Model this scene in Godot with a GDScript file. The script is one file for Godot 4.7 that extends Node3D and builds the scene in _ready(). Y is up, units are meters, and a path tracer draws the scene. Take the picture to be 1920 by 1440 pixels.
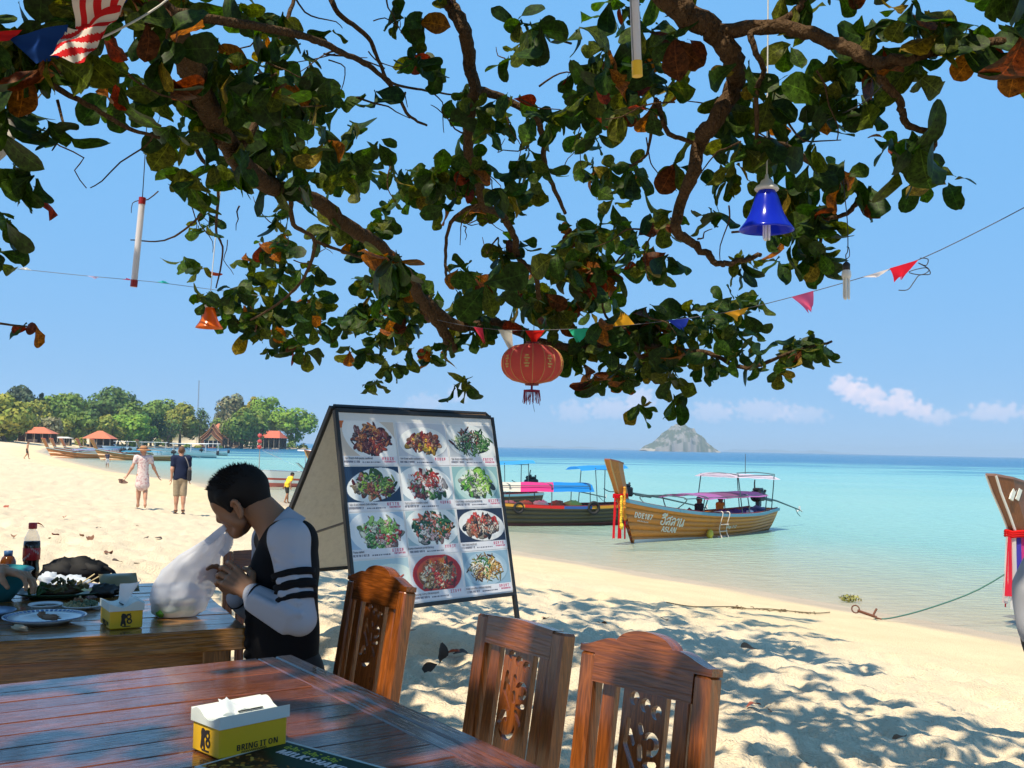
extends Node3D
# A beach restaurant under a sea almond tree. Units are metres, y = 0 is the sea, the terrace sand lies at about y = 1.44.

var rng := RandomNumberGenerator.new()
var taken := {}
var M := {}

# ---------------------------------------------------------------- mesh collecting
class Geo:
	var v := PackedVector3Array()
	var u := PackedVector2Array()
	var c := PackedColorArray()
	var s := PackedByteArray()
	var col := Color.WHITE
	var smooth := false
	func t(a: Vector3, b: Vector3, d: Vector3, ua := Vector2.ZERO, ub := Vector2.ZERO, ud := Vector2.ZERO) -> void:
		v.append(a); v.append(d); v.append(b)          # given counter-clockwise, stored clockwise
		u.append(ua); u.append(ud); u.append(ub)
		for i in 3:
			c.append(col); s.append(1 if smooth else 0)
	func q(a: Vector3, b: Vector3, d: Vector3, e: Vector3) -> void:
		t(a, b, d, Vector2(0, 1), Vector2(1, 1), Vector2(1, 0))
		t(a, d, e, Vector2(0, 1), Vector2(1, 0), Vector2(0, 0))
	func mesh() -> ArrayMesh:
		var st := SurfaceTool.new()
		st.begin(Mesh.PRIMITIVE_TRIANGLES)
		for i in v.size():
			st.set_smooth_group(0 if s[i] == 1 else 0xFFFFFFFF)
			st.set_color(c[i]); st.set_uv(u[i]); st.add_vertex(v[i])
		st.generate_normals()
		return st.commit()

func numbered(n: String) -> String:
	if not taken.has(n):
		taken[n] = 0
		return n
	taken[n] += 1
	return "%s_%03d" % [n, taken[n]]

func tag(o: Node3D, label: String, category: String, group := "") -> Node3D:
	o.set_meta("label", label); o.set_meta("category", category)
	if group: o.set_meta("group", group)
	return o

func thing(called: String, label: String, category: String, at := Vector3.ZERO, turn := 0.0, group := "") -> Node3D:
	var o := Node3D.new()
	o.name = numbered(called); add_child(o)
	o.position = at; o.rotation.y = turn
	return tag(o, label, category, group)

func obj(called: String, g, m: Material, parent: Node = self) -> MeshInstance3D:
	var o := MeshInstance3D.new()
	o.name = numbered(called) if parent == self else called
	o.mesh = g.mesh() if g is Geo else g
	o.material_override = m
	parent.add_child(o, true)
	return o

func struct(called: String, g, m: Material) -> MeshInstance3D:
	var o := obj(called, g, m)
	o.set_meta("kind", "structure")
	return o

func dup(root: Node3D, at: Vector3, turn: float, label: String) -> Node3D:
	var r: Node3D = root.duplicate()
	r.name = numbered(String(root.name)); add_child(r)
	r.position = at; r.rotation.y = turn
	r.set_meta("label", label)
	return r

# ---------------------------------------------------------------- shapes
func bx(g: Geo, tr: Transform3D, size: Vector3, b := 0.0) -> void:
	var h := size / 2
	b = minf(b, minf(h.x, minf(h.y, h.z)) * 0.9)
	if b <= 0.0:
		var k := []
		for i in 8: k.append(tr * Vector3(h.x * (1 if i & 1 else -1), h.y * (1 if i & 2 else -1), h.z * (1 if i & 4 else -1)))
		g.q(k[4], k[5], k[7], k[6]); g.q(k[1], k[0], k[2], k[3]); g.q(k[5], k[1], k[3], k[7])
		g.q(k[0], k[4], k[6], k[2]); g.q(k[6], k[7], k[3], k[2]); g.q(k[0], k[1], k[5], k[4])
		return
	# chamfered: three points at each corner
	var p := {}
	for sx: int in [-1, 1]:
		for sy: int in [-1, 1]:
			for sz: int in [-1, 1]:
				var s := Vector3(sx, sy, sz)
				p[[sx, sy, sz, 0]] = tr * (s * Vector3(h.x, h.y - b, h.z - b))
				p[[sx, sy, sz, 1]] = tr * (s * Vector3(h.x - b, h.y, h.z - b))
				p[[sx, sy, sz, 2]] = tr * (s * Vector3(h.x - b, h.y - b, h.z))
	for s: int in [-1, 1]:
		quad_out(g, tr, p[[s, -1, -1, 0]], p[[s, 1, -1, 0]], p[[s, 1, 1, 0]], p[[s, -1, 1, 0]])
		quad_out(g, tr, p[[-1, s, -1, 1]], p[[1, s, -1, 1]], p[[1, s, 1, 1]], p[[-1, s, 1, 1]])
		quad_out(g, tr, p[[-1, -1, s, 2]], p[[1, -1, s, 2]], p[[1, 1, s, 2]], p[[-1, 1, s, 2]])
		for r: int in [-1, 1]:
			quad_out(g, tr, p[[s, r, -1, 0]], p[[s, r, 1, 0]], p[[s, r, 1, 1]], p[[s, r, -1, 1]])
			quad_out(g, tr, p[[s, -1, r, 0]], p[[s, 1, r, 0]], p[[s, 1, r, 2]], p[[s, -1, r, 2]])
			quad_out(g, tr, p[[-1, s, r, 1]], p[[1, s, r, 1]], p[[1, s, r, 2]], p[[-1, s, r, 2]])
			for z: int in [-1, 1]:
				var a: Vector3 = p[[s, r, z, 0]]
				var d: Vector3 = p[[s, r, z, 1]]
				var e: Vector3 = p[[s, r, z, 2]]
				if (d - a).cross(e - a).dot(a - tr.origin) > 0: g.t(a, d, e)
				else: g.t(a, e, d)

func quad_out(g: Geo, tr: Transform3D, a: Vector3, b: Vector3, d: Vector3, e: Vector3) -> void:
	if (b - a).cross(d - a).dot((a + d) / 2 - tr.origin) > 0: g.q(a, b, d, e)
	else: g.q(e, d, b, a)

func at(o: Vector3, turn := 0.0) -> Transform3D:
	return Transform3D(Basis(Vector3.UP, turn), o)

func beam(g: Geo, a: Vector3, b: Vector3, w: float, d: float, bev := 0.0, side := Vector3.ZERO) -> void:   # a bar from a to b
	var y := (b - a).normalized()
	var x := side if side != Vector3.ZERO else (Vector3.UP.cross(y) if absf(y.y) < 0.95 else Vector3.RIGHT)
	x = (x - y * x.dot(y)).normalized()
	bx(g, Transform3D(Basis(x, y, x.cross(y)), (a + b) / 2), Vector3(w, a.distance_to(b), d), bev)

func tube(g: Geo, pts: PackedVector3Array, r0: float, r1: float, sides := 8, wob := 0.0) -> void:
	g.smooth = true
	var n := pts.size()
	var rings := []
	var x := Vector3.ZERO
	for i in n:
		var dir := (pts[mini(i + 1, n - 1)] - pts[maxi(i - 1, 0)]).normalized()
		if x == Vector3.ZERO: x = dir.cross(Vector3.UP if absf(dir.y) < 0.9 else Vector3.RIGHT)
		x = (x - dir * x.dot(dir)).normalized()
		var y := dir.cross(x)
		var r := lerpf(r0, r1, i / float(n - 1))
		var ring := PackedVector3Array()
		for k in sides:
			var a := TAU * k / sides
			var rr := r * (1.0 + (rng.randf_range(-wob, wob) if wob > 0.0 else 0.0))
			ring.append(pts[i] + (x * cos(a) + y * sin(a)) * rr)
		rings.append(ring)
	for i in n - 1:
		for k in sides:
			var j := (k + 1) % sides
			g.q(rings[i][k], rings[i][j], rings[i + 1][j], rings[i + 1][k])
	g.smooth = false
	for k in range(1, sides - 1):
		g.t(rings[0][0], rings[0][k + 1], rings[0][k])
		g.t(rings[n - 1][0], rings[n - 1][k], rings[n - 1][k + 1])

func curve(pts: PackedVector3Array, per := 4) -> PackedVector3Array:   # Catmull-Rom through the points
	var out := PackedVector3Array()
	for i in pts.size() - 1:
		var a := pts[maxi(i - 1, 0)]
		var d := pts[mini(i + 2, pts.size() - 1)]
		for k in per: out.append(pts[i].cubic_interpolate(pts[i + 1], a, d, k / float(per)))
	out.append(pts[pts.size() - 1])
	return out

func lathe(g: Geo, tr: Transform3D, prof: Array, seg := 24, smooth := true) -> void:   # profile of Vector2(radius, height), from bottom to top outside
	g.smooth = smooth
	for i in prof.size() - 1:
		var p: Vector2 = prof[i]
		var q: Vector2 = prof[i + 1]
		for k in seg:
			var a := TAU * k / seg
			var b := TAU * (k + 1) / seg
			var p0 := tr * Vector3(p.x * cos(a), p.y, -p.x * sin(a))
			var p1 := tr * Vector3(p.x * cos(b), p.y, -p.x * sin(b))
			var q0 := tr * Vector3(q.x * cos(a), q.y, -q.x * sin(a))
			var q1 := tr * Vector3(q.x * cos(b), q.y, -q.x * sin(b))
			if p.x > 1e-5: g.t(p0, p1, q1)
			if q.x > 1e-5: g.t(p0, q1, q0)
	g.smooth = false

func prism(g: Geo, poly: PackedVector2Array, tr: Transform3D, depth: float) -> void:   # an outline in x,y pulled along z
	if Geometry2D.is_polygon_clockwise(poly): poly.reverse()
	var idx := Geometry2D.triangulate_polygon(poly)
	var f := Vector3(0, 0, depth / 2)
	for i in range(0, idx.size(), 3):
		var a := Vector3(poly[idx[i]].x, poly[idx[i]].y, 0)
		var b := Vector3(poly[idx[i + 1]].x, poly[idx[i + 1]].y, 0)
		var d := Vector3(poly[idx[i + 2]].x, poly[idx[i + 2]].y, 0)
		if (b - a).cross(d - a).z < 0:
			var w := b
			b = d; d = w
		g.t(tr * (a + f), tr * (b + f), tr * (d + f))
		g.t(tr * (a - f), tr * (d - f), tr * (b - f))
	for i in poly.size():
		var a := Vector3(poly[i].x, poly[i].y, 0)
		var b := Vector3(poly[(i + 1) % poly.size()].x, poly[(i + 1) % poly.size()].y, 0)
		g.q(tr * (a - f), tr * (b - f), tr * (b + f), tr * (a + f))

func plate(g: Geo, f: Callable, lo: Vector2, hi: Vector2, n: Vector2i, thick: float, tr: Transform3D) -> void:   # a board kept where f(x, y) > 0, cut along the contour
	var val := PackedFloat32Array()
	var step := (hi - lo) / Vector2(n)
	for j in n.y + 1:
		for i in n.x + 1:
			var edge := i == 0 or j == 0 or i == n.x or j == n.y
			val.append(f.call(lo + step * Vector2(i, j)) if not edge else -0.0005)
	var z := Vector3(0, 0, thick / 2)
	for j in n.y:
		for i in n.x:
			var cs := [Vector2(i, j), Vector2(i + 1, j), Vector2(i + 1, j + 1), Vector2(i, j + 1)]
			var vs := [val[j * (n.x + 1) + i], val[j * (n.x + 1) + i + 1], val[(j + 1) * (n.x + 1) + i + 1], val[(j + 1) * (n.x + 1) + i]]
			var poly := []
			var cut := []
			for k in 4:
				var m := (k + 1) % 4
				var inside: bool = vs[k] > 0
				if inside: poly.append(cs[k]); cut.append(false)
				if inside != (vs[m] > 0):
					poly.append(cs[k].lerp(cs[m], vs[k] / (vs[k] - vs[m]))); cut.append(inside)
			if poly.size() < 3: continue
			var p3 := []
			for w in poly:
				var xy: Vector2 = lo + step * w
				p3.append(Vector3(xy.x, xy.y, 0))
			for k in range(1, p3.size() - 1):
				g.t(tr * (p3[0] + z), tr * (p3[k] + z), tr * (p3[k + 1] + z))
				g.t(tr * (p3[0] - z), tr * (p3[k + 1] - z), tr * (p3[k] - z))
			for k in p3.size():
				if cut[k]:
					var a: Vector3 = p3[k]
					var b: Vector3 = p3[(k + 1) % p3.size()]
					g.q(tr * (a - z), tr * (b - z), tr * (b + z), tr * (a + z))

# a soft body from tapered capsules: bones are [a, b, radius a, radius b] and, where the limb is flat, an axis and its squash
func body(bones: Array, cell: float, k: float, paint = null) -> ArrayMesh:
	var lo := Vector3.INF
	var hi := -Vector3.INF
	var pad := cell * 3 + 2.5 / k
	for b in bones:
		var r: float = maxf(b[2], b[3]) * 1.25 + pad
		for e in 2:
			lo = lo.min(b[e] - Vector3.ONE * r); hi = hi.max(b[e] + Vector3.ONE * r)
	var n := Vector3i(((hi - lo) / cell).ceil()) + Vector3i.ONE
	var acc := PackedFloat32Array()
	acc.resize(n.x * n.y * n.z)
	for b in bones:
		var a: Vector3 = b[0]
		var ab: Vector3 = b[1] - a
		var ra: float = b[2]
		var dr: float = b[3] - ra
		var l2 := maxf(ab.length_squared(), 1e-9)
		var ax := Vector3.ZERO
		var sq := 0.0
		if b.size() > 5:
			ax = b[4]; sq = 1.0 / float(b[5]) - 1.0
		var r: float = maxf(b[2], b[3]) * 1.25 + pad
		var i0 := Vector3i((a.min(b[1]) - Vector3.ONE * r - lo) / cell).max(Vector3i.ZERO)
		var i1 := Vector3i((a.max(b[1]) + Vector3.ONE * r - lo) / cell).min(n - Vector3i.ONE)
		for z in range(i0.z, i1.z + 1):
			for y in range(i0.y, i1.y + 1):
				var base := (z * n.y + y) * n.x
				for x in range(i0.x, i1.x + 1):
					var p := lo + Vector3(x, y, z) * cell - a
					var h := clampf(p.dot(ab) / l2, 0.0, 1.0)
					var w := p - ab * h
					if sq != 0.0: w += ax * (w.dot(ax) * sq)
					var d := w.length() - ra - dr * h
					if d < pad: acc[base + x] += exp(-k * d)
	var index := PackedInt32Array()
	index.resize(acc.size())
	index.fill(-1)
	var verts := PackedVector3Array()
	var tris := PackedInt32Array()
	var off := [0, 1, n.x, n.x + 1, n.x * n.y, n.x * n.y + 1, n.x * n.y + n.x, n.x * n.y + n.x + 1]
	var ends := [[0, 1], [2, 3], [4, 5], [6, 7], [0, 2], [1, 3], [4, 6], [5, 7], [0, 4], [1, 5], [2, 6], [3, 7]]
	for z in n.z - 1:
		for y in n.y - 1:
			var i := (z * n.y + y) * n.x - 1
			for x in n.x - 1:
				i += 1
				if acc[i] == 0.0: continue
				var bits := 0
				for m in 8:
					if acc[i + off[m]] >= 1.0: bits |= 1 << m
				if bits == 0 or bits == 255: continue
				var sum := Vector3.ZERO
				var cnt := 0
				for e in ends:
					var ia: bool = (bits >> e[0]) & 1
					var ib: bool = (bits >> e[1]) & 1
					if ia == ib: continue
					var fa := log(maxf(acc[i + off[e[0]]], 1e-6))
					var fb := log(maxf(acc[i + off[e[1]]], 1e-6))
					var s := fa / (fa - fb)
					var pa := Vector3(e[0] & 1, (e[0] >> 1) & 1, e[0] >> 2)
					var pb := Vector3(e[1] & 1, (e[1] >> 1) & 1, e[1] >> 2)
					sum += pa.lerp(pb, s); cnt += 1
				index[i] = verts.size()
				verts.append(lo + (Vector3(x, y, z) + sum / cnt) * cell)
	var st := [1, n.x, n.x * n.y]
	for z in range(1, n.z - 1):
		for y in range(1, n.y - 1):
			var i := (z * n.y + y) * n.x
			for x in range(1, n.x - 1):
				i += 1
				if index[i] < 0: continue
				var inside := acc[i] >= 1.0
				for ax in 3:
					if (acc[i + st[ax]] >= 1.0) == inside: continue
					var u: int = st[(ax + 1) % 3]
					var w: int = st[(ax + 2) % 3]
					var a := index[i]
					var b := index[i - u]
					var d := index[i - u - w]
					var e := index[i - w]
					if a < 0 or b < 0 or d < 0 or e < 0: continue
					if inside: tris.append_array([a, d, b, a, e, d])
					else: tris.append_array([a, b, d, a, d, e])
	var normals := PackedVector3Array()
	normals.resize(verts.size())
	for i in range(0, tris.size(), 3):
		var nn := (verts[tris[i + 2]] - verts[tris[i]]).cross(verts[tris[i + 1]] - verts[tris[i]])
		for m in 3: normals[tris[i + m]] += nn
	for i in normals.size(): normals[i] = normals[i].normalized()
	var arr := []
	arr.resize(Mesh.ARRAY_MAX)
	arr[Mesh.ARRAY_VERTEX] = verts
	arr[Mesh.ARRAY_NORMAL] = normals
	arr[Mesh.ARRAY_INDEX] = tris
	if paint != null:
		var cols := PackedColorArray()
		for p in verts: cols.append(paint.call(p))
		arr[Mesh.ARRAY_COLOR] = cols
	var out := ArrayMesh.new()
	out.add_surface_from_arrays(Mesh.PRIMITIVE_TRIANGLES, arr)
	return out

# ---------------------------------------------------------------- materials (colours given as linear, real-world values)
func lin(r: float, g: float, b: float, a := 1.0) -> Color:
	var c := Color(r, g, b).linear_to_srgb()
	c.a = a
	return c

func mat(c: Color, rough := 0.7, spec := 0.5) -> StandardMaterial3D:
	var m := StandardMaterial3D.new()
	m.albedo_color = c
	m.roughness = rough
	m.metallic_specular = spec
	return m

func vmat(rough := 0.7, spec := 0.5) -> StandardMaterial3D:   # takes the mesh's own colours
	var m := mat(Color.WHITE, rough, spec)
	m.vertex_color_use_as_albedo = true
	return m

func noise(freq: float, oct := 4, kind := FastNoiseLite.TYPE_SIMPLEX_SMOOTH, sd := 1) -> FastNoiseLite:
	var f := FastNoiseLite.new()
	f.noise_type = kind; f.frequency = freq; f.fractal_octaves = oct; f.seed = sd
	return f

func ntex(freq: float, ramp: Array, oct := 4, kind := FastNoiseLite.TYPE_SIMPLEX_SMOOTH, sd := 1, size := 512) -> NoiseTexture2D:
	var t := NoiseTexture2D.new()
	t.width = size; t.height = size; t.seamless = true
	t.noise = noise(freq, oct, kind, sd)
	if ramp.size():
		var g := Gradient.new()
		var cols := PackedColorArray()
		var offs := PackedFloat32Array()
		for i in ramp.size():
			cols.append(ramp[i]); offs.append(i / float(ramp.size() - 1))
		g.colors = cols; g.offsets = offs
		t.color_ramp = g
	return t

func tri(m: StandardMaterial3D, tex: Texture2D, scale: Vector3, bump: Texture2D = null, deep := 0.0, world := false) -> StandardMaterial3D:
	m.albedo_texture = tex
	m.uv1_triplanar = true
	m.uv1_world_triplanar = world
	m.uv1_scale = scale
	if bump:
		m.heightmap_enabled = true; m.heightmap_texture = bump; m.heightmap_scale = deep
	return m

func grey(a: float) -> Color: return Color(a, a, a)


# ---------------------------------------------------------------- the setting
const SHORE := [Vector2(46, 47), Vector2(16, -3), Vector2(8.6, -15.2), Vector2(5.2, -21), Vector2(0.65, -27.5), Vector2(-8, -43.5), Vector2(-20.3, -68.7), Vector2(-32.3, -87.4), Vector2(-51.2, -123),
	Vector2(-92, -205), Vector2(-128, -290), Vector2(-138, -345), Vector2(-134, -420), Vector2(-128, -452), Vector2(-112, -470), Vector2(-100, -515), Vector2(-104, -540), Vector2(-135, -640), Vector2(-300, -900)]
var dents := FastNoiseLite.new()
var lumps := FastNoiseLite.new()
var swell := FastNoiseLite.new()

func inland(x: float, z: float) -> float:   # metres from the water's edge, positive on land
	var best := 1e9
	var sg := 1.0
	var p := Vector2(x, z)
	var n := 7 if x * x + z * z < 1600.0 else SHORE.size() - 1
	for i in n:
		var a: Vector2 = SHORE[i]
		var d: Vector2 = SHORE[i + 1] - a
		var w := p - a
		var e := w - d * clampf(w.dot(d) / d.length_squared(), 0.0, 1.0)
		var l := e.length_squared()
		if l < best - 1e-6:
			best = l
			sg = 1.0 if d.x * e.y - d.y * e.x < 0.0 else -1.0
	return sqrt(best) * sg

func sand_level(d: float, z: float) -> float:
	if d < 0.0: return maxf(-3.0, d * 0.05)
	var h := d * 0.1085 if d < 13.0 else 1.4105 + (1.0 - exp(-(d - 13.0) / 8.0)) * 0.12
	return h + smoothstep(12.0, 60.0, d) * 7.0 * smoothstep(-180.0, -330.0, z)

func sand_bump(x: float, z: float, d: float) -> float:
	var a := smoothstep(3.0, 7.0, d)
	if a <= 0.0: return 0.004 * lumps.get_noise_2d(x, z)
	var v := dents.get_noise_2d(x, z) + 1.0
	var w := clampf(swell.get_noise_2d(x * 1.7, z * 1.7) + 0.75, 0.15, 1.0)
	return a * (-0.095 * w * exp(-v * v / 0.10) + 0.06 * lumps.get_noise_2d(x, z) + 0.05 * swell.get_noise_2d(x, z))

func ground_at(x: float, z: float) -> float:
	var d := inland(x, z)
	return sand_level(d, z) + sand_bump(x, z, d)

func fan(fine: int, half: float, coarse: int) -> PackedFloat32Array:   # bearings, fine ahead and coarse round the back
	var out := PackedFloat32Array()
	for i in fine: out.append(-half + 2.0 * half * i / fine)
	for i in coarse: out.append(half + (TAU - 2.0 * half) * i / coarse)
	return out

func ring_sheet(bear: PackedFloat32Array, radii: PackedFloat32Array, height: Callable, paint: Callable, keep: Callable) -> ArrayMesh:
	var n := bear.size()
	var verts := PackedVector3Array()
	var cols := PackedColorArray()
	var good := PackedByteArray()
	for r in radii:
		for b in bear:
			var x := sin(b) * r
			var z := -cos(b) * r
			var d := inland(x, z)
			verts.append(Vector3(x, height.call(x, z, d, r), z))
			cols.append(paint.call(x, z, d, r))
			good.append(1 if keep.call(d) else 0)
	var idx := PackedInt32Array()
	for i in radii.size() - 1:
		for k in n:
			var a := i * n + k
			var b := i * n + (k + 1) % n
			if good[a] + good[b] + good[a + n] + good[b + n] == 0: continue
			idx.append_array([a, a + n, b + n, a, b + n, b])
	var nor := PackedVector3Array()
	nor.resize(verts.size())
	for i in range(0, idx.size(), 3):
		var f := (verts[idx[i + 2]] - verts[idx[i]]).cross(verts[idx[i + 1]] - verts[idx[i]])
		for m in 3: nor[idx[i + m]] += f
	for i in nor.size(): nor[i] = nor[i].normalized() if nor[i] != Vector3.ZERO else Vector3.UP
	var arr := []
	arr.resize(Mesh.ARRAY_MAX)
	arr[Mesh.ARRAY_VERTEX] = verts; arr[Mesh.ARRAY_NORMAL] = nor; arr[Mesh.ARRAY_COLOR] = cols; arr[Mesh.ARRAY_INDEX] = idx
	var m := ArrayMesh.new()
	m.add_surface_from_arrays(Mesh.PRIMITIVE_TRIANGLES, arr)
	return m

func sky_panorama() -> PanoramaSkyMaterial:
	var w := 4096
	var h := 2048
	var img := Image.create(w, h, false, Image.FORMAT_RGBF)
	var zen := Color(0.108, 0.285, 0.57)
	var mid := Color(0.130, 0.337, 0.625)
	var hor := Color(0.262, 0.420, 0.610)
	for y in h:
		var el := 90.0 - 180.0 * (y + 0.5) / h
		var c := hor
		if el > 0.0:
			var s := sin(deg_to_rad(el))
			c = hor.lerp(mid, 1.0 - exp(-s * 9.0)).lerp(zen, smoothstep(0.35, 1.0, s))
		img.fill_rect(Rect2i(0, y, w, 1), c)
	# small fair-weather cumulus low over the sea: [bearing, height in degrees, half width, half height, strength]
	var puffs := [[17.7, 3.55, 0.8, 0.55, 1.0], [18.4, 3.15, 0.9, 0.65, 1.0], [19.2, 2.9, 0.8, 0.6, 0.9], [19.8, 2.45, 1.0, 0.45, 0.8], [20.5, 2.75, 0.8, 0.6, 1.0], [21.3, 2.3, 0.9, 0.5, 0.9], [22.2, 1.95, 1.0, 0.4, 0.6], [24.9, 2.2, 1.6, 0.5, 0.6], [27.6, 2.7, 0.9, 0.6, 0.5],
		[13.6, 2.2, 2.0, 0.6, 0.45], [15.6, 2.0, 1.5, 0.5, 0.4], [10.9, 2.1, 1.3, 0.6, 0.45], [7.0, 2.7, 0.9, 0.7, 0.6], [5.4, 2.2, 1.5, 0.6, 0.5], [3.4, 2.0, 1.2, 0.6, 0.4], [-2.9, 2.9, 0.7, 0.6, 0.5], [-4.8, 2.3, 1.3, 0.5, 0.3]]
	rng.seed = 5
	for i in 60: puffs.append([rng.randf_range(34.0, 325.0), rng.randf_range(1.6, 4.0), rng.randf_range(0.8, 2.4), rng.randf_range(0.4, 0.9), rng.randf_range(0.3, 0.9)])
	var f := noise(0.9, 5, FastNoiseLite.TYPE_SIMPLEX_SMOOTH, 12)
	for p in puffs:
		var x0 := int(floor((p[0] - p[2] * 1.6) / 360.0 * w))
		var x1 := int((p[0] + p[2] * 1.6) / 360.0 * w)
		var y0 := int((90.0 - p[1] - p[3] * 2.0) / 180.0 * h)
		var y1 := int((90.0 - p[1] + p[3] * 2.0) / 180.0 * h)
		for y in range(y0, y1 + 1):
			for x in range(x0, x1 + 1):
				var az := x * 360.0 / w
				var el := 90.0 - y * 180.0 / h
				var dx: float = (az - p[0]) / p[2]
				var dy: float = (el - p[1]) / (p[3] * 1.25)
				if dy < 0.0: dy *= 1.3
				var a: float = smoothstep(0.0, 0.42, 1.0 - sqrt(dx * dx + dy * dy) + 0.60 * f.get_noise_2d(az * 2.4, el * 3.0)) * p[4]
				if a > 0.0:
					var lit: float = clampf(0.5 + 0.5 * dy + 0.3 * f.get_noise_2d(az * 2.0 + 40.0, el * 2.0), 0.0, 1.0)
					var xx := posmod(x, w)
					img.set_pixel(xx, y, img.get_pixel(xx, y).lerp(Color(0.46, 0.50, 0.66).lerp(Color(0.66, 0.61, 0.68), lit), a * 0.85))
	var m := PanoramaSkyMaterial.new()
	m.panorama = ImageTexture.create_from_image(img)
	return m

func camera_sky_sun() -> void:
	var cam := Camera3D.new()
	cam.name = "camera"; add_child(cam)
	cam.fov = 40.5314
	cam.near = 0.1; cam.far = 30000.0
	cam.transform = Transform3D(Basis(Vector3.RIGHT, deg_to_rad(3.47754)) * Basis(Vector3.BACK, deg_to_rad(1.13)), Vector3(0, 2.8, 0))
	cam.current = true
	var env := Environment.new()
	env.background_mode = Environment.BG_SKY
	env.sky = Sky.new()
	env.sky.sky_material = sky_panorama()
	env.tonemap_mode = Environment.TONE_MAPPER_LINEAR
	env.tonemap_exposure = 1.5
	env.sdfgi_enabled = true; env.ssao_enabled = true; env.ssil_enabled = true
	env.fog_enabled = true
	env.fog_density = 0.00018
	env.fog_light_color = Color(0.78, 0.88, 0.97)
	var we := WorldEnvironment.new()
	we.name = "world_environment"; we.environment = env; add_child(we)
	var sun := DirectionalLight3D.new()
	sun.name = "sun"
	sun.light_energy = 1.5; sun.light_angular_distance = 0.7; sun.light_color = Color(1.0, 0.95, 0.85)
	sun.shadow_enabled = true
	add_child(sun)
	sun.look_at_from_position(Vector3.ZERO, Vector3(0.27, -0.88, -0.39), Vector3.BACK)

func ground_and_sea() -> void:
	dents.noise_type = FastNoiseLite.TYPE_CELLULAR
	dents.cellular_return_type = FastNoiseLite.RETURN_DISTANCE
	dents.cellular_distance_function = FastNoiseLite.DISTANCE_EUCLIDEAN
	dents.frequency = 2.7; dents.seed = 3; dents.fractal_type = FastNoiseLite.FRACTAL_NONE
	dents.domain_warp_enabled = true; dents.domain_warp_amplitude = 0.25; dents.domain_warp_frequency = 2.0
	lumps = noise(2.6, 4, FastNoiseLite.TYPE_SIMPLEX_SMOOTH, 8)
	swell = noise(0.55, 3, FastNoiseLite.TYPE_SIMPLEX_SMOOTH, 21)
	var radii := PackedFloat32Array()
	var r := 0.5
	while r < 34.0:
		radii.append(r); r *= 1.0125
	while r < 1100.0:
		radii.append(r); r *= 1.04
	var tint := noise(0.06, 4, FastNoiseLite.TYPE_SIMPLEX_SMOOTH, 31)
	var sheet := ring_sheet(fan(380, 0.52, 60), radii,
		func(x, z, d, rr): return sand_level(d, z) + (sand_bump(x, z, d) if rr < 120.0 else 0.0),
		func(x, z, d, rr):
			var c := Color(0.68, 0.555, 0.39)
			c = Color(0.70, 0.55, 0.345).lerp(c, smoothstep(4.0, 9.0, d + 2.0 * tint.get_noise_2d(x * 3.0, z * 3.0)))
			c = Color(0.47, 0.39, 0.30).lerp(c, smoothstep(0.9, 1.7, d + 0.5 * tint.get_noise_2d(x * 6.0, z * 6.0)))
			c *= 1.0 + 0.10 * tint.get_noise_2d(x * 14.0, z * 14.0)
			if z < -300.0: c = c.lerp(Color(0.10, 0.10, 0.045), smoothstep(22.0, 30.0, d))
			c.a = 1.0
			return c,
		func(d): return d > -130.0)
	var m := vmat(0.95, 0.15)
	tri(m, ntex(0.03, [grey(0.80), grey(0.95), grey(1.0), grey(0.9)], 5, FastNoiseLite.TYPE_SIMPLEX_SMOOTH, 4, 1024), Vector3.ONE * 0.9, ntex(0.04, [], 5, FastNoiseLite.TYPE_SIMPLEX_SMOOTH, 9, 1024), 1.6, true)
	struct("sand_beach", sheet, m)
	# the sea
	radii.clear()
	r = 7.0
	while r < 14500.0:
		radii.append(r); r *= 1.03
	var patch := noise(0.02, 4, FastNoiseLite.TYPE_SIMPLEX_SMOOTH, 77)
	var water := ring_sheet(fan(120, 0.56, 40), radii,
		func(_x, _z, _d, _rr): return 0.0,
		func(x, z, d, rr):
			var off: float = -d + 2.0 * patch.get_noise_2d(x * 3.0, z * 3.0)
			var n: float = patch.get_noise_2d(x * 0.6, z * 2.4)
			var c := Color(0.50, 0.58, 0.45).lerp(Color(0.245, 0.475, 0.425), smoothstep(0.5, 14.0, off))
			c = c.lerp(Color(0.165, 0.415, 0.415), smoothstep(20.0, 110.0, off + 25.0 * n))
			c = c.lerp(Color(0.012, 0.16, 0.27), 0.75 * smoothstep(165.0, 220.0, rr + 90.0 * n) * smoothstep(0.0, 0.5, n + 0.35))
			c = c.lerp(Color(0.006, 0.115, 0.25), smoothstep(230.0, 350.0, rr + 60.0 * n))
			c.a = smoothstep(-0.6, 0.2, -d) * lerpf(0.22, 0.97, 1.0 - exp(-maxf(-d, 0.0) / 7.0))
			return c,
		func(d): return d < 1.5)
	var sea := vmat(0.22, 0.28)
	sea.transparency = BaseMaterial3D.TRANSPARENCY_ALPHA
	tri(sea, ntex(0.02, [grey(0.93), grey(1.0)], 3, FastNoiseLite.TYPE_SIMPLEX_SMOOTH, 14), Vector3(0.11, 0.11, 0.24), ntex(0.025, [], 4, FastNoiseLite.TYPE_SIMPLEX_SMOOTH, 15), 8.0, true)
	struct("sea", water, sea)

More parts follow.
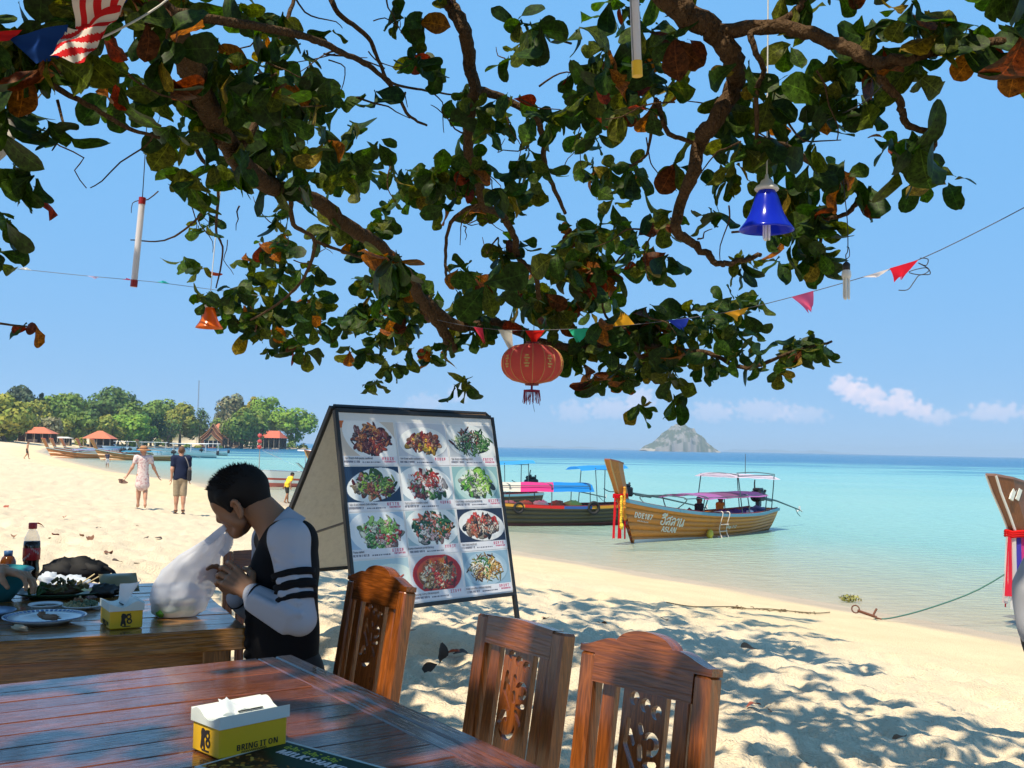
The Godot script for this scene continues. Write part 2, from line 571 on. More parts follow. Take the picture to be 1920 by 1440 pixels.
func far_land() -> void:
	# the limestone islet and the low hills beyond it, skyline heights in metres along its length
	var rock := noise(0.018, 5, FastNoiseLite.TYPE_SIMPLEX_SMOOTH, 40)
	rock.fractal_type = FastNoiseLite.FRACTAL_RIDGED
	var prof := Curve.new()
	prof.max_value = 80.0
	for p in [[0.0, 3], [0.04, 14], [0.14, 24], [0.25, 40], [0.35, 54], [0.45, 65], [0.53, 70], [0.57, 68], [0.61, 57], [0.69, 54], [0.72, 45], [0.79, 40], [0.83, 27], [0.91, 17], [0.98, 8], [1.0, 1]]:
		prof.add_point(Vector2(p[0], p[1]), 0, 0, Curve.TANGENT_LINEAR, Curve.TANGENT_LINEAR)
	var g := Geo.new()
	var nx := 90
	var nz := 30
	var pts := []
	for j in nz + 1:
		for i in nx + 1:
			var u := i / float(nx)
			var w := j / float(nz) * 2.0 - 1.0
			var hh: float = prof.sample(u) * pow(maxf(0.0, 1.0 - absf(w) ** 2.2), 0.55)
			var n := rock.get_noise_2d(u * 170.0 + w * 12.0, w * 60.0)
			hh = hh * (0.94 + 0.16 * n * (1.0 if absf(w) > 0.1 else 0.3)) - 1.0
			pts.append(Vector3(318.0 + 172.0 * u + 6.0 * w, hh, -2500.0 + w * 55.0 + 8.0 * n))
	g.smooth = true
	for j in nz:
		for i in nx:
			var a: Vector3 = pts[j * (nx + 1) + i]
			var b: Vector3 = pts[j * (nx + 1) + i + 1]
			var d: Vector3 = pts[(j + 1) * (nx + 1) + i + 1]
			var e: Vector3 = pts[(j + 1) * (nx + 1) + i]
			var nn := (b - a).cross(e - a).normalized()
			var t := rock.get_noise_2d(a.x * 0.9, a.y * 2.2)
			g.col = Color(0.25, 0.235, 0.215).lerp(Color(0.085, 0.10, 0.065), smoothstep(-0.20, 0.40, t + absf(nn.y) - 0.60))
			if a.y < 4.0 + 3.0 * t: g.col = Color(0.34, 0.30, 0.24)
			g.q(a, e, d, b)
	struct("rocky_island", g, vmat(0.95, 0.1))
	for k in 2:
		g = Geo.new()
		g.smooth = true
		g.col = Color(0.05, 0.075, 0.05)
		var x0: float = [-220.0, 2500.0][k]
		var x1: float = [1700.0, 4450.0][k]
		var top: float = [42.0, 56.0][k]
		var f := noise(0.0022, 4, FastNoiseLite.TYPE_SIMPLEX_SMOOTH, 50 + k)
		var last := []
		for i in 61:
			var u := i / 60.0
			var hh := top * pow(sin(PI * u), 0.6) * (0.6 + 0.7 * f.get_noise_1d(u * 1500.0))
			var x := lerpf(x0, x1, u)
			var row := [Vector3(x, -2, -13000), Vector3(x, hh * 0.7, -13100), Vector3(x, hh, -13200), Vector3(x, -2, -13500)]
			if last.size():
				for m in 3: g.q(last[m], row[m], row[m + 1], last[m + 1])
			last = row
		struct("distant_hills", g, vmat(0.95, 0.1))


# ---------------------------------------------------------------- the sea almond tree over the terrace
func leaf_mesh(g: Geo, tr: Transform3D, sd: int) -> void:   # obovate, folded at the midrib, drooping and waved; one unit long from the stalk along +y
	var r := RandomNumberGenerator.new()
	r.seed = sd
	var droop := r.randf_range(0.0, 0.75)
	var fold := r.randf_range(0.10, 0.55)
	var wave := r.randf_range(0.01, 0.09)
	var ph := r.randf() * TAU
	var wid := r.randf_range(0.27, 0.37)
	var tip := r.randf_range(0.0, 0.03)
	var last := []
	g.smooth = true
	var span := [0.0, 0.14, 0.30, 0.46, 0.62, 0.77, 0.89, 0.965, 1.0]
	var girth := [0.05, 0.20, 0.46, 0.72, 0.92, 1.0, 0.88, 0.60, 0.24]
	for i in 9:
		var y: float = span[i]
		var w: float = wid * girth[i]
		var z := -droop * y * y
		var ya := y * (1.0 - 0.25 * droop * y) + (tip if i == 8 else 0.0)
		var n1 := wave * sin(ph + y * 9.0) - fold * w
		var n2 := wave * sin(ph + 2.0 + y * 8.0) - fold * w
		var bite := 1.0 - (0.38 * r.randf() if r.randf() < 0.22 else 0.0)
		var row := [tr * Vector3(-w * bite, ya - 0.02, z - n1), tr * Vector3(0, ya, z), tr * Vector3(w, ya - 0.02, z - n2)]
		if last.size():
			var v0: float = span[maxi(i - 1, 0)]
			var v1: float = span[i]
			g.t(last[0], last[1], row[1], Vector2(0, v0), Vector2(0.5, v0), Vector2(0.5, v1))
			g.t(last[0], row[1], row[0], Vector2(0, v0), Vector2(0.5, v1), Vector2(0, v1))
			g.t(last[1], last[2], row[2], Vector2(0.5, v0), Vector2(1, v0), Vector2(1, v1))
			g.t(last[1], row[2], row[1], Vector2(0.5, v0), Vector2(1, v1), Vector2(0.5, v1))
		last = row
	g.smooth = false

func leaf_texture() -> ImageTexture:   # pale veins on a mottled blade
	var w := 96
	var h := 192
	var im := Image.create(w, h, false, Image.FORMAT_RGB8)
	var f := noise(0.03, 4)
	for y in h:
		for x in w:
			var u := absf(x - w / 2.0) / (w / 2.0)
			var vein := 0.0
			vein = maxf(vein, 1.0 - smoothstep(0.02, 0.05, u))
			var k := fposmod(y / float(h) * 9.0 - u * 1.3, 1.0)
			vein = maxf(vein, 0.55 * (1.0 - smoothstep(0.03, 0.10, minf(k, 1.0 - k))) * (1.0 - u))
			var m := 0.66 + 0.30 * f.get_noise_2d(x, y)
			if f.get_noise_2d(x * 3.0 + 500.0, y * 3.0) > 0.36: m *= 0.62
			m = clampf(m + 0.34 * vein, 0.0, 1.0)
			im.set_pixel(x, y, Color(m, m, m * 0.94))
	return ImageTexture.create_from_image(im)

const LEAF_TONES := [[0.024, 0.052, 0.010], [0.036, 0.074, 0.012], [0.055, 0.095, 0.015], [0.090, 0.120, 0.018], [0.13, 0.14, 0.020], [0.24, 0.040, 0.012], [0.34, 0.105, 0.014], [0.13, 0.045, 0.016], [0.070, 0.140, 0.018], [0.26, 0.18, 0.03]]

func pick_tone(warm: float) -> int:
	var r := rng.randf()
	if r < warm: return [5, 6, 6, 7, 9][rng.randi() % 5]
	return [0, 0, 1, 1, 1, 2, 2, 3, 3, 4, 8][rng.randi() % 11]

func bark() -> StandardMaterial3D:
	var m := mat(Color(0.74, 0.70, 0.66), 0.92, 0.2)
	return tri(m, ntex(0.02, [Color(0.20, 0.17, 0.14), Color(0.50, 0.42, 0.33), Color(0.34, 0.28, 0.22), Color(0.64, 0.55, 0.44)], 5, FastNoiseLite.TYPE_SIMPLEX_SMOOTH, 91), Vector3(2.6, 1.6, 2.6), ntex(0.03, [], 5, FastNoiseLite.TYPE_SIMPLEX_SMOOTH, 92), 3.0)

func jag(pts: PackedVector3Array, per: int, amp: float) -> PackedVector3Array:   # the knotty wander of a branch
	var out := curve(pts, per)
	for i in range(1, out.size() - 1): out[i] += Vector3(rng.randf_range(-amp, amp), rng.randf_range(-amp, amp), rng.randf_range(-amp, amp))
	return out

func almond_tree() -> void:
	rng.seed = 404
	var t := thing("sea_almond_tree", "big leafy sea almond tree whose low boughs hang over the whole terrace", "tree", Vector3(-3.3, 1.4, 1.6))
	var o := t.position
	var bk := bark()
	var limb := func(pts: PackedVector3Array, r0: float, r1: float, called: String, wob := 0.10) -> PackedVector3Array:
		var p := jag(pts, 6, r0 * 0.16)
		var q := PackedVector3Array()
		for a in p: q.append(a - o)
		var g := Geo.new()
		tube(g, q, r0, r1, 12 if r0 > 0.04 else 7, wob)
		obj(called, g, bk, t)
		return p
	# the trunk stands out of view, behind and to the left; its boughs reach forward over the tables
	limb.call(PackedVector3Array([Vector3(-3.3, 1.25, 1.6), Vector3(-3.25, 2.3, 1.5), Vector3(-3.05, 3.5, 1.1), Vector3(-2.9, 4.3, 0.4)]), 0.30, 0.20, "trunk", 0.06)
	limb.call(PackedVector3Array([Vector3(-2.9, 4.25, 0.45), Vector3(-2.7, 5.0, -1.2), Vector3(-2.35, 5.35, -3.0), Vector3(-1.745, 4.962, -4.6)]), 0.17, 0.085, "branch")
	limb.call(PackedVector3Array([Vector3(-2.9, 4.2, 0.45), Vector3(-1.4, 5.2, -0.6), Vector3(0.1, 5.4, -2.2), Vector3(0.58, 4.984, -4.6)]), 0.15, 0.085, "branch")
	limb.call(PackedVector3Array([Vector3(-2.7, 4.9, -1.0), Vector3(-1.6, 5.6, -2.6), Vector3(-0.8, 5.75, -4.2), Vector3(-0.525, 5.858, -6.65)]), 0.09, 0.045, "branch")
	limb.call(PackedVector3Array([Vector3(-3.0, 3.9, 0.8), Vector3(-3.6, 5.0, 0.4), Vector3(-4.6, 5.6, -1.4), Vector3(-5.4, 5.6, -3.4)]), 0.13, 0.04, "branch")
	limb.call(PackedVector3Array([Vector3(-3.0, 3.7, 1.0), Vector3(-2.0, 4.8, 2.2), Vector3(-0.2, 5.3, 2.6), Vector3(1.8, 5.2, 2.4)]), 0.13, 0.04, "branch")
	limb.call(PackedVector3Array([Vector3(-1.4, 5.2, -0.6), Vector3(0.6, 5.5, -0.4), Vector3(2.4, 5.3, -0.9), Vector3(3.6, 5.0, -1.6)]), 0.09, 0.03, "branch")
	# the boughs in view
	limb.call(PackedVector3Array([Vector3(-1.745, 4.962, -4.6), Vector3(-1.701, 4.83, -4.81), Vector3(-1.645, 4.702, -5.01), Vector3(-1.657, 4.6, -5.42), Vector3(-1.661, 4.489, -6.04), Vector3(-1.598, 4.471, -6.65), Vector3(-1.422, 4.519, -7.27), Vector3(-1.256, 4.417, -7.67), Vector3(-1.047, 4.341, -8.09), Vector3(-0.874, 4.18, -8.5), Vector3(-0.749, 3.995, -8.91), Vector3(-0.595, 3.789, -9.11), Vector3(-0.534, 3.668, -9.32)]), 0.070, 0.045, "branch")
	limb.call(PackedVector3Array([Vector3(-0.773, 4.064, -8.91), Vector3(-0.527, 3.87, -9.11), Vector3(-0.179, 3.912, -9.32), Vector3(-0.01, 3.872, -9.32), Vector3(0.237, 3.776, -9.52), Vector3(0.631, 3.71, -9.52), Vector3(0.973, 3.791, -9.52), Vector3(1.366, 3.74, -9.52), Vector3(1.77, 3.671, -9.32), Vector3(2.059, 3.535, -9.11), Vector3(2.38, 3.664, -8.91), Vector3(2.682, 3.741, -8.7)]), 0.055, 0.010, "branch")
	limb.call(PackedVector3Array([Vector3(-0.525, 5.858, -6.65), Vector3(-0.451, 5.681, -6.65), Vector3(-0.352, 5.504, -6.65), Vector3(-0.33, 5.37, -6.86), Vector3(-0.29, 5.206, -6.86), Vector3(-0.331, 5.068, -7.06), Vector3(-0.342, 4.866, -7.27), Vector3(-0.274, 4.747, -7.47), Vector3(-0.233, 4.598, -7.67), Vector3(-0.107, 4.58, -7.88), Vector3(-0.011, 4.468, -8.09), Vector3(0.032, 4.315, -8.29), Vector3(0.154, 4.209, -8.29), Vector3(0.214, 4.024, -8.5)]), 0.050, 0.020, "branch")
	limb.call(PackedVector3Array([Vector3(-0.29, 5.206, -6.86), Vector3(-0.076, 5.194, -7.06), Vector3(0.111, 5.085, -7.06), Vector3(0.185, 5, -7.27), Vector3(0.21, 4.855, -7.47), Vector3(0.29, 4.73, -7.67), Vector3(0.383, 4.598, -7.88)]), 0.030, 0.014, "branch")
	limb.call(PackedVector3Array([Vector3(-0.245, 4.606, -7.67), Vector3(-0.394, 4.603, -7.88), Vector3(-0.519, 4.521, -8.09), Vector3(-0.556, 4.281, -8.29), Vector3(-0.553, 4.164, -8.5)]), 0.020, 0.010, "branch")
	limb.call(PackedVector3Array([Vector3(0.58, 4.984, -4.6), Vector3(0.667, 4.85, -4.6), Vector3(0.788, 4.753, -4.6), Vector3(0.898, 4.681, -4.6), Vector3(0.964, 4.584, -4.6), Vector3(1.028, 4.55, -4.81), Vector3(0.991, 4.447, -4.81), Vector3(0.917, 4.343, -4.81), Vector3(0.896, 4.3, -5.01), Vector3(0.866, 4.14, -5.01), Vector3(0.844, 4.071, -5.22), Vector3(0.818, 3.92, -5.22), Vector3(0.94, 3.894, -5.42), Vector3(1.03, 3.819, -5.42), Vector3(1.115, 3.784, -5.42), Vector3(1.339, 3.874, -5.62)]), 0.062, 0.012, "branch")
	limb.call(PackedVector3Array([Vector3(0.898, 4.693, -4.6), Vector3(1.008, 4.674, -4.5), Vector3(1.112, 4.64, -4.4), Vector3(1.234, 4.573, -4.3), Vector3(1.338, 4.476, -4.2), Vector3(1.435, 4.377, -4.1), Vector3(1.504, 4.35, -4), Vector3(1.641, 4.389, -4), Vector3(1.753, 4.373, -3.9), Vector3(1.958, 4.409, -3.9)]), 0.036, 0.020, "branch")
	limb.call(PackedVector3Array([Vector3(1.452, 4.373, -4.1), Vector3(1.465, 4.304, -4.1), Vector3(1.529, 4.228, -4.1), Vector3(1.546, 4.17, -4.1), Vector3(1.567, 4.12, -4.1), Vector3(1.652, 4.089, -4.1), Vector3(1.674, 4.042, -4.1), Vector3(1.637, 3.998, -4.1)]), 0.020, 0.010, "branch")
	limb.call(PackedVector3Array([Vector3(1.244, 4.832, -4.4), Vector3(1.216, 4.725, -4.4), Vector3(1.078, 4.639, -4.4), Vector3(1.004, 4.609, -4.4), Vector3(1.028, 4.52, -4.4), Vector3(1.084, 4.483, -4.5), Vector3(1.052, 4.379, -4.5), Vector3(1.081, 4.202, -4.6)]), 0.018, 0.010, "branch")
	limb.call(PackedVector3Array([Vector3(1.081, 4.202, -4.6), Vector3(1.281, 4.223, -4.81), Vector3(1.608, 4.21, -5.22), Vector3(1.817, 4.204, -5.42), Vector3(1.805, 4.139, -5.42), Vector3(1.749, 4.066, -5.42), Vector3(1.636, 4.024, -5.42), Vector3(1.614, 3.921, -5.42), Vector3(1.586, 3.85, -5.42)]), 0.020, 0.008, "branch")
	limb.call(PackedVector3Array([Vector3(-1.701, 4.83, -4.81), Vector3(-1.455, 4.867, -5.01), Vector3(-1.173, 4.971, -5.42), Vector3(-1.014, 5.038, -5.83), Vector3(-0.887, 5.092, -6.24), Vector3(-0.761, 5.018, -6.45), Vector3(-0.711, 4.946, -6.65), Vector3(-0.607, 4.944, -6.86)]), 0.026, 0.008, "branch")
	limb.call(PackedVector3Array([Vector3(-1.142, 5.499, -6.04), Vector3(-1.074, 5.354, -6.04), Vector3(-0.925, 5.292, -6.24), Vector3(-0.877, 5.205, -6.45), Vector3(-0.821, 5.157, -6.65), Vector3(-0.63, 5.25, -7.06), Vector3(-0.458, 5.296, -7.27)]), 0.018, 0.006, "branch")
	limb.call(PackedVector3Array([Vector3(-1.661, 4.489, -6.04), Vector3(-1.624, 4.679, -6.24), Vector3(-1.586, 4.984, -6.45), Vector3(-1.626, 5.3, -6.65), Vector3(-1.561, 5.676, -6.86), Vector3(-1.54, 5.989, -7.06)]), 0.026, 0.012, "branch")
	limb.call(PackedVector3Array([Vector3(-1.503, 4.444, -6.86), Vector3(-1.522, 4.299, -7.06), Vector3(-1.452, 4.264, -7.47), Vector3(-1.604, 4.063, -7.88), Vector3(-1.895, 3.909, -8.29), Vector3(-2.208, 3.824, -8.7)]), 0.018, 0.008, "branch")
	limb.call(PackedVector3Array([Vector3(-1.713, 4.599, -5.42), Vector3(-2.08, 4.69, -6.65), Vector3(-2.171, 4.67, -7.47), Vector3(-2.528, 4.589, -8.7), Vector3(-2.638, 4.523, -9.32), Vector3(-2.746, 4.211, -9.52)]), 0.017, 0.007, "branch")
	limb.call(PackedVector3Array([Vector3(-2.564, 4.702, -8.5), Vector3(-2.82, 4.56, -8.7), Vector3(-3.069, 4.52, -8.91), Vector3(-3.398, 4.563, -9.11)]), 0.011, 0.005, "branch")
	limb.call(PackedVector3Array([Vector3(-1.452, 4.264, -7.47), Vector3(-1.29, 4.235, -7.67), Vector3(-1.12, 4.217, -7.88), Vector3(-0.869, 4.167, -7.47)]), 0.013, 0.007, "branch")
	limb.call(PackedVector3Array([Vector3(0.679, 4.521, -5.01), Vector3(0.688, 4.441, -5.22), Vector3(0.687, 4.359, -5.42), Vector3(0.598, 4.294, -5.42)]), 0.011, 0.005, "branch")
	limb.call(PackedVector3Array([Vector3(0.692, 4.508, -5.01), Vector3(0.733, 4.363, -5.01), Vector3(0.825, 4.319, -5.01), Vector3(0.885, 4.294, -5.01)]), 0.014, 0.010, "branch")
	limb.call(PackedVector3Array([Vector3(-3.071, 3.455, -5.83), Vector3(-2.86, 3.435, -5.83), Vector3(-2.739, 3.425, -5.83)]), 0.008, 0.005, "branch")
	limb.call(PackedVector3Array([Vector3(-2.208, 4.386, -4), Vector3(-2.044, 4.342, -4.1), Vector3(-1.912, 4.249, -4.2), Vector3(-1.75, 4.173, -4.3), Vector3(-1.673, 4.138, -4.4), Vector3(-1.569, 4.128, -4.5)]), 0.018, 0.007, "branch")
	limb.call(PackedVector3Array([Vector3(1.07, 3.891, -9.52), Vector3(0.872, 3.996, -9.52), Vector3(0.803, 4.154, -9.32), Vector3(0.856, 4.375, -8.91), Vector3(0.968, 4.483, -8.5)]), 0.014, 0.007, "branch")
	var twigs := Geo.new()
	for i in 70:   # bare twigs between the boughs
		var p: Vector3 = [Vector3(-1.084, 5.122, -6.24), Vector3(-1.383, 4.988, -6.45), Vector3(-0.871, 5.067, -6.65), Vector3(-0.418, 4.764, -7.47), Vector3(0.156, 4.915, -7.27), Vector3(0.865, 4.219, -5.01), Vector3(1.08, 4.512, -4.5), Vector3(-2.13, 4.51, -8.29), Vector3(-2.438, 4.722, -8.29), Vector3(-0.149, 4.465, -8.09), Vector3(0.768, 4.079, -5.83), Vector3(0.092, 5.145, -6.24), Vector3(-1.776, 4.264, -4.3), Vector3(-1.118, 5.24, -6.04)][i % 14]
		p += Vector3(rng.randfn(0, 0.28), rng.randfn(0, 0.16), rng.randfn(0, 0.25))
		var dir := Vector3(rng.randfn(0, 1), rng.randfn(-0.5, 0.7), rng.randfn(0, 1)).normalized()
		var pts := PackedVector3Array()
		for k in 5:
			pts.append(p - o)
			p += dir * rng.randf_range(0.05, 0.13)
			dir = (dir + Vector3(rng.randfn(0, 0.45), rng.randfn(-0.1, 0.45), rng.randfn(0, 0.4))).normalized()
		tube(twigs, curve(pts, 2), rng.randf_range(0.004, 0.008), 0.0025, 5)
	var tw := obj("twigs", twigs, bk, t)
	tw.set_meta("kind", "stuff")
	# leaves grow in whorls at the twig ends
	var leaves := []   # [where, basis, size, tone]
	var whorl := func(p: Vector3, n: int, size: float, warm: float) -> void:
		var axis := Vector3(rng.randfn(0, 0.5), rng.randfn(-0.55, 0.45), rng.randfn(0.1, 0.5)).normalized()
		var a0 := rng.randf() * TAU
		for i in n:
			var side := axis.cross(Vector3(0.31, 0.2, 0.93)).normalized().rotated(axis, a0 + TAU * i / n + rng.randf_range(-0.4, 0.4))
			var y := (side * rng.randf_range(0.6, 1.1) + axis * rng.randf_range(0.1, 0.7) + Vector3(0, -0.42, 0)).normalized()
			var z := (axis * 0.8 + Vector3(0, 0.35, 0) + Vector3(rng.randfn(0, 0.35), rng.randfn(0, 0.35), rng.randfn(0, 0.35)))
			z = (z - y * z.dot(y)).normalized()
			leaves.append([p + Vector3(rng.randfn(0, 0.02), rng.randfn(0, 0.02), rng.randfn(0, 0.02)), Basis(y.cross(z), y, z).rotated(y, rng.randfn(0, 0.3)), size * rng.randf_range(0.6, 1.12), pick_tone(warm)])
	# leafy stretches: the line they follow, its spread, how many whorls, the leaf's length, the share of red ones
	var zones := [
		[PackedVector3Array([Vector3(-2.235, 4.557, -4.2), Vector3(-2.01, 4.472, -4.2), Vector3(-1.79, 4.563, -4.3), Vector3(-1.486, 4.635, -4.4)]), 0.170, 12, 0.235, 0.10],
		[PackedVector3Array([Vector3(-2.11, 4.268, -4.2), Vector3(-2.019, 4.168, -4.3), Vector3(-1.88, 4.08, -4.3)]), 0.100, 5, 0.250, 0.12],
		[PackedVector3Array([Vector3(-2.17, 3.988, -4.4), Vector3(-2.053, 3.921, -4.4)]), 0.050, 2, 0.230, 0.1],
		[PackedVector3Array([Vector3(-2.091, 4.258, -4.3), Vector3(-1.868, 4.391, -4.4), Vector3(-1.699, 4.432, -4.5), Vector3(-1.611, 4.348, -4.6)]), 0.150, 10, 0.220, 0.25],
		[PackedVector3Array([Vector3(-1.581, 4.135, -4.5), Vector3(-1.544, 4.088, -4.5)]), 0.040, 1, 0.250, 0.3],
		[PackedVector3Array([Vector3(-1.756, 4.809, -5.22), Vector3(-1.675, 4.697, -5.62), Vector3(-1.72, 4.644, -6.24), Vector3(-1.598, 4.615, -6.86), Vector3(-1.387, 4.615, -7.27)]), 0.205, 27, 0.234, 0.08],
		[PackedVector3Array([Vector3(-1.628, 4.977, -5.42), Vector3(-1.583, 4.94, -6.04), Vector3(-1.679, 4.776, -6.45)]), 0.213, 16, 0.219, 0.12],
		[PackedVector3Array([Vector3(-1.542, 5.271, -5.83), Vector3(-1.479, 5.214, -6.24), Vector3(-1.288, 5.162, -6.45), Vector3(-1.116, 5.045, -6.45)]), 0.183, 12, 0.223, 0.28],
		[PackedVector3Array([Vector3(-1.702, 4.979, -6.65), Vector3(-1.576, 4.819, -7.06), Vector3(-1.428, 4.744, -7.47), Vector3(-1.168, 4.913, -8.09), Vector3(-0.983, 5.013, -8.29)]), 0.171, 19, 0.230, 0.05],
		[PackedVector3Array([Vector3(-0.853, 5.015, -8.29), Vector3(-0.762, 4.821, -8.29), Vector3(-0.441, 4.872, -7.88)]), 0.094, 6, 0.227, 0.10],
		[PackedVector3Array([Vector3(-0.678, 3.867, -5.83)]), 0.032, 2, 0.293, 0.5],
		[PackedVector3Array([Vector3(-0.339, 3.852, -6.65), Vector3(-0.286, 3.784, -6.65)]), 0.055, 2, 0.275, 0.25],
		[PackedVector3Array([Vector3(-1.371, 4.653, -8.09), Vector3(-1.08, 4.487, -8.5), Vector3(-0.958, 4.184, -9.11)]), 0.191, 10, 0.243, 0.15],
		[PackedVector3Array([Vector3(-2.811, 4.632, -9.52), Vector3(-2.872, 4.308, -9.52), Vector3(-2.767, 4.112, -9.52)]), 0.124, 5, 0.205, 0.08],
		[PackedVector3Array([Vector3(-2.784, 4.789, -8.7), Vector3(-2.534, 4.749, -8.7)]), 0.084, 3, 0.192, 0.25],
		[PackedVector3Array([Vector3(-2.346, 4.724, -9.32), Vector3(-2.143, 4.571, -9.52), Vector3(-1.797, 4.528, -9.52)]), 0.161, 8, 0.218, 0.25],
		[PackedVector3Array([Vector3(-2.786, 4.068, -10.34), Vector3(-2.516, 3.966, -10.34), Vector3(-2.145, 4.027, -10.34), Vector3(-1.68, 3.905, -10.13), Vector3(-1.237, 3.84, -9.93), Vector3(-0.809, 3.776, -9.72), Vector3(-0.305, 3.913, -9.52)]), 0.213, 49, 0.243, 0.16],
		[PackedVector3Array([Vector3(-2.684, 4.402, -10.75), Vector3(-1.976, 4.274, -10.54), Vector3(-1.374, 4.174, -10.13), Vector3(-0.718, 4.181, -9.72)]), 0.200, 25, 0.243, 0.16],
		[PackedVector3Array([Vector3(-2.617, 3.803, -10.34), Vector3(-2.165, 3.799, -10.75)]), 0.062, 3, 0.218, 0.15],
		[PackedVector3Array([Vector3(-0.296, 4.352, -8.91), Vector3(-0.014, 4.06, -9.11), Vector3(0.181, 3.948, -9.32), Vector3(0.627, 3.981, -9.52)]), 0.208, 22, 0.243, 0.16],
		[PackedVector3Array([Vector3(-0.266, 4.925, -7.47), Vector3(-0.172, 4.752, -7.88), Vector3(-0.032, 4.905, -7.67), Vector3(0.366, 4.974, -7.67), Vector3(0.624, 4.893, -7.88)]), 0.161, 19, 0.233, 0.08],
		[PackedVector3Array([Vector3(-0.537, 4.84, -7.47), Vector3(-0.379, 4.725, -7.47)]), 0.080, 4, 0.205, 0.05],
		[PackedVector3Array([Vector3(0.388, 4.944, -8.09), Vector3(0.66, 4.74, -8.29), Vector3(0.637, 4.521, -8.5), Vector3(0.52, 4.377, -8.7), Vector3(0.834, 4.428, -8.7)]), 0.178, 22, 0.256, 0.16],
		[PackedVector3Array([Vector3(0.004, 5.302, -5.83), Vector3(0.151, 5.136, -6.04), Vector3(0.29, 5.049, -6.24), Vector3(0.504, 4.992, -6.45), Vector3(0.371, 5.27, -6.04)]), 0.182, 20, 0.243, 0.05],
		[PackedVector3Array([Vector3(-0.024, 4.509, -8.29), Vector3(-0.109, 4.373, -8.5)]), 0.095, 4, 0.217, 0.15],
		[PackedVector3Array([Vector3(0.473, 5.136, -5.42), Vector3(0.588, 5.022, -5.42), Vector3(0.705, 4.802, -5.22), Vector3(0.755, 4.777, -5.01)]), 0.144, 11, 0.198, 0.4],
		[PackedVector3Array([Vector3(0.565, 4.644, -5.42), Vector3(0.692, 4.575, -5.01), Vector3(0.782, 4.67, -5.01)]), 0.092, 6, 0.196, 0.35],
		[PackedVector3Array([Vector3(-0.521, 5.558, -6.45), Vector3(-0.746, 5.603, -6.65), Vector3(-0.655, 5.436, -6.86), Vector3(-0.633, 5.363, -7.06)]), 0.099, 6, 0.208, 0.25],
		[PackedVector3Array([Vector3(-0.336, 5.313, -7.06), Vector3(-0.535, 5.306, -7.27), Vector3(-0.148, 5.147, -7.06)]), 0.101, 7, 0.213, 0.1],
		[PackedVector3Array([Vector3(0.134, 4.8, -7.88), Vector3(0.736, 4.413, -6.65), Vector3(0.771, 4.397, -6.24)]), 0.111, 6, 0.198, 0.1],
		[PackedVector3Array([Vector3(1.079, 4.129, -7.06), Vector3(0.941, 4.204, -7.27)]), 0.079, 4, 0.225, 0.12],
		[PackedVector3Array([Vector3(1.002, 4.097, -5.62), Vector3(0.905, 4.19, -6.04)]), 0.053, 2, 0.184, 0.4],
		[PackedVector3Array([Vector3(0.982, 4.419, -5.22), Vector3(1.055, 4.397, -4.81), Vector3(1.181, 4.323, -4.81), Vector3(1.126, 4.225, -5.01), Vector3(1.038, 4.254, -5.22)]), 0.132, 15, 0.194, 0.06],
		[PackedVector3Array([Vector3(1.128, 4.403, -4.6), Vector3(1.245, 4.491, -4.5), Vector3(1.345, 4.383, -4.6)]), 0.090, 6, 0.190, 0.15],
		[PackedVector3Array([Vector3(1.281, 4.299, -4.81), Vector3(1.465, 4.258, -5.01), Vector3(1.69, 4.295, -5.22), Vector3(1.867, 4.225, -5.42), Vector3(1.698, 4.208, -5.42)]), 0.123, 15, 0.197, 0.14],
		[PackedVector3Array([Vector3(1.33, 3.977, -6.04), Vector3(1.465, 3.909, -5.83), Vector3(1.557, 4.019, -5.62), Vector3(1.674, 3.992, -5.62), Vector3(1.587, 3.843, -5.62)]), 0.105, 14, 0.194, 0.12],
		[PackedVector3Array([Vector3(1.197, 4.755, -4.5), Vector3(1.332, 4.621, -4.4)]), 0.080, 4, 0.170, 0.1],
		[PackedVector3Array([Vector3(1.392, 4.588, -4.1), Vector3(1.521, 4.557, -4.1), Vector3(1.61, 4.549, -4), Vector3(1.631, 4.421, -4)]), 0.100, 8, 0.235, 0.2],
		[PackedVector3Array([Vector3(1.563, 4.349, -4.1), Vector3(1.693, 4.336, -4)]), 0.050, 4, 0.200, 0.05],
		[PackedVector3Array([Vector3(1.749, 4.425, -3.8), Vector3(1.848, 4.325, -3.8), Vector3(1.807, 4.203, -3.8)]), 0.070, 5, 0.260, 0.35],
		[PackedVector3Array([Vector3(1.562, 4.055, -4.1), Vector3(1.626, 3.98, -4.1)]), 0.050, 2, 0.240, 0.0],
		[PackedVector3Array([Vector3(0.691, 3.906, -9.72), Vector3(0.994, 3.761, -9.72), Vector3(1.343, 3.919, -9.72), Vector3(1.66, 3.755, -9.52)]), 0.212, 33, 0.256, 0.14],
		[PackedVector3Array([Vector3(0.796, 3.607, -9.72), Vector3(1.075, 3.498, -9.52), Vector3(1.467, 3.408, -9.52)]), 0.149, 13, 0.243, 0.28],
		[PackedVector3Array([Vector3(1.51, 4.048, -9.52), Vector3(1.766, 4.076, -9.32), Vector3(2.008, 3.936, -9.32), Vector3(1.962, 3.597, -9.32)]), 0.160, 15, 0.230, 0.08],
		[PackedVector3Array([Vector3(1.817, 3.739, -9.32), Vector3(2.058, 3.582, -9.11), Vector3(2.242, 3.662, -8.91), Vector3(2.413, 3.691, -8.7), Vector3(2.548, 3.648, -8.7)]), 0.109, 15, 0.218, 0.08],
		[PackedVector3Array([Vector3(2.664, 3.676, -8.5)]), 0.036, 1, 0.218, 0.1],
		[PackedVector3Array([Vector3(2.099, 4.109, -9.52), Vector3(1.902, 4.204, -9.52)]), 0.062, 2, 0.205, 0.15],
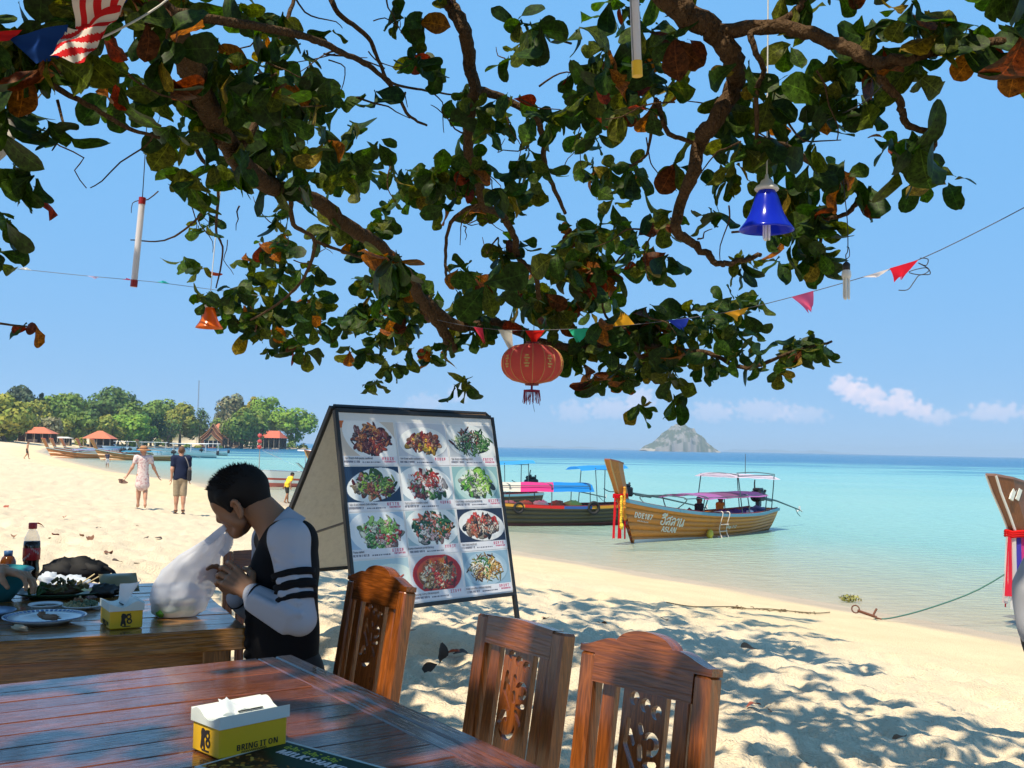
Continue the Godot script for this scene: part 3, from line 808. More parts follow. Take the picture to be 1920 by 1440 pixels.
		[PackedVector3Array([Vector3(0.803, 4.154, -9.32), Vector3(0.405, 4.306, -9.11)]), 0.147, 7, 0.243, 0.3],
		[PackedVector3Array([Vector3(-2.733, 4.048, -5.42)]), 0.041, 1, 0.211, 0.1], [PackedVector3Array([Vector3(-2.77, 3.431, -5.83)]), 0.021, 1, 0.141, 0.5], [PackedVector3Array([Vector3(-2.766, 3.862, -5.42), Vector3(-2.857, 3.667, -5.62)]), 0.052, 1, 0.170, 0.5],
	]
	for z in zones:
		var path: PackedVector3Array = z[0]
		var long := path.size() - 1
		for i in int(z[2] * 1.02 + 0.5):
			var p := path[0]
			if long > 0:
				var u := rng.randf() * long
				var k := mini(int(u), long - 1)
				p = path[k].lerp(path[k + 1], u - k)
			var sp: float = z[1]
			p += Vector3(rng.randfn(0, sp), rng.randfn(0, sp * 0.75), rng.randfn(0, sp * 1.6 + 0.12))
			whorl.call(p, rng.randi_range(4, 8), z[3] * rng.randf_range(0.78, 1.02), z[4] * 0.6)
	leaves.sort_custom(func(a, b): return (a[0] - Vector3(0, 2.8, 0)).length() / a[2] < (b[0] - Vector3(0, 2.8, 0)).length() / b[2])
	var tex := leaf_texture()
	var mats := []
	for c in LEAF_TONES:
		var m := mat(lin(c[0], c[1], c[2]).lightened(0.0), 0.5, 0.28)
		m.albedo_texture = tex
		m.albedo_color = lin(c[0] * 1.75, c[1] * 1.75, c[2] * 1.6)
		m.backlight_enabled = true
		m.backlight = lin(minf(1.0, c[0] * 11.0), minf(1.0, c[1] * 9.5), c[2] * 2.6)
		mats.append(m)
	var shapes := []
	for i in 16:
		var g := Geo.new()
		leaf_mesh(g, Transform3D.IDENTITY, 900 + i)
		shapes.append(g.mesh())
	for i in mini(300, leaves.size()):
		var l: Array = leaves[i]
		var m := obj("leaf", shapes[rng.randi() % 16], mats[l[3]], t)
		m.transform = Transform3D((l[1] as Basis).scaled_local(Vector3.ONE * l[2]), l[0] - o)
	# the rest, and the crown overhead that shades the terrace, as one mass for each tone
	for i in 1250:
		var p := Vector3(rng.randf_range(-6.2, 4.4), rng.randf_range(4.7, 6.0), rng.randf_range(-5.2, 4.4))
		if p.y - 2.8 < 0.50 * -p.z + 0.45 and p.z < 0.4: p.y = 2.8 + 0.50 * -p.z + 0.45 + rng.randf_range(0.0, 0.7)
		var gap := absf(sin(p.x * 2.1 + 1.0) * sin(p.z * 1.7 + 0.6))
		if gap < 0.10: continue
		whorl.call(p, rng.randi_range(5, 8), 0.24, 0.1)
	for i in 80:   # a thick part of the crown, over the tables
		var p := Vector3(rng.randf_range(-2.9, -0.9), 0, rng.randf_range(-3.5, -2.0))
		p.y = 2.8 - 0.50 * p.z + 0.45 + rng.randf_range(0.0, 0.8)
		whorl.call(p, rng.randi_range(6, 8), 0.25, 0.1)
	for i in 460:   # the crown goes on above the picture, out over the sand
		var z := rng.randf_range(-11.5, -4.6)
		var p := Vector3(rng.randf_range(-5.0, 1.6), 2.8 - 0.50 * z + 0.5 + rng.randf_range(0.0, 0.9), z)
		if absf(sin(p.x * 1.9 + 0.4) * sin(p.z * 1.5)) < 0.10: continue
		whorl.call(p, rng.randi_range(5, 8), 0.27, 0.1)
	for tone in LEAF_TONES.size():
		for shape in 2:
			var where := []
			for i in range(300, leaves.size()):
				if leaves[i][3] == tone and i % 2 == shape: where.append(leaves[i])
			if where.is_empty(): continue
			var mm := MultiMesh.new()
			mm.transform_format = MultiMesh.TRANSFORM_3D
			mm.mesh = shapes[(tone * 3 + shape * 5) % 16]
			mm.instance_count = where.size()
			for i in where.size():
				mm.set_instance_transform(i, Transform3D((where[i][1] as Basis).scaled_local(Vector3.ONE * where[i][2]), where[i][0] - o))
			var mi := MultiMeshInstance3D.new()
			mi.name = "foliage"; mi.multimesh = mm; mi.material_override = mats[tone]
			mi.set_meta("kind", "stuff")
			t.add_child(mi, true)
	print("leaves ", leaves.size())


# ---------------------------------------------------------------- wood
func wood(c: Color, rough: float, along: int, sd: int, coat := 0.5) -> StandardMaterial3D:   # along: 0 x, 1 y, 2 z is the grain
	var m := mat(c, rough, 0.5)
	if not M.has("grain"):
		M.grain = ntex(0.012, [grey(0.55), grey(0.9), grey(0.72), grey(1.0), grey(0.66), grey(0.95)], 5, FastNoiseLite.TYPE_SIMPLEX_SMOOTH, 61)
		M.pores = ntex(0.02, [], 4, FastNoiseLite.TYPE_SIMPLEX_SMOOTH, 62)
	var s := Vector3(7, 7, 7)
	s[along] = 0.55
	tri(m, M.grain, s, M.pores, 0.16)
	m.uv1_offset = Vector3(sd * 0.37, sd * 0.61, sd * 0.13)
	m.clearcoat_enabled = coat > 0.0
	m.clearcoat = coat; m.clearcoat_roughness = rough * 0.6
	return m

func toward(f: Vector3) -> float: return atan2(-f.x, -f.z)   # the turn that points -z along f

# planks run along local x, from the corner the table spreads to +x and to -z
func make_table(label: String, corner: Vector3, along: Vector3, a: float, b: float, c: Color, shine: float, sd: int, thick: float, end_board: bool) -> Node3D:
	var turn := atan2(-along.z, along.x)
	var bs := Basis(Vector3.UP, turn)
	var foot := corner + bs * Vector3(a / 2, 0, -b / 2)
	foot.y = ground_at(foot.x, foot.z) - 0.03
	var t := thing("wooden_table", label, "table", foot, turn)
	var top := corner.y - foot.y
	rng.seed = sd
	var tones := []
	for i in 4: tones.append(wood((c * rng.randf_range(0.72, 1.25)).linear_to_srgb(), shine, 0, sd + i))
	var wz := wood((c * 0.9).linear_to_srgb(), shine, 2, sd + 9)
	var wy := wood((c * 0.9).linear_to_srgb(), shine + 0.15, 1, sd + 7, 0.2)
	var e := 0.105 if end_board else 0.0
	var n := int(round(b / 0.098))
	var w := b / n
	for i in n:
		var g := Geo.new()
		var tilt := Basis(Vector3.RIGHT, rng.randf_range(-0.008, 0.008)) * Basis(Vector3.BACK, rng.randf_range(-0.0015, 0.0015))
		bx(g, Transform3D(tilt, Vector3(0, top - thick / 2 + rng.randf_range(-0.0012, 0.0), b / 2 - w * (i + 0.5))), Vector3(a - 2 * e - 0.004, thick, w - rng.randf_range(0.002, 0.0045)), 0.0025)
		obj("plank", g, tones[rng.randi() % 4], t)
	if end_board:
		for s: int in [-1, 1]:
			for k in 2:
				var g := Geo.new()
				bx(g, at(Vector3(s * (a / 2 - 0.027 - 0.053 * k), top - thick / 2 - 0.001 * k, 0)), Vector3(0.050, thick, b), 0.004)
				obj("end_board", g, wz, t)
	for s: int in [-1, 1]:
		var g := Geo.new()
		bx(g, at(Vector3(0, top - thick - 0.055, s * (b / 2 - 0.075))), Vector3(a - 0.16, 0.108, 0.028), 0.003)
		obj("apron", g, tones[1], t)
		g = Geo.new()
		bx(g, at(Vector3(s * (a / 2 - 0.075), top - thick - 0.055, 0)), Vector3(0.028, 0.108, b - 0.19), 0.003)
		obj("apron", g, wz, t)
		for r: int in [-1, 1]:
			g = Geo.new()
			bx(g, at(Vector3(s * (a / 2 - 0.085), (top - thick) / 2 - 0.001, r * (b / 2 - 0.10))), Vector3(0.088, top - thick - 0.002, 0.088), 0.005)
			obj("leg", g, wy, t)
	return t

func stroke(p: Vector2, a: Vector2, b: Vector2, r: float) -> float:
	return p.distance_to(Geometry2D.get_closest_point_to_segment(p, a, b)) - r

func carving(p: Vector2) -> float:   # positive where the carved panel keeps its wood; p.x -1..1, p.y 0..1 (scaled by the panel)
	var x := p.x * 0.058
	var y := p.y * 0.40
	var q := Vector2(x, y)
	var d := 1.0
	# curls of the antlers at the top
	for k in 3:
		var cx := -0.027 + 0.031 * k
		var cy := 0.382 - 0.009 * k
		d = minf(d, maxf(q.distance_to(Vector2(cx, cy)) - 0.0125, 0.008 - q.distance_to(Vector2(cx + 0.005, cy - 0.005))))
	# the long slit of the neck, left
	d = minf(d, stroke(q, Vector2(-0.036, 0.338), Vector2(-0.040, 0.292), 0.0045))
	d = minf(d, stroke(q, Vector2(-0.040, 0.292), Vector2(-0.014, 0.250), 0.0048))
	d = minf(d, stroke(q, Vector2(-0.030, 0.318), Vector2(-0.018, 0.296), 0.0035))
	# the ringed curl, right
	var ring := absf(q.distance_to(Vector2(0.027, 0.302)) - 0.0175) - 0.0046
	if q.x < 0.018 and q.y < 0.306: ring = 1.0
	d = minf(d, ring)
	d = minf(d, stroke(q, Vector2(0.0, 0.292), Vector2(0.003, 0.272), 0.0055))
	d = minf(d, stroke(q, Vector2(-0.004, 0.332), Vector2(0.0, 0.322), 0.0055))
	# two leaves beside the back
	d = minf(d, stroke(q, Vector2(0.018, 0.262), Vector2(0.042, 0.266), 0.0048))
	d = minf(d, stroke(q, Vector2(0.016, 0.248), Vector2(0.036, 0.222), 0.0050))
	d = minf(d, stroke(q, Vector2(-0.034, 0.236), Vector2(-0.044, 0.214), 0.0075))
	d = minf(d, stroke(q, Vector2(-0.026, 0.240), Vector2(-0.020, 0.222), 0.0045))
	# the crescent over the body
	d = minf(d, maxf(q.distance_to(Vector2(-0.012, 0.205)) - 0.031, 0.034 - q.distance_to(Vector2(-0.016, 0.218))))
	d = minf(d, stroke(q, Vector2(0.034, 0.128), Vector2(0.036, 0.140), 0.0035))
	# between the legs
	d = minf(d, stroke(q, Vector2(-0.038, 0.075), Vector2(-0.044, 0.030), 0.0065))
	d = minf(d, stroke(q, Vector2(-0.018, 0.082), Vector2(-0.022, 0.034), 0.0055))
	d = minf(d, stroke(q, Vector2(0.004, 0.078), Vector2(0.004, 0.026), 0.0085))
	d = minf(d, stroke(q, Vector2(0.027, 0.084), Vector2(0.024, 0.036), 0.0055))
	d = minf(d, stroke(q, Vector2(0.044, 0.074), Vector2(0.046, 0.030), 0.0045))
	return d - 0.0012

func make_chair(label: String, top: Vector3, face: Vector3, crest: bool, sd: int) -> Node3D:   # top: the middle of the back's upper edge
	face = face.normalized()
	var foot := top + face * 0.245
	foot.y = ground_at(foot.x, foot.z) - 0.015
	var t := thing("wooden_chair", label, "chair", foot, toward(face), "carved wooden chairs at the tables")
	var hh := top.y - foot.y
	var c := Color(0.33, 0.088, 0.013)
	var wy := wood(c.linear_to_srgb(), 0.27, 1, sd)
	var wx := wood((c * 0.85).linear_to_srgb(), 0.25, 0, sd + 3)
	var wl := wood((c * 1.3).linear_to_srgb(), 0.3, 1, sd + 5)
	var w := 0.352
	var g: Geo
	var back := func(y: float) -> float: return 0.165 + 0.075 * clampf((y - 0.44) / 0.49, 0.0, 1.0)
	var lean := Basis(Vector3.RIGHT, atan2(0.075, 0.49))
	for s: int in [-1, 1]:
		g = Geo.new()
		var xx: float = s * (w / 2 - 0.021)
		beam(g, Vector3(xx, 0, 0.175), Vector3(xx, 0.44, 0.165), 0.042, 0.046, 0.004, Vector3.RIGHT)
		beam(g, Vector3(xx, 0.436, 0.1645), Vector3(xx, hh - (0.012 if crest else 0.004), 0.24), 0.042, 0.046, 0.006, Vector3.RIGHT)
		obj("stile", g, wy, t)
		g = Geo.new()
		beam(g, Vector3(xx, 0, -0.165), Vector3(xx, 0.405, -0.165), 0.042, 0.042, 0.004, Vector3.RIGHT)
		obj("leg", g, wy, t)
		g = Geo.new()
		beam(g, Vector3(xx, 0.16, -0.143), Vector3(xx, 0.16, 0.150), 0.022, 0.034, 0.003)
		obj("stretcher", g, wy, t)
		g = Geo.new()
		var y0 := 0.505
		var y1 := hh - 0.066
		beam(g, Vector3(s * 0.099, y0, back.call(y0)), Vector3(s * 0.099, y1, back.call(y1)), 0.038, 0.02, 0.003, Vector3.RIGHT)
		obj("slat", g, wl if s < 0 else wy, t)
	# the top rail, plain with rounded corners or with a scalloped crest
	var poly := PackedVector2Array()
	var x := w / 2 - 0.043
	if crest:
		x = w / 2 + 0.002
		poly = PackedVector2Array([Vector2(-x + 0.044, -0.072), Vector2(x - 0.044, -0.072), Vector2(x - 0.044, -0.012), Vector2(x, -0.012), Vector2(x, 0.004)])
		for k in range(1, 56):
			var u := 1.0 - 2.0 * k / 56.0
			var au := absf(u)
			var y: float = 0.002 + 0.024 * smoothstep(0.0, 1.0, (1.0 - au) / 0.52)
			if au < 0.44: y = 0.016 + 0.036 * sqrt(maxf(0.0, 1.0 - pow(au / 0.44, 2.0)))
			poly.append(Vector2(u * x, y))
		poly.append_array([Vector2(-x, 0.004), Vector2(-x, -0.012), Vector2(-x + 0.044, -0.012)])
	else:
		poly = PackedVector2Array([Vector2(-x, -0.072), Vector2(x, -0.072), Vector2(x, -0.003), Vector2(0.02, 0.003), Vector2(-0.02, 0.003), Vector2(-x, -0.003)])
	g = Geo.new()
	prism(g, poly, Transform3D(lean, Vector3(0, hh, 0.240)), 0.034 if not crest else 0.038)
	obj("top_rail", g, wx, t)
	g = Geo.new()
	bx(g, Transform3D(lean, Vector3(0, 0.48, back.call(0.48))), Vector3(w - 0.086, 0.06, 0.028), 0.003)
	obj("lower_rail", g, wx, t)
	g = Geo.new()
	var ph := hh - 0.066 - 0.505
	plate(g, func(p: Vector2) -> float: return carving(Vector2(-p.x / 0.058, p.y / ph)), Vector2(-0.058, 0), Vector2(0.058, ph), Vector2i(46, 130), 0.016, Transform3D(lean, Vector3(0, 0.505, back.call(0.505))))
	obj("carved_panel", g, wy, t)
	g = Geo.new()
	bx(g, at(Vector3(0, 0.425, -0.012)), Vector3(w, 0.03, 0.345), 0.008)
	obj("seat", g, wx, t)
	for z in [-0.165, 0.150]:
		g = Geo.new()
		bx(g, at(Vector3(0, 0.375, z)), Vector3(w - 0.088, 0.06, 0.022), 0.003)
		obj("seat_rail", g, wx, t)
	return t

func furniture() -> void:
	make_table("long varnished red brown table in front, planks running across it", Vector3(-0.609, 2.2, -2.998), Vector3(-0.825, 0, 0.565), 1.35, 1.75, Color(0.20, 0.060, 0.022), 0.15, 11, 0.032, true)
	make_table("golden brown table crowded with plates and food, behind the varnished one", Vector3(-1.349, 2.2, -4.495), Vector3(-0.905, 0, 0.425), 1.8, 1.2, Color(0.34, 0.15, 0.032), 0.16, 21, 0.07, false)
	make_chair("scalloped carved chair farthest up the red table, against the menu board", Vector3(-0.413, 2.35, -3.45), Vector3(-0.77, 0, 0.64), true, 31)
	make_chair("carved chair with plain straight top rail, between the two scalloped ones", Vector3(0.048, 2.367, -2.626), Vector3(-0.805, 0, 0.594), false, 41)
	make_chair("scalloped carved chair nearest the camera, at the lower middle edge", Vector3(0.305, 2.36, -2.247), Vector3(-0.727, 0, 0.687), true, 51)
	make_chair("dark chair on the far side of the food table, behind the man's hands", Vector3(-1.11, 2.315, -4.74), Vector3(0.35, 0, 0.93), false, 71)


# ---------------------------------------------------------------- lettering
func words(called: String, text: String, height: float, m: Material, parent: Node, tr: Transform3D, bold := true, place = null) -> MeshInstance3D:   # middle of the text at tr; place bends it over a surface
	var tm := TextMesh.new()
	var f := SystemFont.new()
	f.font_names = PackedStringArray(["Droid Sans"]); f.font_weight = 700 if bold else 400
	tm.font = f; tm.text = text; tm.font_size = 32; tm.pixel_size = height / 23.0; tm.depth = height * 0.04
	tm.curve_step = 4.0
	var o := MeshInstance3D.new()
	o.name = called
	if place == null:
		o.mesh = tm; o.transform = tr
	else:
		var arr := tm.get_mesh_arrays()
		var g := Geo.new()
		var vs: PackedVector3Array = arr[Mesh.ARRAY_VERTEX]
		var ix: PackedInt32Array = arr[Mesh.ARRAY_INDEX]
		for i in range(0, ix.size(), 3):
			g.t(place.call(vs[ix[i]]), place.call(vs[ix[i + 2]]), place.call(vs[ix[i + 1]]))
		o.mesh = g.mesh()
	o.material_override = m
	parent.add_child(o, true)
	return o

func ink(im: Image, x: float, y: float, rx: float, ry: float, ang: float, c: Color, soft := 0.0) -> void:   # an ellipse of colour
	var r := maxf(rx, ry)
	var w := im.get_width()
	var h := im.get_height()
	var ca := cos(ang)
	var sa := sin(ang)
	for yy in range(maxi(0, int(y - r)), mini(h, int(y + r) + 2)):
		for xx in range(maxi(0, int(x - r)), mini(w, int(x + r) + 2)):
			var dx := xx - x
			var dy := yy - y
			var u := (dx * ca + dy * sa) / rx
			var v := (-dx * sa + dy * ca) / ry
			var d := u * u + v * v
			if d < 1.0:
				var k := c
				if soft > 0.0: k = c.lerp(im.get_pixel(xx, yy), smoothstep(1.0 - soft, 1.0, d))
				im.set_pixel(xx, yy, k)

func scribble(im: Image, x: float, y: float, w: float, h: float, c: Color, blocky: bool) -> void:   # a line of small foreign script
	var cx := x
	while cx < x + w - h * 0.5:
		if blocky:
			im.fill_rect(Rect2i(int(cx), int(y), int(h * 0.75), 1), c)
			im.fill_rect(Rect2i(int(cx + h * 0.35), int(y), 1, int(h)), c)
			if rng.randf() < 0.7: im.fill_rect(Rect2i(int(cx), int(y + h * 0.5), int(h * 0.8), 1), c)
			if rng.randf() < 0.6: im.fill_rect(Rect2i(int(cx), int(y + h - 1), int(h * 0.8), 1), c)
			if rng.randf() < 0.5: im.fill_rect(Rect2i(int(cx), int(y), 1, int(h)), c)
			cx += h * 1.05
		else:
			im.fill_rect(Rect2i(int(cx), int(y), 1, int(h)), c)
			im.fill_rect(Rect2i(int(cx), int(y), int(h * 0.5), 1), c)
			if rng.randf() < 0.6: im.fill_rect(Rect2i(int(cx + h * 0.45), int(y), 1, int(h)), c)
			if rng.randf() < 0.3: im.fill_rect(Rect2i(int(cx), int(y + h - 1), int(h * 0.5), 1), c)
			cx += h * 0.8

func dish_photo(k: int) -> Image:
	var w := 160
	var h := 112
	var im := Image.create(w, h, false, Image.FORMAT_RGB8)
	im.fill(Color(0.90, 0.90, 0.91))
	rng.seed = 7000 + k
	var grounds := ["d8c9b8", "c9cdd6", "b9bfc6", "1f3350", "9db4c4", "8fb9bb", "a9c4dc", "a8c2c8", "2b3145", "b4d0d8", "d9dde2", "8fb0c4"]
	var plates := ["eef0f0", "eef0ee", "dfe4e4", "e8eef0", "eef2f2", "b8d6d0", "e6eef4", "eef3f0", "e9e9e6", "dfeee6", "b81f1a", "a5c0d0"]
	var foods := [["7d2412", "a23a18", "5a1a10", "c2601e", "3c1a10", "d98a3a"], ["8a3a14", "b0541c", "e8b818", "5c2a12", "d8a070", "7a1f10"], ["2c5a1a", "47802a", "6a9a3c", "1c3212", "c8d0a0", "8a3a20"],
		["5d8a22", "a8c83a", "8a2418", "c8703a", "e0c8a0", "3a5a18"], ["b02a1a", "d8d4d8", "4a7a34", "8a3a34", "e8e0d0", "c0503a"], ["8ac23c", "b4dc60", "d8e0c0", "6a6a60", "5a9a30", "e8ecd8"],
		["8abf50", "cf4038", "d8b0a8", "4a8a34", "e8ead0", "a8d070"], ["2f6a2c", "e88a2c", "e6b8b0", "f0e4d4", "1f4a22", "d86a50"], ["6a4a34", "e0d4c0", "2a2420", "a8603c", "c8a888", "c83a2c"],
		["d8482a", "e87a34", "4f9a34", "e8d0b8", "f0e8d8", "8abf40"], ["e08a34", "f0d0a0", "d83020", "c89a5a", "f4e4c4", "a85a2a"], ["e0b04c", "c88a34", "f0d890", "7a4a20", "f4ecd8", "3f7a34"]]
	var ph := int(h * 0.80)
	im.fill_rect(Rect2i(3, 2, w - 6, ph - 2), Color(grounds[k]))
	if k == 0:
		for y in 18:
			for x in 30 - y: im.set_pixel(3 + x, 2 + y, Color("c8641e"))
	var cx: float = w * (0.5 + [0.03, 0.02, 0.0, 0.02, -0.03, 0.0, 0.05, 0.0, 0.0, 0.04, 0.0, -0.02][k])
	var cy: float = ph * [0.52, 0.58, 0.54, 0.52, 0.56, 0.52, 0.58, 0.50, 0.52, 0.62, 0.54, 0.52][k]
	var big_r: float = [0.52, 0.47, 0.56, 0.50, 0.53, 0.45, 0.56, 0.53, 0.48, 0.50, 0.47, 0.45][k]
	var tilt: float = [0.5, 0.0, 0.25, -0.2, 0.1, 0.0, 0.15, 0.0, 0.12, -0.15, 0.0, 0.0][k]
	var flat: float = [1.15, 0.95, 0.95, 0.9, 1.05, 1.25, 1.1, 1.1, 0.95, 0.9, 1.2, 1.1][k]
	ink(im, cx + 3, cy + 4, w * big_r, ph * big_r * flat, tilt, Color(grounds[k]).darkened(0.3), 0.3)
	ink(im, cx, cy, w * big_r, ph * big_r * flat, tilt, Color(plates[k]))
	ink(im, cx - 1, cy - 1, w * big_r * 0.82, ph * big_r * flat * 0.80, tilt, Color(plates[k]).lightened(0.25) if k != 10 else Color("d8562a"))
	var rx: float = w * big_r * [0.66, 0.70, 0.80, 0.80, 0.74, 0.78, 0.70, 0.80, 0.80, 0.66, 0.80, 0.84][k]
	var ry: float = ph * big_r * flat * [0.74, 0.62, 0.78, 0.80, 0.78, 0.78, 0.74, 0.80, 0.72, 0.66, 0.82, 0.80][k]
	for i in 300:
		var a := rng.randf() * TAU
		var q := sqrt(rng.randf()) * (1.0 - 0.35 * i / 300.0)
		var patch := int(fposmod(a / TAU * 6.0 + q * 2.0, 6.0))
		var c := Color(foods[k][patch if rng.randf() < 0.55 else rng.randi() % 6])
		c.s = minf(1.0, c.s * 1.15)
		c = c.darkened(0.4) if i < 60 else c.lightened(rng.randf_range(0.0, 0.25))
		var big := rng.randf_range(2.5, 11.0) * (1.2 - i / 360.0)
		var slim := rng.randf_range(0.2, 0.8)
		if k in [2, 11, 9]: slim *= 0.4
		var px: float = cx + cos(a + tilt) * q * rx
		var py: float = cy + sin(a + tilt) * q * ry
		var turn := rng.randf() * TAU
		ink(im, px + 1.0, py + 1.5, big * 1.3, maxf(1.2, big * slim), turn, c.darkened(0.55))
		ink(im, px, py, big * 1.25, maxf(1.0, big * slim * 0.92), turn, c)
		if rng.randf() < 0.4: ink(im, px - big * 0.3, py - big * slim * 0.35, big * 0.45, maxf(0.8, big * slim * 0.22), turn, c.lightened(0.45))
	# a photograph has no bleed over its own edge
	im.fill_rect(Rect2i(0, 0, w, 2), Color(0.92, 0.92, 0.92)); im.fill_rect(Rect2i(0, 0, 3, h), Color(0.92, 0.92, 0.92)); im.fill_rect(Rect2i(w - 3, 0, 3, h), Color(0.92, 0.92, 0.92))
	im.fill_rect(Rect2i(0, ph, w, h - ph), Color(0.90, 0.90, 0.92))
	var dark := Color(0.07, 0.07, 0.16)
	scribble(im, 5, ph + 12, 46, 5, dark, false)
	scribble(im, 56, ph + 14, 52, 3, Color(0.3, 0.3, 0.36), false)
	scribble(im, w - 46, ph + 3, 40, 7, Color(0.72, 0.10, 0.26), true)
	if k % 3 != 1: scribble(im, w - 40, ph + 12, 34, 4, Color(0.72, 0.15, 0.3), true)
	return im

func menu_board() -> void:
	var t := thing("menu_board", "tall white folding menu board with twelve dish photographs, on the sand", "menu board", Vector3(-0.75, 1.24, -7.85))
	var o := t.position
	var black := mat(lin(0.012, 0.012, 0.013), 0.5)
	var white := mat(lin(0.74, 0.74, 0.73), 0.45)
	var cream := mat(lin(0.74, 0.72, 0.64), 0.6)
	tri(cream, ntex(0.015, [grey(0.88), grey(1.0), grey(0.96)], 4), Vector3(2, 2, 2))
	var x := Vector3(0.704, 0, -0.710)
	var top := Vector3(-0.70, 3.035, -7.855)
	for s in [0, 1]:
		var low: Vector3 = top + (Vector3(0.21, -1.375, 0.205) if s == 0 else Vector3(-0.55, -1.24, -0.50))
		var y := (top - low).normalized()
		var z := x.cross(y).normalized()
		var b := Basis(x, y, z)
		var len := top.distance_to(low)
		var mid := (top + low) / 2 - o
		if s == 1: mid -= z * 0.05
		var tr := Transform3D(b, mid)
		var g := Geo.new()
		bx(g, tr * Transform3D(Basis.IDENTITY, Vector3(0, 0, 0)), Vector3(1.52, len - 0.02, 0.012), 0.0)
		obj("panel", g, white if s == 0 else cream, t)
		for k: int in [-1, 1]:
			g = Geo.new()
			var foot: Vector3 = low + x * k * 0.765 - y * 0.42
			var gy := ground_at(foot.x, foot.z) - 0.05
			foot = low + x * k * 0.765 - y * (low.y - gy) / y.y
			beam(g, foot - o - z * (0.05 if s == 1 else 0.0), top + x * k * 0.765 - o - z * (0.05 if s == 1 else 0.0), 0.03, 0.035, 0.003, x)
			obj("leg", g, black, t)
		for k: int in [-1, 1]:
			g = Geo.new()
			bx(g, tr * Transform3D(Basis.IDENTITY, Vector3(0, k * (len / 2 + 0.0), 0)), Vector3(1.50, 0.030, 0.033), 0.003)
			obj("rail", g, black, t)
		if s == 0:
			var says := ["Stir fried chili paste seafood", "Stir fried with cashew nuts", "Stir fried mixed vegetable", "Stir-fried sweet chili chicken", "Spicy glass noodles salad", "Clear soup chicken/pork/shrimp", "Tuna salad", "Rama steamed pork/shrimp", "Stir fried seafood", "Papaya salad", "Panang curry chicken/pork", "Fried noodles chicken/shrimp"]
			var navy := mat(lin(0.012, 0.012, 0.045), 0.5)
			for k in 12:
				var px := -0.755 + 0.503 * (k % 3)
				var py := len / 2 - 0.068 - 0.329 * (k / 3)
				g = Geo.new()
				var q := func(u, v): return tr * Vector3(px + 0.500 * u, py - 0.325 * v, 0.0085 + 0.0012 * sin(u * 5.0 + k) * v)
				for i in 4: g.q(q.call(i / 4.0, 1.0), q.call((i + 1) / 4.0, 1.0), q.call((i + 1) / 4.0, 0.0), q.call(i / 4.0, 0.0))
				for i in g.u.size(): g.u[i].x = (g.u[i].x + int(i / 6)) / 4.0
				var pm := mat(Color(1.0, 1.0, 1.0), 0.25, 0.5)
				pm.albedo_texture = ImageTexture.create_from_image(dish_photo(k))
				var ph := obj("menu_photo", g, pm, t)
				var im: String = says[k]
				words("caption", im, 0.014, navy, ph, tr * Transform3D(Basis.IDENTITY, Vector3(px + 0.02 + im.length() * 0.0042, py - 0.276, 0.0115)), false)
	# the stays that keep the two halves apart
	for k: int in [-1, 1]:
		var g := Geo.new()
		beam(g, top + Vector3(0.08, -0.78, 0.07) + x * k * 0.74 - o, top + Vector3(-0.46, -0.98, -0.42) + x * k * 0.74 - o, 0.025, 0.012, 0.0, x)
		obj("stay", g, black, t)
	for k in 2:
		var g := Geo.new()
		bx(g, Transform3D(Basis(x, Vector3.UP, x.cross(Vector3.UP)) * Basis(Vector3.BACK, 0.01), top - o + x * (-0.42 + 0.92 * k) + Vector3(-0.03, 0.012, -0.03)), Vector3([0.66, 0.40][k], 0.016, 0.10), 0.004)
		obj("top_tape", g, mat(lin([0.03, 0.20][k], [0.03, 0.13][k], [0.03, 0.08][k]), 0.4), t)

# ---------------------------------------------------------------- things that hang in the tree
func cfl(parent: Node3D, p: Vector3, s: float) -> void:
	var b := Geo.new()
	lathe(b, at(p), [Vector2(0.0, -0.002 * s), Vector2(0.018 * s, 0), Vector2(0.023 * s, 0.012 * s), Vector2(0.021 * s, 0.035 * s), Vector2(0.013 * s, 0.048 * s), Vector2(0.013 * s, 0.065 * s), Vector2(0.0, 0.066 * s)], 16)
	obj("bulb_base", b, mat(lin(0.72, 0.72, 0.70), 0.4), parent)
	var gl := mat(lin(0.80, 0.80, 0.78), 0.2)
	for k in 3:
		var g := Geo.new()
		var a := TAU * k / 3.0 + 0.4
		var d := Vector3(cos(a), 0, sin(a)) * 0.0115 * s
		var e := Vector3(-sin(a), 0, cos(a)) * 0.006 * s
		tube(g, curve(PackedVector3Array([p + d + e, p + d + e - Vector3(0, 0.045, 0) * s, p + d + e - Vector3(0, 0.088, 0) * s, p + d - Vector3(0, 0.098, 0) * s, p + d - e - Vector3(0, 0.088, 0) * s, p + d - e - Vector3(0, 0.045, 0) * s, p + d - e]), 3), 0.0052 * s, 0.0052 * s, 8)
		obj("bulb_tube", g, gl, parent)

func cord(parent: Node3D, pts: PackedVector3Array, r: float, m: Material, called := "cord") -> void:
	var g := Geo.new()
	tube(g, curve(pts, 4), r, r, 6)
	obj(called, g, m, parent)

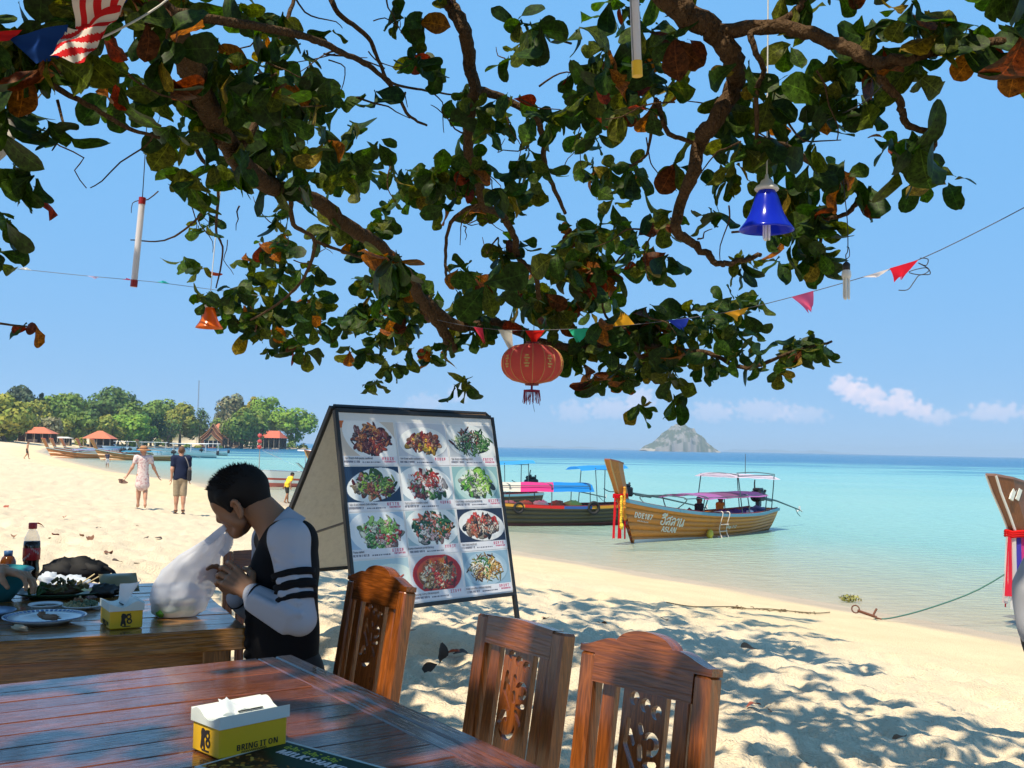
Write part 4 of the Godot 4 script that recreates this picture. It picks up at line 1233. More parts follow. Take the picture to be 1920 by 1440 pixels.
func hanging_things() -> void:
	var dark := mat(lin(0.02, 0.02, 0.022), 0.6)
	var white := mat(lin(0.68, 0.67, 0.64), 0.5)
	# bell-shaped lamp shades
	var bell := [Vector2(0.125, 0.0), Vector2(0.118, 0.012), Vector2(0.098, 0.038), Vector2(0.078, 0.075), Vector2(0.064, 0.115), Vector2(0.052, 0.155), Vector2(0.040, 0.180), Vector2(0.030, 0.190)]
	var lamp := thing("hanging_lamp", "blue bell-shaped glass lamp shade hanging below a bough on the right", "lamp", Vector3(1.149, 3.812, -4.7))
	var g := Geo.new()
	lathe(g, at(Vector3.ZERO), bell, 36)
	var inner := []
	for p in bell: inner.append(Vector2(p.x - 0.004, p.y - 0.001))
	inner.reverse()
	inner.append(bell[0])
	lathe(g, at(Vector3.ZERO), inner, 36)
	var blue := mat(lin(0.012, 0.035, 0.50), 0.15)
	blue.backlight_enabled = true; blue.backlight = lin(0.03, 0.16, 0.95)
	obj("lamp_shade", g, blue, lamp)
	g = Geo.new()
	lathe(g, at(Vector3(0, 0.184, 0)), [Vector2(0.0, 0), Vector2(0.052, 0.0), Vector2(0.056, 0.008), Vector2(0.048, 0.020), Vector2(0.032, 0.030), Vector2(0.026, 0.045), Vector2(0.010, 0.056), Vector2(0.006, 0.075), Vector2(0.0, 0.076)], 24)
	obj("shade_cap", g, white, lamp)
	cfl(lamp, Vector3(0, 0.055, 0), 1.0)
	cord(lamp, PackedVector3Array([Vector3(0, 0.25, 0), Vector3(0.001, 0.6, 0), Vector3(-0.002, 1.5, 0.02)]), 0.0035, white)
	lamp = thing("hanging_lamp", "small orange bell-shaped lamp shade hanging in the left of the tree", "lamp", Vector3(-2.702, 3.804, -9.2))
	g = Geo.new()
	lathe(g, Transform3D(Basis.IDENTITY.scaled(Vector3(0.96, 1.0, 0.96)), Vector3.ZERO), bell, 30)
	lathe(g, Transform3D(Basis.IDENTITY.scaled(Vector3(0.96, 1.0, 0.96)), Vector3.ZERO), inner, 30)
	var orange := mat(lin(0.62, 0.17, 0.015), 0.25)
	orange.backlight_enabled = true; orange.backlight = lin(0.95, 0.30, 0.03)
	obj("lamp_shade", g, orange, lamp)
	g = Geo.new()
	lathe(g, at(Vector3(0, 0.184, 0)), [Vector2(0.0, 0), Vector2(0.056, 0.0), Vector2(0.050, 0.022), Vector2(0.030, 0.035), Vector2(0.014, 0.06), Vector2(0.0, 0.13)], 20)
	obj("shade_cap", g, white, lamp)
	cord(lamp, PackedVector3Array([Vector3(0, 0.29, 0), Vector3(0.02, 0.7, 0), Vector3(0.05, 1.15, 0.0), Vector3(0.06, 1.3, 0)]), 0.004, white)
	# a bare bulb
	lamp = thing("hanging_bulb", "bare energy saving bulb in a black socket on a long wire", "light bulb", Vector3(1.611, 3.633, -5))
	cfl(lamp, Vector3(0, 0.015, 0), 1.0)
	g = Geo.new()
	lathe(g, at(Vector3(0, 0.05, 0)), [Vector2(0, 0), Vector2(0.017, 0.0), Vector2(0.018, 0.035), Vector2(0.012, 0.042), Vector2(0.005, 0.048), Vector2(0, 0.049)], 16)
	obj("socket", g, dark, lamp)
	cord(lamp, PackedVector3Array([Vector3(0, 0.095, 0), Vector3(-0.003, 0.13, 0), Vector3(0.006, 0.16, 0.003), Vector3(0.004, 0.30, 0), Vector3(-0.008, 0.42, 0), Vector3(-0.02, 0.55, 0.0)]), 0.0025, dark)
	cord(lamp, PackedVector3Array([Vector3(-0.002, 0.11, 0), Vector3(0.014, 0.125, 0.002), Vector3(0.012, 0.165, 0), Vector3(0.002, 0.17, -0.003)]), 0.0022, dark, "wire_knot")
	# fluorescent tubes
	var tubes := [[Vector3(-2.434, 4.372, -6.7), Vector3(-2.466, 3.796, -6.7), 0.020, lin(0.30, 0.012, 0.016), "slim fluorescent tube with red end caps hanging against the sky at left"],
		[Vector3(0.435, 4.651, -3.9), Vector3(0.456, 4.232, -3.9), 0.0185, lin(0.80, 0.50, 0.03), "white fluorescent tube with a yellow end cap at the top of the tree"]]
	for k in 2:
		var a: Vector3 = tubes[k][0]
		var b: Vector3 = tubes[k][1]
		lamp = thing("fluorescent_tube", tubes[k][4], "light tube", b)
		g = Geo.new()
		tube(g, PackedVector3Array([a - b, Vector3.ZERO]), tubes[k][2], tubes[k][2], 20)
		var gl := mat(lin(0.72, 0.70, 0.74), 0.25)
		gl.backlight_enabled = true; gl.backlight = lin(0.5, 0.5, 0.52)
		obj("glass_tube", g, gl, lamp)
		var n := (a - b).normalized()
		for e in 2:
			g = Geo.new()
			var p: Vector3 = [Vector3.ZERO, a - b][e]
			var long: float = [0.045, 0.058][k]
			tube(g, PackedVector3Array([p - n * (0.006 if e == 0 else long - 0.006), p + n * (long - 0.006 if e == 0 else 0.006)]), tubes[k][2] * 1.12, tubes[k][2] * 1.12, 20)
			obj("end_cap", g, mat(tubes[k][3], 0.4), lamp)
		cord(lamp, PackedVector3Array([a - b, a - b + Vector3(0.005, 0.25, 0), a - b + Vector3(0.01, 0.6, 0)]), 0.003, dark)
		if k == 1:
			g = Geo.new()
			tube(g, PackedVector3Array([a - b + Vector3(-0.0165, 0, 0.012), Vector3(-0.0165, 0.05, 0.012)]), 0.003, 0.003, 8)
			obj("tube_seam", g, mat(lin(0.25, 0.25, 0.27), 0.4), lamp)
	# the red lantern
	var c: Vector3 = Vector3(0.172, 3.527, -9)
	var lan := thing("paper_lantern", "round red ribbed cloth lantern with a dark red tassel, below the boughs", "lantern", c)
	lan.scale = Vector3.ONE * 0.93
	var cloth := mat(lin(0.50, 0.10, 0.085), 0.8)
	cloth.backlight_enabled = true; cloth.backlight = lin(0.85, 0.16, 0.12)
	var gold := mat(lin(0.55, 0.32, 0.10), 0.5)
	for k in 16:
		g = Geo.new()
		g.smooth = true
		for i in 12:
			for j in 3:
				var pt := func(ii, jj):
					var v: float = -1.0 + 2.0 * ii / 12.0
					var rr := 0.252 * pow(maxf(0.0, 1.0 - pow(absf(v), 2.3)), 0.52) + 0.035
					var ph: float = TAU * (k + jj / 3.0) / 16.0
					rr *= 1.0 - 0.035 * sin(PI * jj / 3.0)
					return Vector3(cos(ph) * rr, v * 0.192, sin(ph) * rr)
				g.q(pt.call(i, j + 1), pt.call(i, j), pt.call(i + 1, j), pt.call(i + 1, j + 1))
		obj("lantern_panel", g, cloth, lan)
		var rib := PackedVector3Array()
		for i in 13:
			var v := -1.0 + 2.0 * i / 12.0
			var rr := 0.252 * pow(maxf(0.0, 1.0 - pow(absf(v), 2.3)), 0.52) + 0.037
			rib.append(Vector3(cos(TAU * k / 16.0) * rr, v * 0.192, sin(TAU * k / 16.0) * rr))
		g = Geo.new()
		tube(g, rib, 0.0028, 0.0028, 5)
		obj("rib", g, gold, lan)
		if k % 2 == 0:   # a printed emblem on every other panel
			g = Geo.new()
			for e in 5:
				var v := 0.30 - 0.13 * e
				var ph := TAU * (k + 0.5) / 16.0
				var rr := 0.252 * pow(1.0 - pow(absf(v), 2.3), 0.52) + 0.031
				bx(g, Transform3D(Basis(Vector3.UP, -ph), Vector3(cos(ph) * rr, v * 0.192, sin(ph) * rr)), Vector3(0.004, 0.015, [0.034, 0.052, 0.026, 0.052, 0.034][e]), 0.0)
			obj("gold_print", g, gold, lan)
	for s: int in [-1, 1]:
		g = Geo.new()
		lathe(g, at(Vector3(0, s * 0.192 - 0.012, 0)), [Vector2(0, 0), Vector2(0.062, 0), Vector2(0.066, 0.012), Vector2(0.058, 0.024), Vector2(0, 0.025)], 24)
		obj("lantern_rim", g, mat(lin(0.16, 0.03, 0.03), 0.5), lan)
	g = Geo.new()
	lathe(g, at(Vector3(0, -0.262, 0)), [Vector2(0.070, 0), Vector2(0.076, 0.0), Vector2(0.076, 0.016), Vector2(0.01, 0.022), Vector2(0.01, 0.07)], 20)
	var tas := mat(lin(0.22, 0.014, 0.045), 0.8)
	obj("tassel_ring", g, tas, lan)
	g = Geo.new()
	rng.seed = 88
	for k in 34:
		var a := TAU * k / 34.0
		var p := Vector3(cos(a) * 0.073, -0.258, sin(a) * 0.073)
		var q := p + Vector3(rng.randfn(0, 0.006), -rng.randf_range(0.085, 0.13), rng.randfn(0, 0.006))
		tube(g, PackedVector3Array([p, (p + q) / 2 + Vector3(0.002, 0, 0), q]), 0.0034, 0.0026, 5)
	obj("tassel", g, tas, lan)
	cord(lan, PackedVector3Array([Vector3(0, 0.2, 0), Vector3(0.01, 0.35, 0), Vector3(0, 0.6, 0.02)]), 0.004, dark)
	cord(lan, PackedVector3Array([Vector3(0.0, -0.26, 0), Vector3(0.012, -0.36, 0), Vector3(0.03, -0.45, 0)]), 0.002, dark)
	bunting()
	flags()

func pennant(parent: Node3D, a: Vector3, b: Vector3, drop: Vector3, m: Material, ragged: float, sd: int) -> void:   # a scrap of cloth along the line from a to b
	rng.seed = sd
	var g := Geo.new()
	g.smooth = true
	var n := 7
	var mm := 4
	var ph := rng.randf() * TAU
	var rows := []
	for j in mm + 1:
		var row := []
		for i in n + 1:
			var u := i / float(n)
			var v := j / float(mm)
			var p := a.lerp(b, lerpf(u, 0.42 + 0.16 * u, v * 0.9)) + drop * v
			if j == mm: p += drop * rng.randf_range(-ragged, ragged)
			p += Vector3(0, 0, 0.02 * sin(ph + u * 6.0 + v * 3.0) * v)
			row.append(p)
		rows.append(row)
	for j in mm:
		for i in n: g.q(rows[j + 1][i], rows[j + 1][i + 1], rows[j][i + 1], rows[j][i])
	obj("pennant", g, m, parent)

func cloth(c: Color, through := 0.5) -> StandardMaterial3D:
	var m := mat(c, 0.85, 0.2)
	m.backlight_enabled = true
	m.backlight = (c.srgb_to_linear() * (1.0 + through)).linear_to_srgb()
	return m

func bunting() -> void:
	var t := thing("bunting", "string of faded coloured pennants sagging across the right side to the lantern", "bunting", Vector3(1.231, 3.88, -8.6))
	var o := t.position
	var line := PackedVector3Array([Vector3(3.084, 4.332, -5.8), Vector3(2.861, 4.195, -6), Vector3(2.559, 4.035, -6.5), Vector3(2.341, 3.984, -6.9), Vector3(2.024, 3.915, -7.3), Vector3(1.7, 3.868, -7.8), Vector3(1.317, 3.849, -8.3), Vector3(0.899, 3.825, -8.6), Vector3(0.58, 3.819, -8.8), Vector3(0.22, 3.809, -8.9), Vector3(-0.056, 3.815, -9), Vector3(-0.381, 3.841, -9), Vector3(-0.653, 3.88, -8.9)])
	var q := PackedVector3Array()
	for p in line: q.append(p - o)
	cord(t, q, 0.003, mat(lin(0.10, 0.10, 0.12), 0.7), "string")
	var spots := [[Vector3(2.549, 4.031, -6.5), Vector3(2.439, 4.009, -6.7), Vector3(-0.03, -0.10, 0), [0.55, 0.012, 0.03], 0.30], [Vector3(2.446, 4.009, -6.7), Vector3(2.334, 3.984, -6.9), Vector3(0, -0.028, 0), [0.70, 0.62, 0.62], 0.1], [Vector3(2.089, 3.931, -7.2), Vector3(1.977, 3.906, -7.35), Vector3(0.06, -0.115, 0), [0.72, 0.11, 0.22], 0.15],
		[Vector3(1.753, 3.876, -7.7), Vector3(1.611, 3.855, -7.9), Vector3(0.02, -0.055, 0), [0.62, 0.27, 0.02], 0.5], [Vector3(1.394, 3.851, -8.2), Vector3(1.247, 3.846, -8.35), Vector3(0.03, -0.08, 0), [0.02, 0.04, 0.30], 0.2], [Vector3(0.998, 3.828, -8.5), Vector3(0.829, 3.825, -8.65), Vector3(0.0, 0.09, 0), [0.70, 0.33, 0.02], 0.3],
		[Vector3(0.649, 3.819, -8.75), Vector3(0.474, 3.818, -8.85), Vector3(0.0, -0.115, 0.02), [0.03, 0.38, 0.22], 0.12], [Vector3(0.275, 3.811, -8.9), Vector3(0.101, 3.813, -8.95), Vector3(0.0, -0.10, 0), [0.66, 0.02, 0.015], 0.15], [Vector3(-0.009, 3.816, -9), Vector3(-0.13, 3.818, -9), Vector3(0.06, -0.19, 0.02), [0.62, 0.60, 0.54], 0.08], [Vector3(-0.265, 3.83, -9), Vector3(-0.344, 3.838, -9), Vector3(0.05, -0.12, 0), [0.70, 0.05, 0.10], 0.3]]
	for i in spots.size():
		var s: Array = spots[i]
		pennant(t, s[0] - o, s[1] - o, s[2], cloth(lin(s[3][0], s[3][1], s[3][2])), s[4], 500 + i)
	var wire := PackedVector3Array([Vector3(2.559, 4.042, -6.5), Vector3(2.609, 4.036, -6.5), Vector3(2.596, 3.995, -6.5), Vector3(2.548, 4.011, -6.5), Vector3(2.616, 3.971, -6.5), Vector3(2.568, 3.936, -6.5), Vector3(2.488, 3.952, -6.5), Vector3(2.595, 3.981, -6.5), Vector3(2.622, 3.941, -6.5), Vector3(2.555, 3.933, -6.5), Vector3(2.521, 3.891, -6.5), Vector3(2.481, 3.84, -6.5), Vector3(2.423, 3.835, -6.5)])
	q = PackedVector3Array()
	for p in wire: q.append(p - o)
	cord(t, q, 0.0032, mat(lin(0.03, 0.03, 0.035), 0.5), "tangled_wire")
	t = thing("bunting", "thin string with faded strips of cloth across the sky at left", "bunting", Vector3(-3.687, 4.339, -10))
	o = t.position
	line = PackedVector3Array([Vector3(-4.766, 4.293, -9), Vector3(-4.538, 4.346, -9.5), Vector3(-4.122, 4.349, -9.8), Vector3(-3.688, 4.344, -10), Vector3(-3.497, 4.354, -10.2), Vector3(-3.055, 4.339, -10.5), Vector3(-2.725, 4.326, -10.7), Vector3(-2.267, 4.286, -10.9)])
	q = PackedVector3Array()
	for p in line: q.append(p - o)
	cord(t, q, 0.003, mat(lin(0.18, 0.2, 0.24), 0.7), "string")
	spots = [[Vector3(-4.558, 4.35, -9.5), Vector3(-4.439, 4.338, -9.5), Vector3(0, 0.02, 0), [0.75, 0.75, 0.72], 0.1], [Vector3(-4.056, 4.346, -9.8), Vector3(-3.969, 4.354, -9.9), Vector3(0.02, -0.02, 0), [0.35, 0.30, 0.45], 0.3], [Vector3(-3.753, 4.332, -9.9), Vector3(-3.698, 4.339, -10), Vector3(0, 0.015, 0), [0.6, 0.08, 0.15], 0.1], [Vector3(-3.529, 4.359, -10.2), Vector3(-3.402, 4.345, -10.2), Vector3(0, 0.02, 0), [0.03, 0.35, 0.33], 0.1], [Vector3(-2.892, 4.336, -10.6), Vector3(-2.826, 4.326, -10.6), Vector3(0, -0.02, 0), [0.04, 0.10, 0.10], 0.1]]
	for i in spots.size():
		var s: Array = spots[i]
		pennant(t, s[0] - o, s[1] - o, s[2], cloth(lin(s[3][0], s[3][1], s[3][2])), s[4], 540 + i)
	t = thing("hanging_wire", "thin bare wire looping from a bough against the sky at upper right", "wire", Vector3(1.414, 4.26, -4.3))
	o = t.position
	q = PackedVector3Array()
	for p in PackedVector3Array([Vector3(1.469, 4.304, -4.1), Vector3(1.456, 4.271, -4.1), Vector3(1.414, 4.238, -4.2), Vector3(1.37, 4.231, -4.3), Vector3(1.339, 4.235, -4.4), Vector3(1.316, 4.229, -4.5)]): q.append(p - o)
	cord(t, q, 0.0028, dark_wire(), "wire")

func dark_wire() -> StandardMaterial3D: return mat(lin(0.03, 0.03, 0.04), 0.5)

func sheet(called: String, parent: Node3D, a: Vector3, b: Vector3, c: Vector3, d: Vector3, paint: Callable, wave: float, m: Material, n := 16) -> void:   # cloth between four corners
	var g := Geo.new()
	g.smooth = true
	var nn := (b - a).cross(d - a).normalized()
	var pt := func(i, j):
		var u: float = i / float(n)
		var v: float = j / float(n)
		return a.lerp(b, u).lerp(d.lerp(c, u), v) + nn * wave * (sin(u * 7.0 + v * 3.0) * 0.6 + sin(v * 9.0 - u * 2.0) * 0.4)
	for j in n:
		for i in n:
			g.col = paint.call((i + 0.5) / n, (j + 0.5) / n)
			g.q(pt.call(i, j), pt.call(i + 1, j), pt.call(i + 1, j + 1), pt.call(i, j + 1))
	obj(called, g, m, parent)

func flags() -> void:
	var m := vmat(0.85, 0.2)
	m.backlight_enabled = true; m.backlight = Color(0.55, 0.55, 0.55)
	var red := Color(0.50, 0.018, 0.022)
	var pale := Color(0.62, 0.56, 0.52)
	var navy := Color(0.010, 0.040, 0.19)
	var t := thing("striped_flag", "red and white striped flag with a blue corner, crumpled among the leaves top left", "flag", Vector3(-1.635, 4.275, -3.7))
	var o := t.position
	var stripes := func(u, _v): return red if int(u * 7.0) % 2 == 1 else pale
	sheet("striped_cloth", t, Vector3(-1.631, 4.466, -3.66) - o, Vector3(-1.396, 4.471, -3.66) - o, Vector3(-1.467, 4.359, -3.74) - o, Vector3(-1.625, 4.3, -3.72) - o, stripes, 0.020, m, 28)
	sheet("striped_cloth", t, Vector3(-1.623, 4.304, -3.72) - o, Vector3(-1.455, 4.391, -3.72) - o, Vector3(-1.482, 4.25, -3.64) - o, Vector3(-1.577, 4.209, -3.66) - o, func(_u, v): return red if int(v * 5.0) % 2 == 0 else pale, 0.016, m, 25)
	sheet("striped_cloth", t, Vector3(-1.648, 4.295, -3.7) - o, Vector3(-1.498, 4.258, -3.66) - o, Vector3(-1.533, 4.127, -3.6) - o, Vector3(-1.666, 4.159, -3.62) - o, func(u, v): return red if int((u * 0.6 + v) * 5.0) % 2 == 1 else pale, 0.014, m, 25)
	sheet("blue_cloth", t, Vector3(-1.869, 4.259, -3.72) - o, Vector3(-1.64, 4.303, -3.7) - o, Vector3(-1.651, 4.165, -3.66) - o, Vector3(-1.75, 4.156, -3.7) - o, func(u, _v): return navy if u > 0.03 else red, 0.010, m)
	sheet("blue_cloth", t, Vector3(-1.498, 4.477, -3.7) - o, Vector3(-1.395, 4.489, -3.72) - o, Vector3(-1.45, 4.404, -3.74) - o, Vector3(-1.497, 4.407, -3.74) - o, func(_u, _v): return navy, 0.010, m)
	sheet("red_cloth", t, Vector3(-2.003, 4.256, -3.7) - o, Vector3(-1.816, 4.288, -3.72) - o, Vector3(-1.852, 4.239, -3.7) - o, Vector3(-2.001, 4.232, -3.7) - o, func(_u, _v): return red, 0.006, m)
	cord(t, PackedVector3Array([Vector3(-1.577, 4.211, -3.66) - o, Vector3(-1.48, 4.275, -3.7) - o, Vector3(-1.38, 4.467, -3.9) - o, Vector3(-1.285, 4.711, -4.1) - o]), 0.004, mat(lin(0.5, 0.48, 0.44), 0.8))
	t = thing("white_flag", "plain greyish white flag drooping at the left edge", "flag", Vector3(-2.098, 4.022, -4.2))
	o = t.position
	sheet("cloth", t, Vector3(-2.318, 4.04, -4.2) - o, Vector3(-2.027, 4.167, -4.25) - o, Vector3(-2.055, 3.949, -4.15) - o, Vector3(-2.238, 3.851, -4.15) - o, func(_u, _v): return Color(0.50, 0.48, 0.45), 0.02, m, 12)
	cord(t, PackedVector3Array([Vector3(-2.027, 4.167, -4.25) - o, Vector3(-1.958, 4.307, -4.3) - o, Vector3(-1.829, 4.435, -4.3) - o]), 0.003, mat(lin(0.5, 0.48, 0.44), 0.8))


# ---------------------------------------------------------------- what stands on the tables
func dish(g: Geo, p: Vector3, r: float, h: float, oval := 1.0, turn := 0.0) -> void:
	var tr := Transform3D(Basis(Vector3.UP, turn).scaled_local(Vector3(1, 1, oval)), p)
	lathe(g, tr, [Vector2(0, 0.001), Vector2(r * 0.58, 0.001), Vector2(r * 0.72, h * 0.45), Vector2(r, h), Vector2(r * 0.99, h + 0.003), Vector2(r * 0.70, h * 0.5 + 0.003), Vector2(r * 0.56, 0.006), Vector2(0, 0.005)], 40)

func tissue_box(label: String, p: Vector3, turn: float, tissue: bool) -> void:
	var t := thing("tissue_box", label, "tissue box", p, turn)
	var yellow := mat(lin(0.78, 0.44, 0.012), 0.35)
	var g := Geo.new()
	bx(g, at(Vector3(0, 0.030, 0)), Vector3(0.150, 0.060, 0.100), 0.003)
	obj("box_body", g, yellow, t)
	# the lid waves from back to front
	var poly := PackedVector2Array([Vector2(-0.053, 0.056), Vector2(0.053, 0.056)])
	for i in 25:
		var u := 0.053 - 0.106 * i / 24.0
		poly.append(Vector2(u, 0.074 + 0.010 * sin((u + 0.008) * 68.0) * (1.0 if u < 0.0 else 0.7) * -1.0 + (0.006 if i == 24 else 0.0)))
	g = Geo.new()
	prism(g, poly, Transform3D(Basis(Vector3.UP, -PI / 2), Vector3.ZERO), 0.156)
	obj("lid", g, mat(lin(0.62, 0.66, 0.62), 0.4), t)
	g = Geo.new()
	bx(g, at(Vector3(0.018, 0.0715, 0.006)), Vector3(0.055, 0.002, 0.004), 0.0)
	obj("slot", g, mat(lin(0.02, 0.02, 0.02), 0.6), t)
	g = Geo.new()
	g.smooth = true
	rng.seed = 15
	var pt := func(i, j):
		var u: float = i / 8.0
		var v: float = j / 8.0
		if tissue: return Vector3(-0.05 + 0.115 * u + 0.06 * v * (1.0 - u), 0.071 + 0.085 * v * (0.55 + 0.45 * u) + 0.006 * sin(u * 6.0), 0.006 + 0.03 * v * sin(u * 5.0) - 0.02 * v)
		return Vector3(-0.045 + 0.062 * u + 0.02 * v * (0.5 - u), 0.071 + 0.026 * v * (1.0 - u * 0.5) + 0.004 * sin(u * 9.0 + v * 4.0), 0.006 - 0.034 * v + 0.008 * sin(u * 7.0))
	for i in 8:
		for j in 8: g.q(pt.call(i, j), pt.call(i + 1, j), pt.call(i + 1, j + 1), pt.call(i, j + 1))
	obj("tissue", g, cloth(lin(0.78, 0.80, 0.82), 0.3), t)
	var black := mat(lin(0.02, 0.012, 0.008), 0.5)
	words("lettering", "BRING IT ON", 0.0110, black, t, Transform3D(Basis.IDENTITY, Vector3(0.008, 0.015, 0.0505)))
	g = Geo.new()
	for k in 14: tube(g, PackedVector3Array([Vector3(-0.028 + 0.004 * k, 0.0045, 0.0507), Vector3(-0.026 + 0.004 * k, 0.0085, 0.0507), Vector3(-0.024 + 0.004 * k, 0.0045, 0.0507)]), 0.0007, 0.0007, 4)
	obj("lettering", g, black, t)
	for s: int in [-1, 1]:   # the crest on each end, a dark rearing beast with scrolls
		g = Geo.new()
		var e := func(p2: Vector2) -> float:
			var d := p2.distance_to(Vector2(-0.008, 0.010)) - 0.0085
			d = minf(d, stroke(p2, Vector2(-0.010, 0.014), Vector2(-0.010, -0.008), 0.0055))
			d = minf(d, stroke(p2, Vector2(-0.013, -0.004), Vector2(-0.015, -0.017), 0.0030))
			d = minf(d, stroke(p2, Vector2(-0.006, -0.006), Vector2(-0.004, -0.017), 0.0030))
			d = minf(d, absf(p2.distance_to(Vector2(0.007, 0.008)) - 0.0060) - 0.0020)
			d = minf(d, absf(p2.distance_to(Vector2(0.009, -0.006)) - 0.0062) - 0.0022)
			d = minf(d, stroke(p2, Vector2(0.002, 0.016), Vector2(0.012, 0.017), 0.0016))
			d = minf(d, stroke(p2, Vector2(-0.012, -0.0215), Vector2(0.012, -0.0215), 0.0014))
			return -d
		plate(g, e, Vector2(-0.020, -0.025), Vector2(0.020, 0.022), Vector2i(40, 46), 0.0012, Transform3D(Basis(Vector3.UP, PI / 2 * s), Vector3(s * 0.0755, 0.029, 0.0)))
		obj("crest", g, black, t)

func menu_print() -> ImageTexture:
	var im := Image.create(320, 224, false, Image.FORMAT_RGB8)
	im.fill(Color(0.03, 0.20, 0.15))
	rng.seed = 19
	var f := noise(0.02, 4)
	for y in 224:
		for x in 320:
			var e := smoothstep(0.0, 26.0, y * 1.0 - (52.0 + x * 0.50 + 12.0 * f.get_noise_2d(x, 0)))
			if e > 0.0: im.set_pixel(x, y, im.get_pixel(x, y).lerp(Color(0.16, 0.09, 0.04).lightened(0.25 * maxf(0.0, f.get_noise_2d(x * 3.0, y * 3.0))), e))
	for i in 160: ink(im, rng.randf_range(0, 200), rng.randf_range(110, 224), rng.randf_range(3, 11), rng.randf_range(2, 5), rng.randf() * TAU, [Color(0.45, 0.25, 0.08), Color(0.62, 0.40, 0.14), Color(0.28, 0.12, 0.05), Color(0.75, 0.58, 0.25)][rng.randi() % 4])
	for k in 3:
		var x := 30 + 58 * k
		for i in 5:
			ink(im, x + 9 * i, 26 + 3 * sin(i * 2.0), 5, 7, 0.0, Color(0.72, 0.75, 0.10))
			ink(im, x + 9 * i + 1, 27 + 3 * sin(i * 2.0), 3, 4, 0.0, Color(0.03, 0.22, 0.16))
			if i % 2 == 0: ink(im, x + 9 * i, 14, 5, 2, 0.2, Color(0.72, 0.75, 0.10))
	return ImageTexture.create_from_image(im)

func heap(g: Geo, p: Vector3, r: float, n: int, size: float, sd: int) -> void:   # a heap of cut food
	rng.seed = sd
	for i in n:
		var a := rng.randf() * TAU
		var q := r * sqrt(rng.randf())
		var y := (1.0 - q / r) * r * 0.5 * rng.randf()
		bx(g, Transform3D(Basis.from_euler(Vector3(rng.randf() * 6, rng.randf() * 6, rng.randf() * 6)), p + Vector3(cos(a) * q, y + size * 0.3, sin(a) * q)), Vector3(size * rng.randf_range(0.6, 1.8), size * 0.35, size * rng.randf_range(0.4, 0.9)), size * 0.1)

